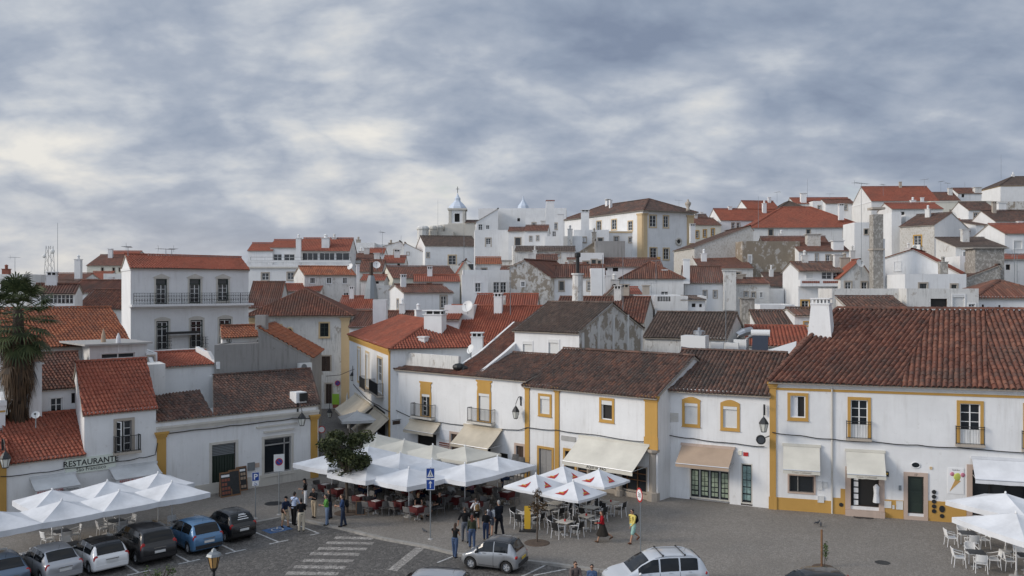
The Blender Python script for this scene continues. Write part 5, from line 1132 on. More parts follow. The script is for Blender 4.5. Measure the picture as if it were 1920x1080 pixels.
# cathedral lantern
CT = empty('cathedral_tower', (*P(858, 262), 10), 'pale blue and white church bell tower with an onion lantern', 'church tower')
c = P(858, 262); zt_, zb_ = Zp(394, 262), Zp(421, 262)
TP = Pl(c-Vector((2.35, 2.35)), Vector((1, 0)))
mb = MB()
pls = [TP, Pl(c+Vector((2.35, -2.35)), Vector((0, 1))), Pl(c+Vector((2.35, 2.35)), Vector((-1, 0))), Pl(c+Vector((-2.35, 2.35)), Vector((0, -1)))]
for p in pls: wallface(mb, p, 0, 4.7, zb_, zt_, [(1.6, 3.1, zb_+.6, zb_+3.1)], 1.0)
mb.build('belfry', 'white', CT); mb = MB()
for p in pls: mb.pbox(p, 0, .7, zb_, zt_, 0, .15).pbox(p, 4.0, 4.7, zb_, zt_, 0, .15)
mb.box((c.x, c.y, zt_+.1), (5.6, 5.6, .5)).box((c.x, c.y, zb_), (5.4, 5.4, .4)).build('corner_pilasters', 'palestone', CT)
mb = MB()
for p in pls: mb.face([p.pt(1.6, zb_+.6, -.9), p.pt(3.1, zb_+.6, -.9), p.pt(3.1, zb_+3.1, -.9), p.pt(1.6, zb_+3.1, -.9)])
mb.build('bell_opening', 'darkroom', CT)  # dark quads put the belfry's inner shade in as colour
mb = MB().lathe((c.x, c.y, zt_+.3), [(2.9, 0), (2.7, .6), (2.1, 1.3), (1.7, 1.7), (1.1, 2.2), (.9, 2.6), (.9, 3.2), (.6, 3.6), (.25, 4.3), (.06, 4.9)], 8).build('onion_roof', 'church', CT); MB().tube([(c.x, c.y, zt_+5), (c.x, c.y, zt_+7)], .09, 5).tube([(c.x-.5, c.y, zt_+6.3), (c.x+.5, c.y, zt_+6.3)], .07, 4).build('cross', 'iron', CT)
MB().box((c.x, c.y, zb_-6), (7.2, 7.2, 11.6)).build('base', 'palestone', CT)
H('stone cathedral wall with tiled coping beside the bell tower', 872, 258, 900, 417, ang=0, dep=6, kind='shed', ridge=413, rm='old', wm='palestone', det=0)
for i, px in enumerate((793, 812, 822, 832)):
    c = P(px, 252+i*3); w = (1.7, 1.2, 1.5, 1.5)[i]; zt2 = Zp((428, 426, 424, 421)[i], 252)
    o = MB().lathe((c.x, c.y, 12), [(w, 0), (w, zt2-12.5), (w*1.12, zt2-12.4), (w*1.12, zt2-11.9), (w*.8, zt2-11.4)], 10).build('turret', 'white_old' if i == 0 else 'palestone'); tag(o, ['leftmost broad white cathedral turret', 'small cathedral turret next to the broad white one', 'stone cathedral turret third from the left', 'stone cathedral turret nearest the bell tower'][i], 'turret', 'cathedral turrets')
H('pale cathedral parapet wall linking the turrets', 790, 256, 850, 434, ang=0, dep=5, kind='flat', wm='palestone')
c = P(981, 275); S2 = empty('church_dome', (c.x, c.y, 30), 'small distant blue church lantern above the white skyline building', 'church dome'); MB().lathe((c.x, c.y, Zp(392, 275)-2), [(2, 0), (2, 2), (1.7, 3), (.9, 4), (.3, 5), (.05, 6.2)], 8).build('dome', 'church', S2); MB().tube([(c.x, c.y, Zp(380, 275)), (c.x, c.y, Zp(375, 275))], .1, 5).build('finial', 'iron', S2)
# lattice tower and masts
c = P(93, 190); z0, z1 = Zp(520, 190), Zp(461, 190); LT = empty('lattice_tower', (c.x, c.y, z0-8), 'steel lattice telecom tower on the far left skyline', 'telecom tower'); mb = MB()
n = 8
for k in range(n):
    za, zb2 = z0-8+(z1-z0+8)*k/n, z0-8+(z1-z0+8)*(k+1)/n; wa, wb2 = 1.1-.6*k/n, 1.1-.6*(k+1)/n
    for sx, sy in ((-1, -1), (1, -1), (1, 1), (-1, 1)):
        tx, ty = -sy, sx
        mb.tube([(c.x+sx*wa, c.y+sy*wa, za), (c.x+sx*wb2, c.y+sy*wb2, zb2)], .06, 4); mb.tube([(c.x+sx*wa, c.y+sy*wa, za), (c.x+tx*wb2, c.y+ty*wb2, zb2)], .04, 4)
mb.build('lattice', 'steel', LT); MB().ball((c.x+.9, c.y-.6, z1-1.2), (.55, .3, .55)).build('drum_antenna', 'acwhite', LT); MB().ball((c.x-.9, c.y-.5, z1-2.2), (.45, .3, .45)).build('drum_antenna', 'acwhite', LT)
for px, Y, y0, y1, yg, lab in ((108, 120, 520, 418, 0, 'tall thin mast on the left skyline'), (28, 124, 515, 482, 1, 'aerial on the far left white block'), (240, 80, 480, 462, 1, 'aerial on the left end of the tall white house'), (311, 82, 478, 466, 1, 'aerial near the middle of the tall white house roof'), (322, 83, 478, 466, 1, 'short aerial right of the middle of the tall white house roof'), (717, 150, 480, 435, 1, 'aerial rising left of the low hall'), (752, 168, 470, 442, 0, 'mast behind the red gable'), (821, 240, 440, 375, 0, 'thin mast left of the bell tower'),
        (870, 108, 520, 400, 0, 'thin pole before the cathedral hill'), (957, 84, 590, 500, 0, 'thin pole on the smooth red roof'), (1130, 92, 560, 478, 0, 'thin pole beside the bare gable'), (1168, 82, 600, 480, 0, 'aerial pole on the brown roof house'), (1230, 100, 530, 488, 1, 'aerial on the hipped brown roof'), (1273, 200, 400, 375, 1, 'aerial behind the palace roof'), (1361, 72, 660, 545, 0, 'thin pole beside the grey brown roof'), (1375, 196, 410, 390, 1, 'aerial on the street row'),
        (1422, 150, 430, 368, 0, 'tall thin pole before the convent roof'), (1457, 205, 380, 360, 1, 'aerial left on the skyline'), (1514, 210, 370, 335, 0, 'thin mast on the skyline houses'), (1556, 205, 378, 363, 1, 'small aerial on the skyline houses'), (1615, 103, 520, 343, 1, 'tall aerial beside the stone chimney stack'), (1656, 190, 375, 346, 1, 'aerial left of the skyline terrace'), (1733, 190, 352, 336, 1, 'wide aerial on the skyline terrace'), (1764, 200, 362, 340, 1, 'aerial right of the skyline terrace'), (1777, 200, 362, 343, 1, 'second aerial right of the skyline terrace'),
        (1809, 205, 355, 341, 0, 'short mast over the small skyline house'), (1877, 207, 335, 290, 0, 'tall thin mast at the top right villa'), (1902, 78, 530, 455, 0, 'pole over the low hipped roof at the right'), (1907, 79, 530, 475, 1, 'aerial over the low hipped roof at the right edge'), (1221, 96, 560, 530, 1, 'aerial on the long white terrace house')):
    p = P(px, Y); aerial(p.x, p.y, Zp(y0, Y), Zp(y1, Y), lab, yg, rz=(px*.37) % 3)
for px, py, Y, az, rd, lab in ((877, 575, 87, -.5, .6, 'large white mesh satellite dish among the red roofs'), (706, 497, 125, .2, .55, 'grey satellite dish by the flue'), (1612, 494, 103, .3, .5, 'round white dish beside the stone stack'), (883, 655, 66, -.9, .38, 'white satellite dish on the cafe terrace'), (657, 500, 117, -.6, .45, 'small dish at the end of the slot windowed house'), (67, 778, 51, .3, .22, 'small grey dish by the tall white chimney stack'), (1612+238, 0, 0, 0, 0, '')):
    if lab: p = P(px, Y); dish((p.x, p.y, Zp(py, Y)-.75), az, rd, lab)
# ------------------------------------------------------------------ parasols, tables, chairs
def parasol_proto(name, sx, sy, zp, ze, mat, val=.22, label='', logo=False, group='', open_=1):
    r = empty(name, (0, 0, 0), label, 'parasol', group)
    mb = MB(); cs = [(-sx/2, -sy/2), (sx/2, -sy/2), (sx/2, sy/2), (-sx/2, sy/2)]; n = 8; m = 6
    for k in range(4):
        a, b = Vector(cs[k]), Vector(cs[(k+1) % 4]); rows = []
        for j in range(m+1):
            t = .03+.97*j/m; row = []
            for i in range(n+1):
                q = a.lerp(b, i/n)*t; s_ = i/n; z = zp+(ze-zp)*t-.06*math.sin(PI*t)*(.35+math.sin(PI*s_))-.035*t*t*math.sin(PI*s_)
                row.append(Vector((q.x, q.y, z)))
            rows.append(row)
        rows.append([p-Vector((0, 0, val+.012*math.sin(i*2.2+k))) for i, p in enumerate(rows[-1])])
        for j in range(len(rows)-1):
            for i in range(n): mb.face([rows[j][i], rows[j+1][i], rows[j+1][i+1], rows[j][i+1]])
    cano = mb.build('canopy', mat, r, weld=True)
    MB().tube([(0, 0, 0), (0, 0, zp+.08)], .027, 8).build('pole', 'signwhite', r); mb = MB()
    for c in cs: mb.tube([(0, 0, zp-.1), (c[0]*.98, c[1]*.98, ze-.03)], .014, 4).tube([(0, 0, zp-.75), (c[0]*.5, c[1]*.5, (zp+ze)/2-.06)], .012, 4)
    mb.build('ribs', 'alu', r); MB().lathe((0, 0, 0), [(.3, 0), (.3, .06), (.08, .1), (.05, .3)], 10).build('base', 'concrete', r); MB().lathe((0, 0, zp), [(.05, -.02), (.05, .06), (.02, .1)], 8).build('finial', 'signwhite', r)
    if logo:
        for k in range(4):
            a, b = Vector(cs[k]), Vector(cs[(k+1) % 4]); e = (b-a).normalized()
            def pp(s_, t, o=.006):
                q = a.lerp(b, s_)*t; z = zp+(ze-zp)*t-.06*math.sin(PI*t)*(.35+math.sin(PI*s_))-.035*t*t*math.sin(PI*s_); return Vector((q.x, q.y, z+o+.012))
            mm = MB(); g_ = [[pp(.56-.30*(i/4)**1.3+w_, .40+.40*(i/4)) for w_ in (0, .30*(i/4)+.002)] for i in range(5)]
            for i in range(4): mm.face([g_[i][0], g_[i+1][0], g_[i+1][1], g_[i][1]])
            lo = mm.build('logo_patch', 'red_paint', cano); y0 = pp(.36, .70, .012); y1 = pp(.49, .70, .012); mm = MB()
            for i in range(5): q0 = pp(.33+.036*i, .70-.012*(i % 2), .016); mm.face([q0, pp(.33+.036*i+.028, .70-.012*(i % 2), .016), pp(.33+.036*i+.028, .65-.012*(i % 2), .016), pp(.33+.036*i, .65-.012*(i % 2), .016)])
            mm.build('logo_lettering', 'yellow_paint', lo)
    return r
def chair_proto(name, kind, label, group):
    r = empty(name, (0, 0, 0), label, 'chair', group); sm, fm = {'black': ('black_paint', 'signwhite'), 'wicker': ('signwhite', 'signwhite'), 'alu': ('chair_grey', 'chair_grey'), 'dim': ('canvas_tan', 'alu')}[kind]
    w, d, h = .24, .23, .45; arm = kind in ('wicker', 'black')
    MB().box((0, 0, h), (2*w, 2*d, .035)).build('seat', sm, r); mb = MB(); n = 6; rows = []
    for j in range(4):
        z = h+.12+.3*j/3; rows.append([Vector((w*1.02*math.sin(PI/2*(2*i/n-1)*.8)/math.sin(PI/2*.8), -d-.02-.05*math.cos(PI/2*(2*i/n-1))-.05*j/3, z)) for i in range(n+1)])
    for j in range(3):
        for i in range(n): mb.face([rows[j][i], rows[j][i+1], rows[j+1][i+1], rows[j+1][i]])
    for j in range(3):
        for i in range(n): mb.face([p+Vector((0, -.02, 0)) for p in (rows[j+1][i], rows[j+1][i+1], rows[j][i+1], rows[j][i])])
    mb.tube([p+Vector((0, -.01, .01)) for p in rows[3]], .016, 5).build('backrest', sm, r)
    for sx in (-1, 1):
        MB().tube([(sx*w, d-.02, h), (sx*(w+.02), d+.02, 0)], .017, 5).build('leg', fm, r); MB().tube([(sx*w, -d-.1, h+.42), (sx*w, -d, h), (sx*(w+.02), -d-.05, 0)], .017, 5).build('leg', fm, r)
        if arm: MB().tube([(sx*w, -d-.05, h+.3), (sx*(w+.04), 0, h+.22), (sx*(w+.03), d, h+.19), (sx*w, d-.02, h)], .018, 5).build('armrest', fm, r)
    return r
def table_proto(name, kind, label, group):
    r = empty(name, (0, 0, 0), label, 'table', group); tm = {'red': 'dark_red', 'grey': 'palestone', 'white': 'signwhite', 'dark': 'slate'}[kind]
    MB().box((0, 0, .735), (.74, .74, .03)).build('tabletop', tm, r)
    if kind == 'red':
        mb = MB(); n = 20; c = [(.38, -.38), (.38, .38), (-.38, .38), (-.38, -.38)]
        for k in range(4):
            a, b = Vector(c[k]), Vector(c[(k+1) % 4]); pr = [(a.lerp(b, i/5), .02*math.sin(i*2.5+k)) for i in range(6)]
            for i in range(5):
                p, q = pr[i], pr[i+1]; mb.face([(p[0].x, p[0].y, .755), (p[0].x*(1.04+p[1]), p[0].y*(1.04+p[1]), .36), (q[0].x*(1.04+q[1]), q[0].y*(1.04+q[1]), .36), (q[0].x, q[0].y, .755)])
        mb.face([(*p, .756) for p in c]).build('tablecloth', 'dark_red', r); MB().box((0, 0, .757+.01), (.4, .4, .02)).build('cloth_runner', 'signwhite', r)
    MB().tube([(0, 0, .05), (0, 0, .72)], .03, 6).build('pedestal', 'alu', r); MB().box((0, 0, .03), (.45, .08, .05)).box((0, 0, .031), (.08, .45, .05)).build('foot', 'alu', r)
    return r
plain('chair_grey', (.16, .155, .15), .5, metal=.2)
def rot(v, a): return Vector((v[0]*math.cos(a)-v[1]*math.sin(a), v[0]*math.sin(a)+v[1]*math.cos(a)))
GP = 'white parasols over the left restaurant terrace'
pw1 = parasol_proto('parasol', 2.82, 2.98, 2.92, 2.36, 'canvas_white', .27, 'x', group=GP)
pc_w = parasol_proto('parasol', 3.4, 3.4, 2.85, 2.28, 'canvas_white', .26, 'x', group='large parasols over the cafe terrace'); pc_i = parasol_proto('parasol', 3.4, 3.4, 2.85, 2.28, 'canvas_ivory', .2, 'x', group='large parasols over the cafe terrace')
ps = parasol_proto('parasol', 2.6, 2.6, 2.75, 2.1, 'canvas_white', .13, 'x', True, 'white parasols with red logo patches')
ch_w = chair_proto('wicker_chair', 'wicker', 'x', 'white chairs of the left restaurant'); ch_b = chair_proto('cafe_chair', 'black', 'x', 'black seated chairs under the logo parasols'); ch_a = chair_proto('metal_chair', 'alu', 'x', 'metal chairs of the cafe terrace'); ch_r = chair_proto('wicker_chair', 'wicker', 'x', 'white armchairs at the right edge')
tb_r = table_proto('cafe_table', 'red', 'x', 'red clothed tables of the cafe'); tb_g = table_proto('cafe_table', 'grey', 'x', 'tables under the logo parasols'); tb_d = table_proto('cafe_table', 'dark', 'x', 'tables of the left restaurant'); tb_q = table_proto('cafe_table', 'dark', 'x', 'tables at the right edge')
def setting(c, a, tb, ch, tname, cname, where, r=.62, skip=(), j=.06):
    clone(tb, (c[0], c[1], 0), a, f'{tname}: {where}'.replace(': table', '').replace(': ', ', '))
    for k, sd in enumerate(('right', 'far', 'left', 'near')):
        if k in skip: continue
        p = Vector(c)+rot((r+random.uniform(-j, j), random.uniform(-j, j)), a+k*PI/2); clone(ch, (p.x, p.y, 0), a+k*PI/2+PI/2+random.uniform(-.2, .2), f'{cname}, {sd} side of {where}')
wv, bv = Vector((1.9, 2.05)), Vector((-1.66, 2.28)); F0 = Vector((-22.0, 43.0)); A47 = math.atan2(2.05, 1.9)
for i, nm in ((-1, 'cut by the left edge'), (0, 'second from the left'), (1, 'third from the left'), (2, 'nearest the menu boards')):
    for j, rn in ((0, 'kerb side'), (1, 'wall side')):
        if i == -1 and j == 1: continue
        c = F0+wv*i+bv*j; clone(pw1, (c.x, c.y, 0), A47, f'white square restaurant parasol, {rn} row, {nm}')
        if i == 2 and j == 1: continue
        o = Vector((.35, .25)); setting(c+o, A47, tb_d, ch_w, 'dark cafe table', 'white rounded chair', f'table under {rn} parasol {nm}', .66)
A41 = math.radians(-41)
CU = [(-9.7, 63.1, 1, 'ivory parasol farthest up by the alley'), (-7.4, 60.4, 1, 'ivory parasol second from the alley'), (-5.3, 58.9, 1, 'ivory parasol third from the alley'), (-3.1, 58.0, 1, 'ivory parasol before the wide cafe awning'), (-9.5, 58.4, 0, 'white parasol behind the round tree'), (-7.1, 55.9, 0, 'white parasol in the middle of the terrace'), (-4.9, 54.0, 0, 'white parasol right of the terrace middle'),
      (-2.8, 52.3, 0, 'white front parasol behind the crossing sign'), (-.9, 54.8, 0, 'white parasol nearest the ochre pilaster'), (-11.4, 55.6, 0, 'white parasol left of the round tree'), (-8.6, 52.5, 0, 'white front parasol right of the tree trunk'), (-6.0, 51.2, 0, 'white front parasol over the seated blonde woman')]
for i, (x, y, iv, nm) in enumerate(CU):
    o = clone(pc_i if iv else pc_w, (x, y, 0), A41+random.uniform(-.04, .04), nm); o.location.z = random.uniform(-.06, .05)
    for k, (dx, dy) in enumerate(((-.85, .15), (.85, -.1))):
        c = Vector((x, y))+rot((dx, dy), A41); setting(c, A41+random.uniform(-.1, .1), tb_r, ch_a, 'red clothed table', 'metal chair', f'{("left", "right")[k]} table under {nm}', .6, skip=(1,) if iv else ())
for x, y, nm in ((1.35, 49.9, 'leftmost logo parasol'), (3.05, 52.2, 'rearmost logo parasol'), (5.05, 51.2, 'rightmost logo parasol'), (3.35, 48.1, 'front logo parasol')):
    clone(ps, (x, y, 0), A41, f'white {nm} with red patches'); setting(Vector((x, y))+Vector((-.5, -.75)), A41+.1, tb_g, ch_b, 'pale square table', 'black seated chair', f'front table under the {nm}', .68); setting(Vector((x, y))+Vector((.75, .45)), A41, tb_g, ch_b, 'pale square table', 'black seated chair', f'rear table under the {nm}', .68, skip=(1,))
for q, (x, y) in enumerate(((2.85, 47.35), (4.1, 48.5), (5.8, 51.65), (.85, 49.15))):
    o = MB().lathe((x, y, .75), [(.05, 0), (.055, .1), (.04, .12)], 8).build('table_pot', 'red_paint'); tag(o, ['red pot on the frontmost pale table', 'red pot on the table right of the front logo parasol pole', 'red pot on the table below the rightmost logo parasol', 'red pot on the table beside the yellow board'][q], 'pot', 'red pots on tables')
pr = parasol_proto('parasol', 4.4, 3.2, 2.95, 2.3, 'canvas_white', .25, 'big white parasol in front at the right edge', group='large white parasols at the right edge'); clone(pr, (23.2, 40.5, 0), math.radians(-76)); clone(pr, (24.9, 44.4, 0), math.radians(-62), 'big white parasol behind the front one at the right edge')
setting((22.1, 41.9), -.25, tb_q, ch_r, 'grey cafe table', 'white wicker armchair', 'table in front of the right edge parasol', .75, j=.03); setting((23.4, 45.2), -.2, tb_q, ch_r, 'grey cafe table', 'white wicker armchair', 'table behind the front parasol, right edge', .75); setting((24.2, 41.4), -.2, tb_q, ch_r, 'grey cafe table', 'white wicker armchair', 'table cut by the right edge', .75)
pa = parasol_proto('parasol', 2.9, 2.9, 2.9, 2.3, 'canvas_grey', .22, 'grey white parasol in the alley mouth with a scalloped edge', group='parasols in the alley'); clone(pa, (-13.1, 74.4, 0), .3); setting((-13.2, 73.9), .3, tb_r, ch_a, 'red clothed table', 'metal cafe chair', 'table under the alley parasol', .65)
for px, py, h, lab in ((655, 815, 1.9, 'closed white parasol left under the alley parasol'), (683, 813, 1.9, 'closed white parasol right of the alley parasol'), (651, 771, 1.9, 'closed grey parasol far up the alley')):
    p = G(px, py); r = empty('closed_parasol', p, lab, 'parasol', 'closed parasols'); MB().tube([p, p+Vector((0, 0, h+.1))], .025, 6).build('pole', 'signwhite', r); MB().lathe((p.x, p.y, 0), [(.06, .55), (.19, .6), (.15, 1.1), (.1, 1.6), (.03, h)], 8).build('folded_canopy', 'canvas_grey', r)
for px, py, Y, h, mt_, lab in ((194, 645, 61.5, 1.15, 'canvas_tan', 'closed mauve parasol on the roof terrace by the orange roof'), (222, 642, 60.5, .75, 'canvas_white', 'short closed white parasol on the roof terrace')):
    p = P(px, Y); z = Zp(py, Y)-.1; r = empty('closed_parasol', (p.x, p.y, z), lab, 'parasol', 'closed parasols'); MB().tube([(p.x, p.y, z-.6), (p.x, p.y, z+h)], .025, 6).build('pole', 'signwhite', r); MB().lathe((p.x, p.y, z), [(.06, 0), (.17, .05), (.14, h*.6), (.03, h)], 8).build('folded_canopy', mt_, r)
# stacked chairs by the ochre pilaster
for k, (px, py) in enumerate(((968, 893), (979, 899))):
    p = G(px, py)
    for i in range(7):
        o = clone(ch_a, (p.x+.02*i, p.y, .12*i), A41+.2, f'metal chair {["at the bottom", "second from bottom", "third from bottom", "fourth from bottom", "fifth from bottom", "next to the top", "on top"][i]} of the {("left", "right")[k]} stack by the ochre pilaster'); o['group'] = 'stacked metal chairs'
# ------------------------------------------------------------------ street signs and boards
def sign(px, py, label, plates, face, h, r=.03):
    p = G(px, py); o = empty('road_sign', p, label, 'sign', 'road signs'); MB().tube([p, p+Vector((0, 0, h))], r, 8).build('post', 'galv', o); MB().lathe(p, [(.14, 0), (.12, .03), (.04, .05)], 10).build('post_base', 'concrete', o)
    pl = Pl((p.x, p.y), unit(face)); c = lambda z: pl.mat(0, z, r+.03)
    for kind, z, w, hh in plates:
        if kind in ('blueP', 'wheel', 'tri', 'arrow', 'board'):
            q = MB().pbox(pl, -w/2, w/2, z-hh/2, z+hh/2, r, r+.02).build('sign_plate', {'wheel': 'signwhite', 'board': 'acwhite'}.get(kind, 'signblue'), o)
            if kind in ('blueP', 'tri', 'arrow'): MB().frame(pl, -w/2, w/2, z-hh/2, z+hh/2, .025, r+.02, r+.023).build('border', 'signwhite', q)
            if kind == 'blueP': text('P', .46, 'signwhite', q, pl.mat(0, z-.16, r+.021), bold=.01)
            if kind == 'wheel': MB().tube([pl.pt(-.02+.07*math.cos(k*PI/6), z-.03+.07*math.sin(k*PI/6), r+.022) for k in range(6, 13)], .012, 4).tube([pl.pt(-.04, z+.1, r+.022), pl.pt(-.04, z, r+.022), pl.pt(.05, z, r+.022), pl.pt(.09, z-.08, r+.022)], .012, 4).build('wheelchair_symbol', 'signblue', q)
            if kind == 'tri':
                MB().prism([pl.pt(-w*.36, z-hh*.34, r+.021), pl.pt(w*.36, z-hh*.34, r+.021), pl.pt(0, z+hh*.36, r+.021)], Vector((pl.n.x, pl.n.y, 0))*.004).build('triangle', 'signwhite', q)
                MB().tube([pl.pt(-.06, z-.13, r+.028), pl.pt(0, z-.03, r+.028), pl.pt(.07, z-.13, r+.028)], .014, 4).tube([pl.pt(0, z-.03, r+.028), pl.pt(.0, z+.05, r+.028)], .018, 4).ball(pl.pt(.005, z+.085, r+.028), .022, 6, 4).build('walker_symbol', 'black_paint', q)
            if kind == 'arrow': MB().pbox(pl, -.025, .025, z-hh*.32, z+hh*.15, r+.021, r+.026).prism([pl.pt(-.1, z+hh*.12, r+.021), pl.pt(.1, z+hh*.12, r+.021), pl.pt(0, z+hh*.36, r+.021)], Vector((pl.n.x, pl.n.y, 0))*.005).build('arrow', 'signwhite', q)
            if kind == 'board': disc(pl, z+.06, w*.36, r+.021, q, 'nopark')
        else: disc(pl, z, w, r+.02, o, kind)
    return o
def disc(pl, z, R_, o, parent, kind, u=0.0):
    def ringp(rr, oo): return [pl.pt(u+rr*math.cos(2*PI*k/24), z+rr*math.sin(2*PI*k/24), oo) for k in range(24)]
    n3 = Vector((pl.n.x, pl.n.y, 0)); d = MB().prism(ringp(R_, o), n3*.015).build('sign_disc', 'red_paint', parent)
    MB().prism(ringp(R_*.76, o+.015), n3*.004).build('disc_face', 'signblue' if kind == 'nopark' else 'signwhite', d)
    if kind == 'nopark': MB().ob(pl.pt(u-R_*.62, z+R_*.5, o+.02), Vector((pl.d.x*R_*1.12, pl.d.y*R_*1.12, -R_*1.12)), Vector((pl.d.x*R_*.13, pl.d.y*R_*.13, R_*.13)), n3*.003).build('slash', 'red_paint', d)
    if kind == 'limit': text('30', R_*.95, 'black_paint', d, pl.mat(u, z-R_*.33, o+.021))
sign(479, 972, 'parking sign with white P on blue and a small wheelchair plate', [('blueP', 2.42, .42, .52), ('wheel', 2.02, .36, .26)], 24, 2.7)
sign(523, 965, 'tall no parking sign on a pale board before the shop window', [('board', 3.05, .6, 1.0)], 24, 3.5)
sign(807, 1011, 'pedestrian crossing sign with triangle above a white arrow plate', [('tri', 3.5, .46, .56), ('arrow', 2.9, .46, .56)], 4, 3.8)
sign(1201, 1041, 'round speed limit sign on a grey post beside the white estate car', [('limit', 3.0, .36, .36)], -74, 3.3)
sign(603, 868, 'round white sign with red rim at the alley corner', [('plain', 2.55, .28, .28)], 10, 2.8)
q = G(1201, 1041); 
def board(px0, py0, px1, py1, label, lean=.22, wood='wood_brown', face='chalk', pic=0, ang=43.5, feet=False):
    p = G(px0, py1); pl = Pl((p.x, p.y), unit(ang)); w = abs(pl.u(px1)-pl.u(px0)); h = (py1-py0)/F*p.y*1.02; o = empty('menu_board', p, label, 'menu board', 'menu boards'); lv = Vector((-pl.n.x*lean, -pl.n.y*lean, h)); d = Vector((pl.d.x, pl.d.y, 0)); n = Vector((pl.n.x, pl.n.y, 0)); b = Vector((p.x, p.y, 0))
    MB().ob(b, d*w, -n*.03, lv).build('frame', wood, o); u = lv.normalized(); q = b+d*w*.09+lv*.06+n*.006; MB().ob(q, d*w*.82, -n*.02, lv*.88).build('panel', face, o)
    mb = MB()
    for i in range(4):
        for j in range(3):
            if pic and random.random() < .85: mb.ob(q+d*w*(.06+.25*j)+lv*(.06+.17*i)+n*.004, d*w*.2, -n*.008, lv*.11)
    if pic: mb.build('food_pictures', 'brickred' if pic == 1 else 'canvas_tan', o); MB().ob(q+d*w*.05+lv*.74+n*.004, d*w*.7, -n*.008, lv*.09).build('heading', 'signwhite', o)
    MB().ob(b-n*.45+d*w*.1, d*.05, n*.03, lv+n*.3-Vector((0, 0, .1))).build('back_leg', wood, o)
    return o
board(414, 889, 436, 934, 'wooden menu board with food pictures, leftmost of the three', pic=1); board(431, 884, 452, 931, 'wooden menu board with a blank dark panel, middle of the three'); board(445, 878, 465, 922, 'wooden menu board with rows of pictures, rightmost of the three', pic=2)
board(667, 941, 685, 966, 'small chalkboard in an orange frame beside the round tree', .12, ang=8)
p = G(989, 996); yb = empty('yellow_board', p, 'narrow yellow advertising board on a black base by the young tree', 'board'); MB().box((p.x, p.y, .75), (.34, .05, 1.25), -.1).build('panel', 'yellow_paint', yb); MB().box((p.x, p.y, .03), (.9, .5, .05), -.1).tube([(p.x-.16, p.y, .05), (p.x-.16, p.y, .15)], .02, 5).build('base_frame', 'iron', yb)
o = text('gelados', .2, 'black_paint', yb, Matrix.Translation((p.x+.06, p.y-.04, .4)) @ Matrix.Rotation(-.1, 4, 'Z') @ Matrix.Rotation(PI/2, 4, 'Y') @ Matrix.Rotation(PI/2, 4, 'Z')) if 0 else None
f = LL; u0, u1, z0, z1 = f.rect(122, 862, 217, 880); o = empty('restaurant_sign', f.pt(u0, z0), 'long pale restaurant name sign above the terrace awnings', 'sign'); plain('sign_cream', (.62, .66, .58), .6)
MB().pbox(f, u0, u1, z0-.12, z1+.2, .0, .07).build('sign_panel', 'sign_cream', o); um = (u0+u1)/2; text('RESTAURANTE', .46, 'black_paint', o, f.mat(um, (z0+z1)/2+.04, .075), bold=.008); text('São Francisco', .3, 'black_paint', o, f.mat(um, (z0+z1)/2-.3, .075))
for x0, y0, x1, y1, rt in ((56, 899, 140, 886, REST['root']), (205, 880, 292, 866, HI['root'])):
    a = awning(rt, f, x0, y0, x1, y1, 1.0, .5, 'canvas_grey', val=.3); u0, u1 = f.u(x0), f.u(x1); z = (f.hit(x0, y0)[1]+f.hit(x1, y1)[1])/2; text('RESTAURANTE', .2, 'red_paint', a, f.mat(u0+(u1-u0)*.32, z-.5-.2, 1.09)); text('São Francisco', .17, 'black_paint', a, f.mat(u0+(u1-u0)*.75, z-.5-.2, 1.09))
# poster, bin, extinguisher style signs on the corner building
u0, u1, z0, z1 = p4.rect(1777, 877, 1807, 926); o = empty('ice_cream_poster', p4.pt(u0, z0), 'white wall poster with an ice cream cone', 'poster'); MB().pbox(p4, u0, u1, z0, z1, 0, .03).build('poster_sheet', 'signwhite', o); um = (u0+u1)/2
plain('scoop_lemon', (.55, .58, .12), .6); plain('scoop_pink', (.55, .2, .26), .6); plain('cone', (.5, .3, .1), .7)
MB().prism([p4.pt(um-.32, z0+.12, .031), p4.pt(um-.02, z0+.85, .031), p4.pt(um+.25, z0+.75, .031)], Vector((p4.n.x, p4.n.y, 0))*.01).build('cone', 'cone', o); mb = MB().ball(p4.pt(um+.12, z0+.98, .03), (.26, .05, .22), 10, 6); mb.build('lemon_scoop', 'scoop_lemon', o); MB().ball(p4.pt(um-.17, z0+1.12, .03), (.14, .045, .12), 10, 6).build('pink_scoop', 'scoop_pink', o); MB().ball(p4.pt(um+.36, z0+1.1, .03), (.13, .045, .13), 10, 6).build('pink_scoop', 'scoop_pink', o); text('Gelados', .12, 'black_paint', o, p4.mat(um, z1-.16, .032))
for k in ((1528, 883, 1536, 891), (1657, 884, 1666, 892)):
    u0, u1, z0, z1 = p4.rect(*k); o = MB().pbox(p4, u0, u1, z0, z1, .0, .25).build('projecting_sign', 'black_paint'); tag(o, 'small black and yellow sign right of the first awning' if k[0] < 1600 else 'small black and yellow sign right of the doorway awning', 'sign', 'black and yellow shop signs'); MB().pbox(p4, u0+.03, u1-.05, (z0+z1)/2, z1-.03, .25, .255).build('yellow_mark', 'yellow_paint', o)
p = G(1466, 954); o = empty('litter_bin', p, 'green topped litter bin on a post before the corner building', 'litter bin'); MB().tube([p, p+Vector((0, 0, 1.0))], .03, 6).build('post', 'galv', o); MB().lathe((p.x, p.y, .5), [(.13, 0), (.18, .5), (.17, .5), (.12, .05)], 12).build('basket', 'galv', o); MB().lathe((p.x, p.y, 1.0), [(.19, 0), (.2, .12), (.1, .2)], 12).build('lid', 'green_paint', o)
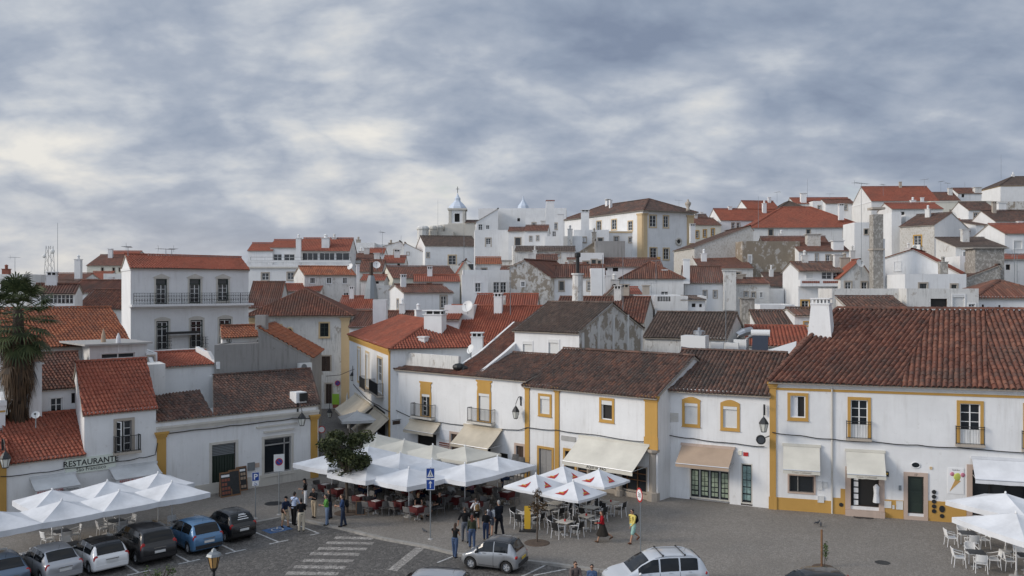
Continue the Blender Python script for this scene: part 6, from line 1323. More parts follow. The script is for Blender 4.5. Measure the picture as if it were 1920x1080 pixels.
mb = MB(); c = p4.at(1643, 925, .12); o = mb.lathe((c.x, c.y, c.z-.5), [(.2, 0), (.14, .5), (.17, .9), (.05, 1.05)], 8).build('hanging_dress', 'canvas_white'); tag(o, 'white dress hanging in the shop doorway', 'dress')
# lanterns and cables
lantern(p2, 967, 774, 1.0, 'iron lantern on the left ochre pilaster of the shop building'); lantern(p4, 1432, 797, 1.0, 'iron lantern on the ochre corner of the long building'); lantern(LL, 566, 787, .9, 'iron lantern near the right end of the low white building'); lantern(LL, 10, 863, .7, 'iron lantern at the left edge of the photo'); lantern(p0, 661, 706, .9, 'lantern up in the alley on the ochre trimmed house'); lantern(GREY['pl']['r'], 618, 775, .5, 'hanging lantern in the alley mouth')
pl = Pl((p4.pt(-.25, 0).x, p4.pt(-.25, 0).y), unit(-10)); z = Zp(823, p4.A.y); o = empty('wall_speaker', pl.pt(-.3, z), 'round black loudspeaker under the corner lantern', 'loudspeaker'); MB().prism([pl.pt(-.3+.28*math.cos(k*PI/8), z+.28*math.sin(k*PI/8), .3) for k in range(16)], Vector((pl.n.x, pl.n.y, 0))*.2).build('speaker_body', 'iron', o); MB().prism([pl.pt(-.3+.2*math.cos(k*PI/8), z+.2*math.sin(k*PI/8), .5) for k in range(16)], Vector((pl.n.x, pl.n.y, 0))*.02).build('speaker_mesh', 'slate', o); MB().tube([pl.pt(-.3, z, .3), pl.pt(.3, z+.2, 0)], .03, 5).build('bracket', 'iron', o)
cable('thick black cable along the cafe and shop fronts', [(p1, 738, 765, .1), (p1, 775, 783, .1), (p1, 830, 792, .1), (p1, 900, 799, .1), (p1, 970, 806, .1), (p2, 990, 801, .12), (p2, 1045, 806, .12), (p2, 1120, 815, .12), (p2, 1207, 828, .14), (p3, 1243, 813, .1), (p3, 1300, 822, .1), (p3, 1380, 831, .1), (p3, 1434, 837, .1)])
cable('long black cable along the corner building', [(p4, 1448, 810, .12), (p4, 1500, 816, .1), (p4, 1560, 823, .1), (p4, 1640, 828, .1), (p4, 1720, 834, .1), (p4, 1800, 839, .1), (p4, 1960, 850, .1)])
cable('thin cable along the low white building', [(LL, 296, 813, .1), (LL, 360, 806, .12), (LL, 430, 798, .12), (LL, 500, 790, .12), (LL, 548, 784, .12), (LL, 592, 783, .1)], .03)
cable('thin cable along the restaurant fronts', [(LL, 0, 893, .1), (LL, 60, 887, .1), (LL, 122, 878, .1), (LL, 218, 865, .1), (LL, 260, 858, .1), (LL, 290, 852, .1), (LL, 294, 830, .1)], .025)
cable('cable along the ochre trimmed alley house', [(p0, 664, 720, .1), (p0, 690, 748, .1), (p0, 712, 760, .1), (p0, 733, 772, .1)], .035)
cf = C1['pl']['f']
o = MB().tube([cf.at(612, 705, .1), cf.at(640, 700, 2), p0.at(666, 692, .1)], .03, 5).build('power_cable', 'cable_black'); tag(o, 'black cable slung across the alley above the doors', 'cable', 'cables strung along the fronts')
disc(Pl(cf.pt(0, 0, .05).xy, cf.d), Zp(722, 96), .3, 0, C1['root'], 'nopark', cf.u(633))
p = cf.at(630, 756, .4); o = empty('lime_board', (p.x, p.y, -.1), 'bright lime green notice board at the end of the alley', 'notice board'); MB().box((p.x, p.y, .95), (.75, .12, 1.2)).build('panel', 'lime', o); MB().box((p.x, p.y, .2), (.6, .3, .4)).build('stand', 'brickred', o)
o = empty('hanging_sign', p1.at(752, 795, .0), 'dark hanging bracket sign on the cafe front by the alley corner', 'sign'); u = p1.u(752); z = Zp(793, p1.Y(752)); nn_ = Vector((p1.n.x, p1.n.y, 0)); MB().tube([p1.pt(u, z+.3, 0), p1.pt(u, z+.3, .95)], .025, 5).build('bracket', 'iron', o); MB().ob(p1.pt(u, z-.05, .15), nn_*.75, Vector((p1.d.x, p1.d.y, 0))*.05, Vector((0, 0, .3))).build('panel', 'wood_dark', o)
# roof equipment
def solar(px, py, Y, w, h, label, tank=True):
    p = P(px, Y); z = Zp(py, Y); o = empty('solar_heater', (p.x, p.y, z), label, 'solar water heater', 'solar water heaters'); d = Vector((.95, -.3, 0)); b = Vector((.3, .95, 0)); q = Vector((p.x, p.y, z))
    MB().ob(q-d*w/2, d*w, b*h*.6+Vector((0, 0, h*.8)), (b*-.08+Vector((0, 0, .05)))).build('collector', 'solar', o)
    if tank:
        c = q+b*h*.65+Vector((0, 0, h*.85)); m = MB().tube([c-d*w*.6, c+d*w*.6], .27, 12); m.build('tank', 'acwhite', o)
    MB().tube([q+b*h*.6-d*w*.4+Vector((0, 0, -.3)), q+b*h*.6-d*w*.4+Vector((0, 0, h*.8))], .03, 5).tube([q+b*h*.6+d*w*.4+Vector((0, 0, -.3)), q+b*h*.6+d*w*.4+Vector((0, 0, h*.8))], .03, 5).build('stand', 'galv', o)
solar(1425, 660, 62.5, 1.1, 1.5, 'solar water heater with white tank beside the red corrugated roof'); solar(1297, 664, 61, 1.5, 1.0, 'dark solar panel box on the white roof block', False)
p = P(1303, 61.8); o = empty('roof_vent', (p.x, p.y, Zp(665, 62)), 'white roof block with a steel vent cowl', 'roof vent'); MB().box((p.x, p.y, Zp(650, 62)), (1.7, 1.4, 1.6), -.4).build('housing', 'acwhite', o); MB().lathe((p.x+.3, p.y, Zp(630, 62)), [(.3, -.1), (.3, .15), (.42, .16), (.42, .36), (.3, .4), (.12, .42), (.12, .6)], 12).build('cowl', 'steel', o)
for k, (px, py, Y) in enumerate(((1345, 655, 63), (1373, 656, 63.5), (1388, 650, 64))):
    p = P(px, Y); z = Zp(py, Y); o = empty('air_conditioner', (p.x, p.y, z), ['left roof air conditioner behind the tiled ridge', 'middle roof air conditioner behind the tiled ridge', 'right roof air conditioner behind the tiled ridge'][k], 'air conditioner', 'air conditioning units'); MB().box((p.x, p.y, z+.15), (.9, .4, .75), -.4).build('casing', 'acwhite', o); MB().lathe((p.x, p.y, z+.5), [(.2, 0), (.2, .04), (.05, .05)], 12).build('fan_grille', 'galv', o)
o = empty('duct', W3(1390, 630, 66), 'silver ventilation duct elbow by the red corrugated roof', 'duct'); MB().tube([W3(1382, 640, 66), W3(1385, 628, 66), W3(1394, 623, 66), W3(1408, 620, 66.4)], .3, 12).build('duct_pipe', 'steel', o)
o = MB().tube([W3(1401, 658, 64), W3(1401, 634, 64), W3(1404, 631, 64), W3(1414, 631, 64)], .13, 10).build('flue_pipe', 'steel'); tag(o, 'small bent steel flue left of the solar heater', 'flue')
o = MB().prism([W3(1433, 662, 60), W3(1492, 663, 59.5), W3(1494, 643, 61.5)], (0, .1, .12)).build('roof_skylight', 'acwhite'); tag(o, 'white triangular skylight roof left of the tapered chimney', 'skylight')
p = P(696, 110); o = empty('metal_flue', (p.x, p.y, 8), 'tall dark metal flue pipe with a conical base', 'flue'); MB().lathe((p.x, p.y, Zp(560, 110)), [(.9, 0), (.75, 1.2), (.5, 2.4), (.35, 2.9)], 10).build('flue_base', 'galv', o); MB().tube([(p.x, p.y, Zp(520, 110)), (p.x, p.y, Zp(492, 110))], .22, 8).build('flue_pipe', 'wood_dark', o)
ac_unit(R1['pl']['f'], 983, 557+90, 996, 567+90, 'x') if 0 else None
mb = MB(); p = P(863, 66.8); o = empty('terrace_clutter', (p.x, p.y, 6.9), 'black covered heap on the cafe roof terrace', 'covered heap'); mb.ball((p.x-.1, p.y, 7.3), (.5, .35, .3), 10, 6).ball((p.x+.3, p.y, 7.15), (.35, .35, .28), 8, 5); mb.build('tarpaulin', 'black_paint', o)
# ------------------------------------------------------------------ vegetation
def leafmat(name, a, b):
    m, t, bs = nt(name); bs.inputs['Roughness'].default_value = .6; g_ = nz(t, pos(t), 1.3, 3); bs.inputs['Specular IOR Level'].default_value = .25
    oi = t.nodes.new('ShaderNodeNewGeometry'); ad = N(t, 'ShaderNodeMath', operation='ADD'); t.links.new(oi.outputs['Random Per Island'], ad.inputs[0]); t.links.new(g_, ad.inputs[1]); h = N(t, 'ShaderNodeMath', operation='MULTIPLY'); h.inputs[1].default_value = .5; t.links.new(ad.outputs[0], h.inputs[0]); t.links.new(ramp(t, h.outputs[0], [(.25, a), (.75, b)]), bs.inputs['Base Color'])
leafmat('leaf', (.018, .028, .012), (.075, .085, .03)); leafmat('leaf_red', (.05, .03, .02), (.12, .075, .03)); leafmat('palm_green', (.03, .045, .018), (.10, .12, .05)); leafmat('palm_dead', (.035, .024, .015), (.13, .08, .042)); leafmat('leaf_fresh', (.03, .06, .015), (.09, .13, .04))
def leaves(mb, c, r, n, s, flat=.5):
    for _ in range(n):
        v = Vector((random.gauss(0, 1), random.gauss(0, 1), random.gauss(0, 1))).normalized()*(random.random()**.45); p = Vector(c)+Vector((v.x*r[0], v.y*r[1], v.z*r[2]))
        a = Vector((random.uniform(-1, 1), random.uniform(-1, 1), random.uniform(-flat, flat))).normalized(); b = a.cross(Vector((random.uniform(-1, 1), random.uniform(-1, 1), random.uniform(-.2, 1)))).normalized(); q = s*random.uniform(.6, 1.3)
        mb.face([p-a*q, p-b*q*.45, p+a*q, p+b*q*.45])
p = G(650, 962); tr = empty('street_tree', p, 'round dark leaved tree among the parked crowd and parasols', 'tree'); T = Vector((p.x, p.y, 0)); lm = MB(); cz = 3.25
mb = MB().tube([T, T+Vector((.03, 0, 1.0)), T+Vector((-.02, 0, 2.0)), T+Vector((.04, 0, 2.9))], [.11, .09, .08, .05], 8)
for k in range(15):
    a = k*2.4; v = Vector((math.cos(a), math.sin(a), 0))*random.uniform(.75, 1.5)+Vector((0, 0, random.uniform(-1.0, 1.35))); c = T+Vector((0, 0, cz))+v; mb.tube([T+Vector((0, 0, 1.9+.1*(k % 5))), T+Vector((0, 0, cz-.3))+v*.5, c], [.05, .03, .012], 5); leaves(lm, c, (.55, .55, .42), 340, .11)
leaves(lm, T+Vector((0, 0, cz)), (1.25, 1.25, 1.1), 700, .11)
mb.build('trunk', 'bark', tr); lm.build('crown', 'leaf', tr); MB().lathe((p.x, p.y, 0), [(.75, 0), (.75, .012), (.7, .02)], 20).build('tree_pit', 'soil', tr)
p = G(1007, 1018); tr = empty('young_tree', p, 'slender young tree with reddish leaves in a round earth pit', 'tree'); T = Vector((p.x, p.y, 0)); lm = MB(); MB().tube([T, T+Vector((.02, 0, 1.2)), T+Vector((.0, 0, 2.0)), T+Vector((.04, 0, 2.85))], [.05, .04, .03, .012], 6).build('trunk', 'bark', tr)
leaves(lm, T+Vector((.03, 0, 2.55)), (.26, .26, .38), 130, .07); leaves(lm, T+Vector((-.15, 0, 1.85)), (.32, .3, .3), 110, .07); leaves(lm, T+Vector((.25, 0, 1.95)), (.3, .3, .3), 90, .07); leaves(lm, T+Vector((.05, 0, 1.5)), (.22, .2, .3), 40, .06); lm.build('crown', 'leaf_red', tr); MB().lathe((p.x, p.y, 0), [(.68, 0), (.62, .03), (.25, .06)], 22).build('tree_pit', 'soil', tr)
p = G(1543, 1063); tr = empty('staked_sapling', p, 'small leafy sapling tied to a brown stake on the plaza', 'tree'); T = Vector((p.x, p.y, 0)); MB().tube([T-Vector((.06, 0, 0)), T+Vector((-.06, 0, 1.78))], .05, 6).build('stake', 'wood_brown', tr); MB().tube([T+Vector((.08, 0, 0)), T+Vector((.1, 0, .6)), T+Vector((.12, 0, 1.15))], .015, 5).build('trunk', 'bark', tr); lm = MB(); leaves(lm, T+Vector((.14, 0, .75)), (.14, .14, .5), 110, .06); lm.build('crown', 'leaf_fresh', tr); MB().lathe((p.x, p.y, 0), [(.5, 0), (.45, .02), (.2, .03)], 18).build('tree_pit', 'soil', tr)
p = P(297, 29); tr = empty('shrub_tree', (p.x, p.y, 0), 'top of a small fresh green tree at the lower edge left of the lamp post', 'tree'); T = Vector((p.x, p.y, 0)); lm = MB(); zt = Zp(1078, 29); b = MB().tube([T, T+Vector((0, 0, zt-.5))], [.07, .04], 6)
for k in range(7):
    e_ = T+Vector((random.uniform(-.5, .5), random.uniform(-.3, .3), zt+random.uniform(-.2, .42))); b.tube([T+Vector((0, 0, zt-.9)), T.lerp(e_, .6)+Vector((0, 0, zt*.35)), e_], [.03, .02, .006], 4); leaves(lm, e_-Vector((0, 0, .12)), (.1, .1, .2), 26, .045)
b.build('trunk', 'bark', tr); lm.build('crown', 'leaf_fresh', tr)
def palm(px, Y, pyc, label):
    p = P(px, Y); T = Vector((p.x, p.y, 0)); zc = Zp(pyc, Y); o = empty('fan_palm', T, label, 'palm tree'); MB().tube([T, T+Vector((.1, 0, zc*.5)), T+Vector((0, 0, zc-.3))], [.42, .36, .3], 10).build('trunk', 'palmbark', o); C = T+Vector((0, 0, zc)); gm, dm = MB(), MB()
    for k in range(96):
        dead = k >= 70; az = k*2.399; q_ = k/70; el = math.radians(80-128*q_**.85+random.uniform(-10, 10)) if not dead else math.radians(random.uniform(-85, -55)); d = Vector((math.cos(az)*math.cos(el), math.sin(az)*math.cos(el), math.sin(el))); L = random.uniform(1.2, 1.7) if not dead else random.uniform(.9, 1.4); st = C-Vector((0, 0, 1.5*q_ if not dead else random.uniform(1.3, 3.2))); m = dm if dead else gm
        mid = st+d*L-Vector((0, 0, .12)); m.tube([st, mid], .018, 4, cap=False); sd = d.cross(Vector((0, 0, 1))).normalized(); up = sd.cross(d); nb = 17
        for j in range(nb):
            a = math.radians(-105+210*j/(nb-1)); v = (d*math.cos(a)+sd*math.sin(a)*(1 if not dead else .4)).normalized(); bl = random.uniform(.95, 1.25)*(1.0-.25*abs(a)/1.8); kn = mid+v*bl*.6-Vector((0, 0, .06)); tip = mid+v*bl-Vector((0, 0, .35*bl if not dead else .6*bl)); w = up.cross(v).normalized()*.045
            m.face([mid-w*.5, mid+w*.5, kn+w, kn-w]); m.face([kn-w, kn+w, tip])
    for k in range(800):
        a = random.uniform(0, 2*PI); z = zc-1.8-5.6*random.random()**1.1; rr = .42+.75*max(0, 1-(zc-z)/7.5); q = T+Vector((math.cos(a)*rr, math.sin(a)*rr, z)); w = Vector((-math.sin(a), math.cos(a), 0))*.05; tip = q+Vector((math.cos(a)*.12*random.uniform(-1, 2), math.sin(a)*.12, -random.uniform(.6, 1.2))); dm.face([q-w, q+w, tip])
    gm.build('crown', 'palm_green', o); dm.build('dead_fronds', 'palm_dead', o)
palm(34, 53, 572, 'tall shaggy fan palm with a skirt of dead fronds at the left edge')
p = P(401, 30); o = empty('street_lamp', (p.x, p.y, -.12), 'ochre lantern on a dark lamp post at the lower edge', 'street lamp'); zt = Zp(1031, 30); MB().lathe((p.x, p.y, -.12), [(.16, 0), (.14, .5), (.07, .6), (.05, 2.5), (.045, zt-.75+.12)], 10).build('post', 'iron', o); c = Vector((p.x, p.y, zt)); plain('amber_glass', (.45, .27, .10), .3); MB().lathe(c, [(.11, -.62), (.2, -.2)], 6).build('lamp_glass', 'amber_glass', o); MB().lathe(c, [(.26, -.2), (.22, -.12), (.1, -.05), (.08, 0), (.02, .06)], 6).build('hood', 'galv', o); mb = MB()
for k in range(6): a = PI/6+k*PI/3; mb.tube([c+Vector((.115*math.cos(a), .115*math.sin(a), -.62)), c+Vector((.205*math.cos(a), .205*math.sin(a), -.2))], .014, 4)
mb.lathe(c, [(.04, -.75), (.13, -.64), (.13, -.6)], 6).build('lamp_frame', 'iron', o)
for px, py, a, lab in ((1533, 983, .3, 'grey pigeon on the plaza above the stake'), (1539, 987, 1.2, 'second grey pigeon beside the first above the stake'), (795, 998, 2.4, 'grey pigeon on the paving near the crossing sign')):
    p = G(px, py); M_ = Matrix.Translation(p) @ Matrix.Rotation(a, 4, 'Z'); mb = MB().ball((0, 0, .11), (.11, .055, .055), 8, 6).ball((.13, 0, .2), (.035, .03, .035), 8, 6).tube([(.07, 0, .13), (.12, 0, .19)], [.05, .03], 6).tube([(-.1, 0, .11), (-.24, 0, .08)], [.045, .03], 5).tube([(.16, 0, .2), (.19, 0, .195)], [.01, .004], 4).tube([(.01, .03, .06), (.02, .03, 0)], .008, 4).tube([(.01, -.03, .06), (.02, -.03, 0)], .008, 4); mb.xf(M_); tag(mb.build('pigeon', 'slate', smooth=True), lab, 'pigeon', 'pigeons on the plaza')
# ------------------------------------------------------------------ cars
def paint(name, c, metal=.5, rough=.32):
    m, t, b = nt(name); b.inputs['Base Color'].default_value = (*c, 1); b.inputs['Metallic'].default_value = metal; b.inputs['Roughness'].default_value = rough; b.inputs['Coat Weight'].default_value = .6; b.inputs['Coat Roughness'].default_value = .06
paint('car_silver', (.42, .43, .45)); paint('car_white', (.72, .72, .71), 0); paint('car_dark', (.018, .018, .020), .2); paint('car_blue', (.085, .19, .33), .3); paint('car_black', (.008, .008, .009), .1); paint('car_steel', (.12, .17, .24)); paint('car_grey', (.30, .31, .32)); paint('car_pale', (.62, .64, .66), .3); paint('car_roof', (.012, .012, .013), .0, .22)
plain('car_glass', (.008, .010, .012), .05, spec=.4); plain('tail_red', (.35, .012, .01), .15); plain('tail_white', (.35, .36, .36), .2); plain('plastic', (.022, .022, .023), .6); plain('rim', (.42, .43, .44), .4, metal=.2); plain('plate', (.62, .62, .60), .5); plain('plate_yellow', (.6, .42, .04), .5); plain('chrome', (.6, .6, .6), .15, metal=1)
def lerp_tab(tab, x):
    for (x0, *a), (x1, *b) in zip(tab[:-1], tab[1:]):
        if x <= x1:
            t = max(0, (x-x0)/(x1-x0)); t = t*t*(3-2*t)*.35+t*.65; return [p+(q-p)*t for p, q in zip(a, b)]
    return list(tab[-1][1:])
# x from tail to nose (0..1): belt height, roof height, half width, roof half width   (fractions of H and W/2)
STY = {
 'hatch': dict(tab=[(0, .56, .57, .84, .80), (.02, .60, .62, .93, .84), (.05, .63, .72, .97, .80), (.10, .645, .90, 1, .76), (.17, .645, .975, 1, .76), (.34, .635, 1.0, 1, .77), (.50, .62, .985, 1, .76), (.60, .61, .90, 1, .76), (.70, .60, .70, 1, .80), (.755, .595, .61, .99, .86), (.88, .53, .545, .95, .82), (.97, .43, .44, .86, .74), (1, .36, .37, .74, .66)], rw=(.035, .135), ws=(.575, .735), sw=(.13, .67), pil=(.37,), wx=(.19, .80)),
 'mpv': dict(tab=[(0, .54, .55, .86, .80), (.02, .58, .61, .95, .86), (.05, .61, .80, .98, .82), (.085, .62, .93, 1, .79), (.15, .62, .985, 1, .79), (.40, .61, 1.0, 1, .79), (.56, .595, .97, 1, .78), (.66, .585, .83, 1, .80), (.76, .575, .64, 1, .86), (.80, .57, .585, .99, .86), (.90, .52, .53, .95, .82), (.97, .43, .44, .88, .74), (1, .36, .37, .76, .66)], rw=(.03, .10), ws=(.60, .775), sw=(.11, .72), pil=(.30, .50), wx=(.185, .80)),
 'sedan': dict(tab=[(0, .56, .58, .82, .78), (.02, .61, .64, .93, .84), (.06, .645, .69, .97, .84), (.10, .65, .76, .99, .78), (.20, .65, .96, 1, .74), (.36, .64, 1.0, 1, .76), (.50, .63, .985, 1, .75), (.60, .62, .89, 1, .75), (.69, .61, .70, 1, .80), (.74, .60, .615, .99, .86), (.88, .54, .55, .95, .82), (.97, .44, .45, .86, .74), (1, .36, .37, .74, .66)], rw=(.075, .19), ws=(.565, .72), sw=(.16, .665), pil=(.40,), wx=(.19, .80)),
 'micro': dict(tab=[(0, .52, .53, .84, .80), (.03, .57, .60, .94, .84), (.07, .60, .74, .98, .80), (.14, .62, .93, 1, .78), (.22, .63, .985, 1, .78), (.42, .62, 1.0, 1, .78), (.58, .60, .95, 1, .78), (.70, .585, .76, 1, .80), (.79, .57, .60, .99, .84), (.90, .50, .51, .95, .80), (.97, .42, .43, .87, .74), (1, .36, .37, .78, .68)], rw=(.05, .17), ws=(.60, .77), sw=(.17, .73), pil=(.42,), wx=(.20, .82)),
}
WH = {}
def wheel(r, w):
    k = (r, w)
    if k in WH: return WH[k]
    R90 = Matrix.Rotation(PI/2, 4, 'X'); t = MB().lathe((0, 0, 0), [(r*.58, -.001), (r*.64, -w/2), (r*.93, -w/2), (r, -w*.3), (r, w*.3), (r*.93, w/2), (r*.64, w/2), (r*.58, .001)], 24).xf(R90); m = MB().lathe((0, 0, 0), [(r*.64, -w*.42), (r*.64, w*.30), (r*.56, w*.34), (r*.52, w*.1), (.01, w*.1)], 24)
    for i in range(5):
        a = 2*PI*i/5; m.ob((r*.08*math.cos(a)+.02*math.sin(a), r*.08*math.sin(a)-.02*math.cos(a), w*.12), (r*.5*math.cos(a), r*.5*math.sin(a), 0), (-.045*math.sin(a), .045*math.cos(a), 0), (0, 0, w*.22))
    m.lathe((0, 0, w*.1), [(r*.14, 0), (r*.13, w*.26), (.01, w*.28)], 10).xf(R90)
    WH[k] = (t, m); return WH[k]
def car(label, pos_, heading, L, Wd, Hh, sty, mat, roof=None, plate='plate', group='parked cars', rails=False, spare=False, wr=.30, tail=1, low=None, sticker=False):
    S = STY[sty]; o = empty('parked_car', (0, 0, 0), label, 'car', group); wx = S['wx']; hw = Wd/2
    xs = sorted(set([0, .008, .02, .035, .05, .07, .085, .1, .12, .15, .17, .2, .25, .3, .34, .4, .46, .5, .55, .6, .64, .68, .72, .76, .8, .84, .88, .92, .95, .975, .99, 1]+[w_+d*(wr*1.16)/L for w_ in wx for d in (-1.001, -.97, -.87, -.7, -.5, -.25, 0, .25, .5, .7, .87, .97, 1.001)]))
    def half(x):
        b, rf, wb, wr_ = lerp_tab(S['tab'], x); b *= Hh; rf *= Hh; w = wb*hw; rr = wr_*hw; zf = .19+.10*max(0, (abs(x-.5)-.44)/.06); ar = zf
        for w_ in wx:
            d = abs(x-w_)*L; R_ = wr*1.16
            if d < R_: ar = max(ar, wr+math.sqrt(R_*R_-d*d)*.98)
        gap = rf-b; th = min(1, gap/(.25*Hh)); zm = .19+(b-.19)*.55
        r_ = [(0, zf if ar == zf else min(ar, zf+.25)), (w*.86, zf if ar == zf else ar), (w*.965, max(ar, zf+.03)), (w*1.0, max(ar+.02, .36)), (w*1.012, max(ar+.04, zm)), (w*.985, max(ar+.06, b-.05)), (w*.955*(1-.0*th), b), (w*.955+(rr-w*.955)*.5+.012*th, b+gap*.5+.004), (rr+.0, b+gap*.88), (rr*.90, b+gap*.975), (rr*.5, rf+.012*th), (0, rf+.018*th)]
        return r_
    X = lambda x: (x-.5)*L
    secs = [half(x) for x in xs]; m = len(secs[0])
    def skin(mb, i0, i1, k0, k1, off=0.0, mats=None):
        for i in range(i0, i1):
            for k in range(k0, k1):
                for sy in (-1, 1):
                    q = [(X(xs[a]), sy*secs[a][c][0], secs[a][c][1]) for a, c in ((i, k), (i+1, k), (i+1, k+1), (i, k+1))]
                    mb.face(q if sy < 0 else q[::-1])
    mb = MB(); skin(mb, 0, len(xs)-1, 0, m-1)
    for e in (0, len(xs)-1):
        s_ = secs[e]; q = [(X(xs[e]), p[0], p[1]) for p in s_]+[(X(xs[e]), -p[0], p[1]) for p in s_[::-1][1:]]; mb.face(q if e else q[::-1])
    body = mb.build('body', mat, o, weld=True, smooth=True)
    def sp(x, k, sy, off=0.0):
        s_ = half(x); k0 = int(k); f_ = k-k0; a, b = s_[k0], s_[min(k0+1, m-1)]; y = a[0]+(b[0]-a[0])*f_; z = a[1]+(b[1]-a[1])*f_; return Vector((X(x), sy*(y+off), z+off*.3))
    # side glass
    cuts = [S['sw'][0], *S['pil'], S['sw'][1]]
    for sy in (-1, 1):
        for a, b in zip(cuts[:-1], cuts[1:]):
            g = MB(); n = 8; a2, b2 = a+.008, b-.008; rows = []
            for i in range(n+1):
                x = a2+(b2-a2)*i/n; s_ = half(x); gap = s_[-1][1]-s_[6][1]
                if gap < .10*Hh: top = 6.35
                else: top = 8.0
                rows.append([sp(x, 6+(top-6)*j/4+.10*(1-j/4), sy, .009) for j in range(5)])
            for i in range(n):
                for j in range(4):
                    q = [rows[i][j], rows[i+1][j], rows[i+1][j+1], rows[i][j+1]]; g.face(q if sy < 0 else q[::-1])
            g.build('side_window', 'car_glass', o, smooth=True)
            MB().ob(sp((a+b)/2-.02, 5.2, sy, .0), (.14, 0, 0), (0, sy*.025, 0), (0, 0, .03)).build('door_handle', mat, o)
        mb = MB()
        for xx in (S['sw'][0]+.03, *S['pil'], S['sw'][1]-.01):
            if min(abs(xx-w_) for w_ in wx)*L > wr*1.3: mb.tube([sp(xx, k_, sy, .002) for k_ in (2, 3, 4, 5, 5.9)], .007, 4)
        mb.tube([sp(S['sw'][0]+(S['sw'][1]-S['sw'][0])*j/8, 2.6, sy, .002) for j in range(9)], .012, 4); mb.build('door_seam', 'plastic', o)
        MB().ball(sp(S['sw'][1]-.02, 6.1, sy, .09), (.07, .10, .07), 8, 6).build('wing_mirror', mat if roof is None else roof, o, smooth=True)
    for nm, (a, b) in (('rear_window', S['rw']), ('windscreen', S['ws'])):
        g = MB(); n = 10; rows = []
        for i in range(n+1):
            x = a+(b-a)*i/n; s_ = half(x); row = []
            for j in range(-6, 7):
                f_ = abs(j)/6; k = m-1-f_*2.25 if s_[-1][1]-s_[6][1] > .12*Hh else m-1-f_*2.2; k0 = int(k); ff = k-k0; A_, B_ = s_[k0], s_[min(k0+1, m-1)]; row.append(Vector((X(x)+(-.008 if nm == 'rear_window' else .008), (1 if j > 0 else -1)*(A_[0]+(B_[0]-A_[0])*ff), A_[1]+(B_[1]-A_[1])*ff+.008)))
            rows.append(row)
        for i in range(n):
            for j in range(12): g.face([rows[i][j], rows[i+1][j], rows[i+1][j+1], rows[i][j+1]][::-1])
        g.build(nm, 'car_glass', o, smooth=True)
    if roof:
        g = MB(); a, b = S['rw'][1], S['ws'][0]; n = 12; rows = []
        for i in range(n+1):
            x = a+(b-a)*i/n; s_ = half(x); rows.append([Vector((X(x), sy*s_[k][0]*1.004, s_[k][1]+.006)) for sy, k in ((-1, 8), (-1, 9), (-1, 10), (1, 11), (1, 10), (1, 9), (1, 8))])
        for i in range(n):
            for j in range(6): g.face([rows[i][j], rows[i+1][j], rows[i+1][j+1], rows[i][j+1]][::-1])
        g.build('roof_panel', roof, o, smooth=True)
    s0 = half(.012); bz = s0[6][1]
    for sy in (-1, 1):
        if tail == 1: MB().ball((X(.03), sy*hw*.82, bz-.04), (.06, hw*.15, .17 if sty != 'mpv' else .25), 10, 8).build('tail_light', 'tail_red', o, smooth=True)
        else: MB().ball((X(.035), sy*hw*.80, bz-.02), (.08, hw*.22, .09), 10, 8).build('tail_light', 'tail_red', o, smooth=True)
        MB().ball((X(.945), sy*hw*.70, lerp_tab(S['tab'], .945)[0]*Hh-.05), (.13, hw*.2, .075), 10, 6).build('headlight', 'tail_white', o, smooth=True)
    MB().ob((X(0)-.035, -hw*.84, .34), (.06, 0, 0), (0, hw*1.68, 0), (0, 0, .17)).build('rear_bumper', low or mat, o)
    MB().ob((X(0)-.045, -.26, .60 if sty != 'micro' else .62), (.02, 0, 0), (0, .52, 0), (0, 0, .115)).build('licence_plate', plate, o)
    MB().ob((X(0)-.035, -.30, bz-.10), (.05, 0, 0), (0, .60, 0), (0, 0, .035)).build('boot_handle', 'chrome' if sty != 'micro' else mat, o)
    MB().ob((X(1)-.06, -hw*.66, .26), (.07, 0, 0), (0, hw*1.32, 0), (0, 0, .16)).build('front_grille', 'plastic', o)
    t_, r_ = wheel(wr, .2)
    for w_ in wx:
        for sy in (-1, 1):
            w0 = bpy.data.objects.new('wheel', None); COL.objects.link(w0); w0.parent = o; w0.location = (X(w_), sy*(hw-.12), wr); w0.rotation_euler = (0, 0, 0 if sy < 0 else PI)
            for mbx, nm, mt_ in ((t_, 'tyre', 'rubber'), (r_, 'rim', 'rim')):
                q = mbx.build(nm, mt_, None, smooth=False); q.parent = w0
            g = MB(); R_ = wr*1.15; g.face([(X(w_)+R_*math.cos(k*PI/8), sy*(hw-.26), wr+R_*math.sin(k*PI/8)) for k in range(16)]).build('wheel_well', 'plastic', o)
    if rails:
        for sy in (-1, 1): MB().tube([sp(x, 8.6, sy, .0)+Vector((0, 0, .05 if 0 < i < 7 else .0)) for i, x in enumerate([.13+.41*j/7 for j in range(8)])], .02, 6).build('roof_rail', 'alu' if rails == 1 else 'plastic', o)
        if rails == 1:
            for x in (.24, .46): a, b = sp(x, 8.6, -1)+Vector((0, -.02, .09)), sp(x, 8.6, 1)+Vector((0, .02, .09)); MB().tube([a, b], .02, 6).ball(a, .05, 8, 6).ball(b, .05, 8, 6).build('roof_bar', 'plastic', o)
    if sticker:
        mb = MB(); x0, x1 = S['rw']
        for i in range(4): z = bz+.08+.07*i; x = x0+(x1-x0)*(.28+.17*i); mb.ob((X(x)-.03, -.36+.05*i, lerp_tab(S['tab'], x)[1]*Hh+.006), (.028, 0, .03), (0, .62-.1*i, 0), (0, 0, .003))
        mb.build('rear_window_lettering', 'signwhite', o); MB().ball((X(.02), -hw*.4, .75), (.05, .16, .13), 8, 6).build('sticker_red', 'red_paint', o); MB().ball((X(.02), hw*.35, .74), (.05, .2, .08), 8, 6).build('sticker_picture', 'canvas_tan', o)
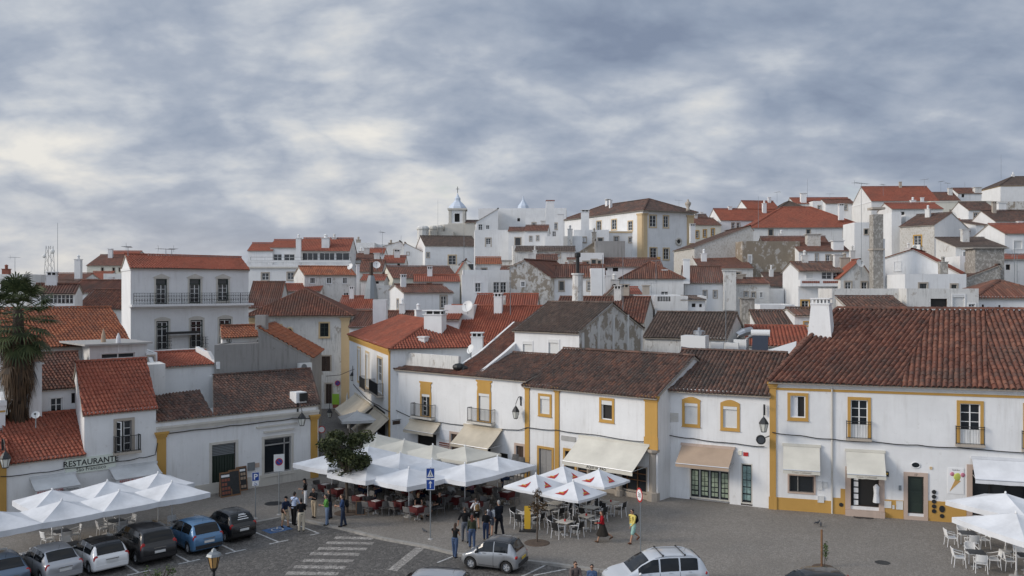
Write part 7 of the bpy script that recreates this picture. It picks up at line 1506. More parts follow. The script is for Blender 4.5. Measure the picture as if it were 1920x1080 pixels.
    MB().tube([sp(.2, 11, 1), sp(.2, 11, 1)+Vector((-.12, 0, .22))], .006, 4).build('antenna', 'plastic', o)
    o.location = (pos_[0], pos_[1], -.12); o.rotation_euler = (0, 0, math.radians(heading)); return o
fw = Vector((-.688, .725)); HD = math.degrees(math.atan2(fw.y, fw.x))
def rear(px, py, L, h=HD, z=.25): g_ = G(px, py, z); return Vector((g_.x, g_.y))+unit(h)*L/2
GC_ = 'cars parked nose in along the kerb'
car('black hatchback with a lettered sticker on its rear window', rear(455, 1003, 3.5), HD+3, 3.5, 1.6, 1.50, 'hatch', 'car_black', group=GC_, sticker=True, wr=.28)
car('light blue hatchback with a dark rear window', rear(391, 1025, 3.85), HD+1, 3.85, 1.68, 1.53, 'hatch', 'car_blue', group=GC_, low='plastic')
car('dark people carrier with tall red tail lights', rear(300, 1044, 4.4), HD, 4.4, 1.84, 1.64, 'mpv', 'car_dark', group=GC_, wr=.32)
car('small white hatchback with black roof', rear(208, 1062, 3.75), HD+2, 3.75, 1.7, 1.42, 'hatch', 'car_white', roof='car_roof', group=GC_)
car('silver hatchback saloon beside the white small car', rear(118, 1080, 4.2), HD+3, 4.2, 1.7, 1.44, 'sedan', 'car_silver', group=GC_)
car('blue grey saloon cut by the lower left corner', rear(18, 1098, 4.3), HD+2, 4.3, 1.7, 1.42, 'sedan', 'car_steel', group=GC_)
GS = 'cars along the plaza kerb'
car('silver microcar with dark grey roof and yellow plate', (-.85, 42.3), 159, 2.95, 1.5, 1.48, 'micro', 'car_grey', roof='car_dark', plate='plate_yellow', group=GS, wr=.29, tail=2, low='plastic')
car('pale estate car with roof bars at the lower right', (6.35, 39.2), 187, 4.5, 1.8, 1.66, 'mpv', 'car_pale', group=GS, rails=1, wr=.34, tail=2)
car('pale grey estate car with dark roof rails cut by the lower edge', (-3.75, 37.2), 170, 4.3, 1.72, 1.44, 'mpv', 'car_silver', group=GS, rails=2, wr=.3)
car('dark car whose roof shows at the lower edge right of the estate', (12.6, 37.3), 184, 4.3, 1.74, 1.45, 'sedan', 'car_black', group=GS)
car('dark car just peeping over the lower edge at the right', (17.9, 35.9), 182, 4.2, 1.72, 1.45, 'hatch', 'car_dark', group=GS)
# ------------------------------------------------------------------ people
def clothmat(c):
    n = 'cloth_%d_%d_%d' % tuple(int(x*999) for x in c)
    if n not in MT: plain(n, c, .9, var=.12, vs=14, spec=.15)
    return n
plain('skin', (.42, .24, .16), .6, spec=.3); plain('skin_tan', (.30, .16, .10), .6, spec=.3); plain('eye_dark', (.02, .015, .012), .3); plain('lip', (.30, .10, .08), .6)
HAIR = {'black': (.012, .009, .008), 'brown': (.045, .024, .014), 'red': (.10, .025, .015), 'grey': (.28, .27, .26), 'blond': (.46, .33, .16)}
for k, c in HAIR.items(): plain('hair_'+k, c, .7)
def remesh(mb, vox, name, mat, parent, smooth=4, extra=None):
    me = bpy.data.meshes.new('t'); me.from_pydata(mb.v, [], mb.f); o = bpy.data.objects.new('t', me)
    m = o.modifiers.new('r', 'REMESH'); m.mode = 'VOXEL'; m.voxel_size = vox; s_ = o.modifiers.new('s', 'SMOOTH'); s_.iterations = smooth; s_.factor = .5
    r = evald(o); bpy.data.objects.remove(o); bpy.data.meshes.remove(me)
    if extra is not None:
        bm = bmesh.new(); bm.from_mesh(r); i0 = len(bm.verts); vs = [bm.verts.new(v) for v in extra.v]
        for f in extra.f: bm.faces.new([vs[i] for i in f])
        bm.to_mesh(r); bm.free()
    r.materials.clear(); r.materials.append(MT[mat]); r.polygons.foreach_set('use_smooth', [True]*len(r.polygons)); r.name = name
    q = bpy.data.objects.new(name, r); COL.objects.link(q); q.parent = parent; return q
def person(label, px, py, face, top=(.02, .02, .02), bottom=(.03, .04, .08), hair='brown', h=1.72, legs=(14, -12), knees=(6, 14), arms=((-14, 8, 20), (14, 8, 20)), sleeve=.55, leglen=1.0, skirt=None, long_=0.0, female=False, sit=None, hat=None, shoes=(.02, .016, .013), skin='skin', loc=None, glasses=False, lean=4, bare=False):
    """face: heading in degrees (0 = along +x). legs/knees/arms in degrees; arms = (swing, away, elbow)"""
    p = Vector(loc) if loc is not None else G(px, py); o = empty('person', (0, 0, 0), label, 'person', 'people on the square'); s = h/1.72; V3 = Vector
    pz = .92 if sit is None else sit; D2 = lambda a: math.radians(a)
    pel = V3((0, 0, pz)); ln = D2(lean); up = V3((0, math.sin(ln), math.cos(ln))); chest = pel+up*.36; nk = pel+up*.53; hd = nk+up*.17+V3((0, .015, 0)); sh_w = .165 if female else .19; hp_w = .095
    B = MB(); TS = MB(); TR = MB(); ex = MB()
    def limb(m, pts, rs, k=1.0, add=0.0):
        m.tube(pts, [r*k+add for r in rs], 10)
        for q, r in zip(pts, rs): m.ball(q, r*k+add, 10, 6)
    tw, td = (.135, .095) if female else (.155, .105)
    def torso(m, a):
        for z, w_, d_ in ((-.02, .155 if female else .15, .115), (.08, .14, .105), (.18, .122 if female else .14, .095), (.28, tw, td), (.38, tw*1.02, td*1.02), (.45, tw*.9, td*.8)): m.ball(pel+up*z, (w_+a, d_+a, .085+a*.5), 12, 8)
        if female: m.ball(pel+up*.33+V3((.06, td*.7, 0)), .062+a, 8, 6); m.ball(pel+up*.33+V3((-.06, td*.7, 0)), .062+a, 8, 6)
        for sx in (-1, 1): limb(m, [nk+V3((0, 0, -.03)), nk+V3((sx*sh_w, 0, -.075))], [.06, .06], 1, a)
    torso(B, -.012); torso(TS, .012)
    limb(B, [nk-up*.04, hd-up*.05], [.055, .05])
    B.ball(hd, (.073, .09, .112), 14, 10).ball(hd+V3((0, .03, -.065)), (.05, .06, .05), 10, 6).ball(hd+V3((0, .097, -.015)), (.014, .022, .022), 8, 6); B.ball(hd+V3((.075, 0, -.01)), (.012, .024, .033), 6, 5).ball(hd+V3((-.075, 0, -.01)), (.012, .024, .033), 6, 5)
    feet = []
    for i, sx in enumerate((-1, 1)):
        a = D2(legs[i]); kb = D2(knees[i]); hip = pel+V3((sx*hp_w, 0, -.02)); th = V3((sx*.03, math.sin(a), -math.cos(a))).normalized(); kn = hip+th*.43; cb = a-kb; cd_ = V3((0, math.sin(cb), -math.cos(cb))); an = kn+cd_*.41
        limb(B, [hip, hip.lerp(kn, .5), kn, kn.lerp(an, .35), an], [.088, .075, .055, .056, .038]); fp = D2(max(-35, min(25, legs[i]-knees[i]))) if sit is None else 0
        toe = an+V3((0, .15*math.cos(fp), .15*math.sin(fp)-.05)); limb(B, [an, an+V3((0, -.02, -.04)), toe], [.04, .04, .03])
        S_ = MB(); limb(S_, [an+V3((0, -.03, -.035)), an.lerp(toe, .6)+V3((0, 0, -.012)), toe], [.05, .047, .038]); feet.append((S_, min(an.z-.085, toe.z-.035)))
        if not skirt and not bare:
            c = .41*max(0, (leglen-.5)*2); e = kn+cd_*c if leglen > .5 else hip.lerp(kn, leglen*2); pts = [hip, hip.lerp(kn, .5), kn, e] if leglen > .5 else [hip, hip.lerp(e, .5), e]; rs = [.1, .09, .07, .058] if leglen > .5 else [.1, .092, .085]; limb(TR, pts, rs, 1, .008)
    for z in (-.04, .05): TR.ball(pel+up*z, (.165, .128, .1), 12, 8)
    zmin = min(f[1] for f in feet)
    for i, sx in enumerate((-1, 1)):
        sw, aw, eb = [D2(v) for v in arms[i]]; S0 = nk+V3((sx*sh_w, 0, -.075)); d1 = V3((sx*math.sin(aw), math.sin(sw)*math.cos(aw), -math.cos(sw)*math.cos(aw))); el = S0+d1*.28; fa = V3((d1.x*.3-sx*math.sin(eb)*(.25 if eb < .8 else .8), math.sin(sw+eb)*math.cos(aw), -math.cos(sw+eb)*math.cos(aw))).normalized(); wr_ = el+fa*.245
        limb(B, [S0, S0.lerp(el, .5), el, wr_], [.05, .045, .038, .026]); nrm = V3((sx, 0, 0)); sd = fa.cross(nrm).normalized(); hc = wr_+fa*.055
        B.tube([wr_, hc, wr_+fa*.09], [.027, .036, .034], 8)
        for j in range(4):
            b0 = wr_+fa*.085+sd*(.012*(j-1.5)*1.5); L_ = (.062, .074, .07, .054)[j]; cu = -nrm*.35*(1+.15*j); ex.tube([b0, b0+(fa+cu*.4).normalized()*L_*.55, b0+(fa+cu*.4).normalized()*L_*.55+(fa+cu*1.2).normalized()*L_*.45], [.0095, .009, .007], 6)
        t0 = wr_+fa*.03+sd*.03; ex.tube([t0, t0+(fa*.6+sd*.8).normalized()*.035, t0+(fa*.6+sd*.8).normalized()*.035+(fa*.95-nrm*.2).normalized()*.03], [.012, .011, .008], 6)
        if sleeve > 0:
            e = S0.lerp(el, min(1, sleeve*2)) if sleeve <= .5 else el.lerp(wr_, (sleeve-.5)*2); limb(TS, [S0, S0.lerp(el, min(.5, sleeve)), e] if sleeve <= .5 else [S0, el, e], [.058, .056, .053] if sleeve <= .5 else [.058, .048, .036], 1, .006)
    body = remesh(B, .017, 'body', skin, o, 3, ex)
    for e_ in (-.03, .03): pass
    MB().ball(hd+V3((.03, .083, .012)), (.012, .01, .008), 6, 4).ball(hd+V3((-.03, .083, .012)), (.012, .01, .008), 6, 4).build('eyes', 'eye_dark', o); MB().ball(hd+V3((0, .088, -.06)), (.022, .01, .007), 8, 4).build('mouth', 'lip', o)
    if top: remesh(TS, .018, 'shirt' if not skirt else 'top', clothmat(top), o, 4)
    if skirt:
        L_, fl, c = skirt; m = MB(); n = 20; rows = []
        for j in range(7):
            t = j/6; rows.append([V3(((.14+fl*t)*math.cos(2*PI*k/n)*(1+.07*t*math.sin(k*1.9)), (.12+fl*t*.9)*math.sin(2*PI*k/n)*(1+.06*t*math.cos(k*2.7))+(.02*t), pz+.1-L_*t)) for k in range(n)])
        if sit is not None:
            for j in range(1, 7):
                for k in range(n): q = rows[j][k]; t = j/6; rows[j][k] = V3((q.x*1.05, .42*t+(.08 if q.y > 0 else -.02), pz+(.1 if q.y > 0 else -.02)-.03*t))
        for j in range(6):
            for k in range(n): m.face([rows[j][k], rows[j+1][k], rows[j+1][(k+1) % n], rows[j][(k+1) % n]])
        m.build('skirt', clothmat(c), o, smooth=True)
    elif not bare: remesh(TR, .018, 'trousers' if leglen > .6 else 'shorts', clothmat(bottom), o, 4)
    for S_, _ in feet: remesh(S_, .016, 'shoe', clothmat(shoes), o, 3)
    if hair:
        m = MB().ball(hd+V3((0, -.018, .03)), (.082, .092, .098), 12, 8).ball(hd+V3((0, -.045, -.02)), (.076, .065, .085), 12, 8)
        if long_: m.ball(hd+V3((0, -.07, -.05-long_*.35)), (.085, .05, .10+long_*.5), 10, 8).ball(hd+V3((0, -.085, -.05-long_*.7)), (.07, .035, .06+long_*.35), 10, 8)
        remesh(m, .016, 'hair', 'hair_'+hair, o, 2)
    if hat: MB().lathe(hd+V3((0, 0, .035)), [(.092, 0), (.092, .04), (.07, .09), (.01, .105)], 14).ob(hd+V3((-.06, .07, .035)), (.12, 0, 0), (0, .09, -.01), (0, 0, .012)).build('cap', clothmat(hat), o)
    if glasses: MB().box(hd+V3((0, .098, .012)), (.13, .012, .032)).build('sunglasses', 'eye_dark', o)
    o.scale = (s, s, s); o.rotation_euler = (0, 0, D2(face-90)); o.location = (p.x, p.y, p.z-zmin*s); o['hgt'] = h
    o['_b'] = 0; del o['_b']; del o['hgt']
    return o
def worn(o, label, cat, name, build):
    """a bag carried by a person: its own thing, placed in that person's frame"""
    r = empty(name, o.location, label, cat); r.scale = o.scale; r.rotation_euler = o.rotation_euler; build(r); return r
def backpack(c, m='black_paint'):
    def f(r):
        for nm, mb in (('pack', MB().ball((0, -.2, 1.22), (.15, .1, .22), 12, 8).ball((0, -.27, 1.14), (.11, .06, .12), 10, 6)), ('strap', MB().tube([(-.1, -.12, 1.42), (-.11, .0, 1.47), (-.11, .12, 1.35), (-.12, .08, 1.1), (-.12, -.12, 1.02)], .022, 6)), ('strap', MB().tube([(.1, -.12, 1.42), (.11, .0, 1.47), (.11, .12, 1.35), (.12, .08, 1.1), (.12, -.12, 1.02)], .022, 6))):
            q = mb.build(nm, clothmat(c), None, smooth=True); q.parent = r
    return f
def shoulderbag(c, sx=1):
    def f(r):
        for nm, mb in (('bag', MB().ball((sx*.2, .02, .95), (.06, .15, .13), 10, 8)), ('strap', MB().tube([(sx*.2, -.08, 1.05), (sx*-.02, -.12, 1.38), (sx*-.12, 0, 1.47), (sx*-.02, .13, 1.33), (sx*.2, .1, 1.05)], .016, 5))): q = mb.build(nm, clothmat(c), None, smooth=True); q.parent = r
    return f
BLK, NAVY, JEAN, BEI, WHT = (.013, .013, .014), (.02, .03, .06), (.06, .09, .16), (.42, .34, .24), (.7, .7, .7)
FOLD = ((25, 12, 95), (25, 12, 95)); HANG = ((4, 7, 10), (-4, 7, 10)); STAND = dict(legs=(3, -3), knees=(0, 2))
a = person('woman in black top and white trousers with brown shoulder bag', 573, 950, 200, BLK, WHT, 'black', 1.66, female=True, arms=((20, 8, 70), (5, 8, 15)), long_=.1, hat=BLK, **STAND); worn(a, 'brown bag on the shoulder of the woman in white trousers', 'bag', 'shoulder_bag', shoulderbag((.08, .035, .02)))
person('man with folded arms in dark shirt and beige trousers', 589, 971, 250, BLK, BEI, 'black', 1.7, arms=FOLD, legs=(6, -5), knees=(2, 5))
a = person('man in pale blue shirt and black trousers with a diagonal strap', 551, 985, 60, (.42, .50, .66), BLK, 'black', 1.82, arms=((10, 8, 30), (30, 10, 90)), sleeve=.9, **STAND); worn(a, 'dark sling bag of the man in pale blue shirt', 'bag', 'sling_bag', shoulderbag(BLK, -1))
a = person('man in navy tee, cap and beige shorts in the parking bay', 535, 990, 320, NAVY, BEI, 'brown', 1.7, leglen=.5, hat=BLK, arms=((12, 10, 60), (10, 8, 30)), legs=(10, -8), knees=(4, 8)); worn(a, 'dark brown bag of the man in cap and shorts', 'bag', 'shoulder_bag', shoulderbag((.035, .02, .015)))
person('person in dark shirt and cream trousers seen from behind', 565, 997, 120, BLK, (.50, .44, .34), 'black', 1.76, arms=((10, 8, 60), (10, 8, 60)), **STAND)
person('man in green and black striped polo and pale jeans', 613, 985, 200, (.10, .26, .06), (.16, .21, .30), 'black', 1.7, arms=((25, 8, 75), (20, 8, 70)), **STAND)
person('woman in dark clothes behind the green striped man', 619, 973, 185, (.02, .018, .02), (.03, .035, .05), 'brown', 1.65, female=True, long_=.25, arms=HANG, **STAND)
a = person('man in blue polo and dark jeans carrying a backpack', 643, 988, 195, (.035, .06, .13), (.025, .035, .06), 'brown', 1.76, arms=((25, 8, 70), (20, 8, 60)), legs=(8, -8), knees=(3, 6)); worn(a, 'black backpack of the man in blue polo', 'backpack', 'backpack', backpack(BLK))
person('man in black tee and grey trousers walking away with arms out', 872, 1017, 100, BLK, (.10, .11, .13), 'brown', 1.78, arms=((0, 28, 15), (6, 26, 15)), legs=(10, -12), knees=(4, 12))
a = person('woman in white top and black shorts with raised arm', 893, 991, 110, (.6, .6, .6), BLK, 'brown', 1.62, female=True, leglen=.3, arms=((30, 20, 120), (5, 10, 15)), legs=(8, -8), knees=(3, 8), shoes=(.1, .06, .03)); worn(a, 'tan backpack of the woman in white top', 'backpack', 'backpack', backpack((.16, .10, .045)))
person('woman with long brown hair in black vest and jeans', 853, 1046, 60, BLK, JEAN, 'brown', 1.66, female=True, long_=.5, sleeve=0, arms=((25, 10, 110), (20, 8, 90)), legs=(6, -6), knees=(2, 5))
person('red haired woman in olive jacket and jeans by the microcar', 885, 1028, 95, (.045, .05, .03), JEAN, 'red', 1.64, female=True, long_=.4, sleeve=.95, arms=HANG, legs=(6, -6), knees=(2, 6))
person('girl in black tee and dark jeans behind the microcar', 911, 1013, 85, BLK, (.03, .045, .09), 'brown', 1.52, female=True, arms=HANG, legs=(6, -6), knees=(2, 6))
a = person('woman with ponytail and bare legs beside the suited man', 920, 1006, 80, (.45, .47, .5), (.05, .06, .08), 'black', 1.66, female=True, long_=.2, leglen=.3, arms=HANG, legs=(10, -10), knees=(4, 8)); worn(a, 'slate blue backpack of the woman with ponytail', 'backpack', 'backpack', backpack((.05, .055, .075)))
person('grey haired man in dark suit walking by the terrace', 936, 1004, 120, (.012, .014, .02), (.014, .015, .02), 'grey', 1.82, sleeve=1.0, arms=((-10, 7, 12), (12, 7, 12)), legs=(12, -10), knees=(4, 14))
person('woman in red jumper and long dark skirt walking left', 1130, 1016, 185, (.28, .012, .018), BLK, 'brown', 1.66, female=True, long_=.15, sleeve=.95, skirt=(.62, .24, (.03, .026, .022)), arms=((20, 10, 60), (-10, 10, 20)), legs=(24, -26), knees=(6, 30), shoes=(.14, .08, .05))
a = person('man in yellow shirt and mint shorts wearing sunglasses', 1187, 1018, 215, (.62, .50, .14), (.30, .48, .42), 'black', 1.78, sleeve=.9, leglen=.45, arms=((22, 8, 25), (-18, 10, 25)), legs=(22, -24), knees=(6, 26), glasses=True, shoes=(.16, .07, .04)); worn(a, 'dark backpack of the man in yellow shirt', 'backpack', 'backpack', backpack(BLK))
g_ = G(1078, 1054, 1.62); a = person('man in sunglasses and patterned shirt at the lower edge', 0, 0, 285, (.14, .11, .10), BEI, 'brown', 1.74, loc=(g_.x, g_.y, -.12), glasses=True, arms=((20, 8, 60), (20, 8, 60)), **STAND); worn(a, 'dark backpack of the man at the lower edge', 'backpack', 'backpack', backpack((.03, .03, .035)))
g_ = G(1110, 1059, 1.55); person('woman in blue top and sunglasses at the lower edge', 0, 0, 260, (.07, .11, .2), JEAN, 'black', 1.66, female=True, loc=(g_.x, g_.y, -.12), glasses=True, arms=HANG, **STAND)
SITP = dict(sit=.50, legs=(84, 82), knees=(80, 84), arms=((25, 10, 50), (25, 10, 50)))
def seated(label, px, py, face, **k):
    kk = dict(SITP); kk.update(k); p = G(px, py); q = person(label, 0, 0, face, loc=(p.x, p.y, 0), **kk); c = copy_tree(ch_a); c.location = (p.x-.05*math.cos(math.radians(face)), p.y-.05*math.sin(math.radians(face)), 0); c.rotation_euler = (0, 0, math.radians(face-90)); c['label'] = 'metal chair under the '+' '.join(label.split()[:9]); return q
seated('blonde woman in black dress sitting with legs out', 784, 968, 285, top=BLK, skirt=(.5, .06, BLK), hair='blond', female=True, long_=.2, sleeve=0, legs=(78, 84), knees=(50, 62), bare=True)
seated('bald man in black shirt leaning back with bare legs stretched', 822, 966, 205, top=BLK, bottom=(.05, .05, .05), hair=None, leglen=.45, legs=(74, 80), knees=(30, 40), lean=-8)
for lab, px, py, fc, c, hr, fm in (('man in red shirt sitting under the front parasols', 676, 933, 320, (.20, .02, .02), 'grey', 0), ('person in navy shirt sitting left of the white pole', 712, 936, 230, NAVY, 'brown', 0), ('woman in pale top sitting near the crossing sign', 770, 960, 20, (.4, .38, .36), 'grey', 1), ('person in white shirt sitting right of the crossing sign', 845, 946, 60, (.5, .5, .5), 'brown', 0), ('woman in pink top at the right cafe tables', 886, 938, 200, (.42, .2, .24), 'grey', 1), ('man in pale shirt sitting by the far red tables', 868, 932, 330, (.42, .43, .42), 'grey', 0), ('woman in white blouse near the stacked chairs', 952, 912, 210, (.55, .5, .5), 'brown', 1), ('man in dark shirt sitting behind the crossing sign', 800, 945, 170, BLK, 'brown', 0)):
    seated(lab, px, py, fc, top=c, bottom=NAVY, hair=hr, female=bool(fm))
bpy.data.scenes.remove(TMP)
# ------------------------------------------------------------------ ground
def ground():
    xs = [-3000, -900, -400]+[-200+10*i for i in range(45)]+[400, 900, 3000]; ys = [-200, -40]+[0+10*i for i in range(56)]+[700, 1200, 4000]
    mb = MB(); vs = [(x, y, terr(x, y)) for y in ys for x in xs]; n = len(xs); fs = [(j*n+i, j*n+i+1, (j+1)*n+i+1, (j+1)*n+i) for j in range(len(ys)-1) for i in range(n-1)]
    mb.addm(vs, fs); mb.m = [0 if (ys[j] < 100) else 1 for j in range(len(ys)-1) for i in range(n-1)]
    struct(mb.build('street', ['setts', 'earth'], smooth=True))
ground()
g = lambda px, py: G(px, py, 0)
kb = [Vector((-40, 26.0, 0)), Vector((-13.5, 51.15, 0)), g(560, 972), g(640, 988), g(722, 1008), g(800, 1022), g(860, 1037), g(1031, 1054), g(1125, 1067), g(1300, 1086), Vector((26, 37.0, 0)), Vector((70, 30, 0))]
kb[2] = Vector((-12.9, 51.3, 0))
pv = kb+[Vector((75, 60, 0)), Vector((20, 78, 0)), Vector((-8.5, 74, 0)), Vector((-14.5, 66, 0)), Vector((-60, 60, 0)), Vector((-70, 30, 0))]
mb = MB(); mb.prism(pv, (0, 0, -.3)); struct(mb.build('pavement', 'calcada'))
mb = MB()
for a, b in zip(kb[:-1], kb[1:]):
    d = (b-a).normalized(); n_ = Vector((d.y, -d.x, 0)); L = (b-a).length; k = max(1, int(L/1.1))
    for i in range(k): p = a+d*(L*i/k); mb.ob(p+Vector((0, 0, -.12))-n_*.06, d*(L/k-.015), n_*.22, Vector((0, 0, .125)))
struct(mb.build('kerb', 'kerbstone'))
def strip(a, b, w, z, mb):
    a, b = Vector(a), Vector(b); d = (b-a).normalized(); n_ = Vector((-d.y, d.x, 0))*w/2
    mb.face([Vector((p.x, p.y, z)) for p in (a-n_, b-n_, b+n_, a+n_)])
s_ = lambda px, py: G(px, py, -.12)
mb = MB(); rowd = Vector((.725, .688, 0)); sepd = Vector((-.688, .725, 0)); P3 = s_(598, 1000); P2_ = s_(520, 1017); ZP = -.116
for i in range(8):
    p = P3-rowd*2.42*i; strip(p, p+sepd*(4.3), .11, ZP, mb); strip(p-rowd*.55, p+rowd*(.55 if i else .0), .13, ZP+.003, mb)
# right hand bays along the plaza kerb
for a, b in ((s_(857, 1040), s_(820, 1055)), (s_(1022, 1060), s_(985, 1078)), (s_(1062, 1067), s_(1000, 1079)), (s_(985, 1078), s_(930, 1100))): strip(a, b, .11, ZP, mb)
struct(mb.build('road_marking', 'roadwhite'))
mb = MB(); zc = [(537, 1074.5, 634), (552, 1062.5, 648), (568, 1050.5, 662), (582, 1038, 674), (597, 1028, 688), (612, 1017.5, 700), (627, 1008, 700)]
for x0, y, x1 in zc: strip(s_(x0, y), s_(x1, y+1.5), .46, ZP, mb)
strip(s_(788, 1027), s_(735, 1070), .5, ZP, mb)
struct(mb.build('crossing', 'marble_setts'))
mb = MB(); c = s_(520, 993); strip(c-rowd*.7, c+rowd*.7, 1.0, ZP, mb); struct(mb.build('bay_marking', 'roadblue'))
mb = MB(); 
for k in range(24):
    if k % 2 == 0: a = c+Vector((.32*math.cos(k*PI/12), .32*math.sin(k*PI/12), 0)); b = c+Vector((.32*math.cos((k+2)*PI/12), .32*math.sin((k+2)*PI/12), 0)); strip(a, b, .07, ZP+.004, mb)
strip(c+Vector((-.05, .1, 0)), c+Vector((-.15, .55, 0)), .08, ZP+.004, mb); struct(mb.build('wheelchair_marking', 'roadwhite'))
for px, py, w, lab in ((513, 944, .55, 'round manhole cover on the pavement before the low white building'), (1655, 1055, .35, 'small oval drain cover on the bare plaza'), (1610, 970, .3, 'drain cover before the shop doorway'), (1628, 971, .3, 'second drain cover before the shop doorway')):
    p = G(px, py); o = MB().lathe((p.x, p.y, 0), [(w, .0), (w, .008), (w*.9, .012), (w*.88, .006)], 20).build('manhole_cover', 'iron'); tag(o, lab, 'manhole cover')
# ------------------------------------------------------------------ sky, sun, camera
w = bpy.data.worlds.new('World'); SC.world = w; w.use_nodes = True; t = w.node_tree; t.nodes.clear()
out = t.nodes.new('ShaderNodeOutputWorld'); bg = t.nodes.new('ShaderNodeBackground'); bg2 = t.nodes.new('ShaderNodeBackground'); mx = t.nodes.new('ShaderNodeMixShader')
SUN_EL, SUN_AZ = math.radians(24), math.radians(258)
sky = t.nodes.new('ShaderNodeTexSky'); sky.sky_type = 'NISHITA'; sky.sun_disc = False; sky.sun_elevation = SUN_EL; sky.sun_rotation = SUN_AZ; sky.air_density = 1.0; sky.dust_density = 1.0
t.links.new(sky.outputs[0], bg.inputs[0]); bg.inputs[1].default_value = .085
def M(op, a, b=None, c=None):
    n = t.nodes.new('ShaderNodeMath'); n.operation = op
    for i, v in enumerate((a, b, c)):
        if v is None: continue
        if hasattr(v, 'type'): t.links.new(v, n.inputs[i])
        else: n.inputs[i].default_value = v
    return n.outputs[0]
tc = t.nodes.new('ShaderNodeTexCoord'); sx = t.nodes.new('ShaderNodeSeparateXYZ'); t.links.new(tc.outputs['Generated'], sx.inputs[0])
x, y, z = sx.outputs
zc_ = M('ADD', M('MAXIMUM', z, 0.0), .40)
cv = t.nodes.new('ShaderNodeCombineXYZ'); t.links.new(M('DIVIDE', x, zc_), cv.inputs[0]); t.links.new(M('DIVIDE', y, zc_), cv.inputs[1]); cv.inputs[2].default_value = 1.7
def noise(vec, sc, det, rough, off=(0, 0, 0), stretch=(1, 1, 1), dist=0.0):
    m = t.nodes.new('ShaderNodeMapping'); m.inputs['Location'].default_value = off; m.inputs['Scale'].default_value = stretch; t.links.new(vec, m.inputs[0])
    n = t.nodes.new('ShaderNodeTexNoise'); n.inputs['Scale'].default_value = sc; n.inputs['Detail'].default_value = det; n.inputs['Roughness'].default_value = rough; n.inputs['Distortion'].default_value = dist; t.links.new(m.outputs[0], n.inputs['Vector']); return n.outputs[0]
V = cv.outputs[0]
big = noise(V, 1.3, 3, .5, (3.1, 1.2, 0)); med = noise(V, 3.6, 6, .56, (7.3, 2.0, 0), (1, 1.25, 1), .15); fine = noise(V, 10.0, 3, .55, (1, 5, 0))
den = M('ADD', M('ADD', M('MULTIPLY', big, .42), M('MULTIPLY', med, .48)), M('MULTIPLY', fine, .10))
# breaks of brighter cloud and heavier banks, placed by compass direction
def blob(v, k): return M('POWER', M('MAXIMUM', M('ADD', M('ADD', M('MULTIPLY', x, v.x), M('MULTIPLY', y, v.y)), M('MULTIPLY', z, v.z)), 0), k)
def nv(px, py): return Vector((ray(px), 1, -(py-CY)/F)).normalized()
pf_ = noise(V, 4.6, 4, .5, (11, 4, 0), (1, 1.2, 1), .3); puff = M('ABSOLUTE', M('SUBTRACT', M('MULTIPLY', pf_, 2.0), 1.0))
lum = M('SUBTRACT', M('ADD', .968, M('MULTIPLY', puff, .18)), den)
for px, py, k, wgt in ((330, 90, 60, .075), (640, 165, 350, .05), (40, 235, 700, .07), (1250, 265, 160, .055), (760, 300, 120, .03), (1350, 130, 30, -.035), (1850, 60, 40, -.01), (330, 300, 90, -.035), (880, 215, 500, -.04), (1650, 330, 120, -.03), (100, 480, 200, .06), (700, 420, 60, .035), (150, 400, 80, .02)): lum = M('ADD', lum, M('MULTIPLY', blob(nv(px, py), k), wgt))
rp_ = t.nodes.new('ShaderNodeValToRGB'); e = rp_.color_ramp.elements
stops = [(.36, (.175, .215, .295)), (.44, (.235, .28, .36)), (.515, (.315, .355, .425)), (.575, (.43, .46, .505)), (.68, (.66, .645, .61))]
while len(e) < len(stops): e.new(.5)
for k, (p, c) in enumerate(stops): e[k].position = p; e[k].color = (*c, 1)
t.links.new(lum, rp_.inputs[0])
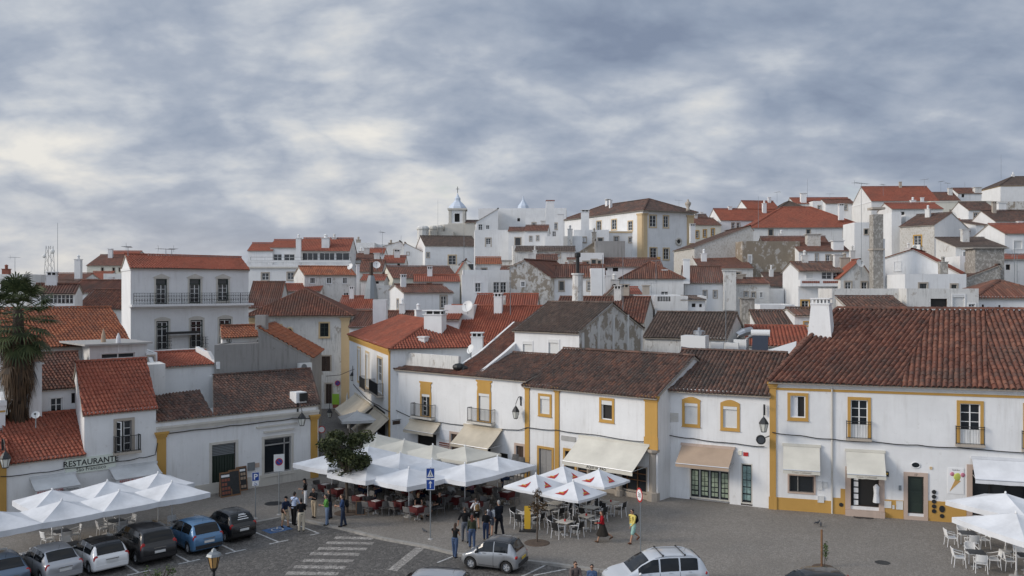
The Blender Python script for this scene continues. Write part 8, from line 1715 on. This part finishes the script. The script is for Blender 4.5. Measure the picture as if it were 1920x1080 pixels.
# warm pale strip low over the horizon
hz = M('POWER', M('SUBTRACT', 1.0, M('MINIMUM', M('MULTIPLY', M('ABSOLUTE', z), 5.0), 1.0)), 2.2)
hm = t.nodes.new('ShaderNodeMix'); hm.data_type = 'RGBA'; t.links.new(M('MULTIPLY', hz, M('MULTIPLY', .75, M('MINIMUM', M('MULTIPLY', med, 1.3), 1))), hm.inputs[0]); t.links.new(rp_.outputs[0], hm.inputs[6]); hm.inputs[7].default_value = (.46, .435, .42, 1)
t.links.new(hm.outputs[2], bg2.inputs[0])
# the cloud is far brighter round the low sun, behind and left of the viewer
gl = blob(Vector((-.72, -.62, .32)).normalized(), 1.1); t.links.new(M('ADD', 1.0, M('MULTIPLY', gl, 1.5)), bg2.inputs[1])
cov = t.nodes.new('ShaderNodeValToRGB'); ce = cov.color_ramp.elements; ce[0].position = .32; ce[0].color = (.25,)*3+(1,); ce[1].position = .40; ce[1].color = (1, 1, 1, 1); t.links.new(den, cov.inputs[0])
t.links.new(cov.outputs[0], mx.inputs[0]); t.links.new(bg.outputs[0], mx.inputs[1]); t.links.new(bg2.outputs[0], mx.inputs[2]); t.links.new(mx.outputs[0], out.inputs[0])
sl = bpy.data.lights.new('sun', 'SUN'); sl.energy = 1.7; sl.angle = math.radians(18); sl.color = (1, .90, .78); so = bpy.data.objects.new('sun', sl); COL.objects.link(so)
dv = Vector((math.sin(SUN_AZ)*math.cos(SUN_EL), math.cos(SUN_AZ)*math.cos(SUN_EL), math.sin(SUN_EL))); so.rotation_euler = dv.to_track_quat('Z', 'Y').to_euler(); so.location = (-40, 20, 60)
cd = bpy.data.cameras.new('camera'); co = bpy.data.objects.new('camera', cd); COL.objects.link(co); co.location = (0, 0, HC); co.rotation_euler = (math.radians(90), 0, 0); cd.sensor_width = 36; cd.lens = F/1920*36; cd.clip_end = 9000; cd.clip_start = .5; SC.camera = co
SC.view_settings.view_transform = 'Standard'; SC.view_settings.look = 'None'; SC.view_settings.exposure = .32; SC.view_settings.gamma = 1; SC.view_settings.use_curve_mapping = False
SC.cycles.max_bounces = 6; SC.cycles.diffuse_bounces = 3
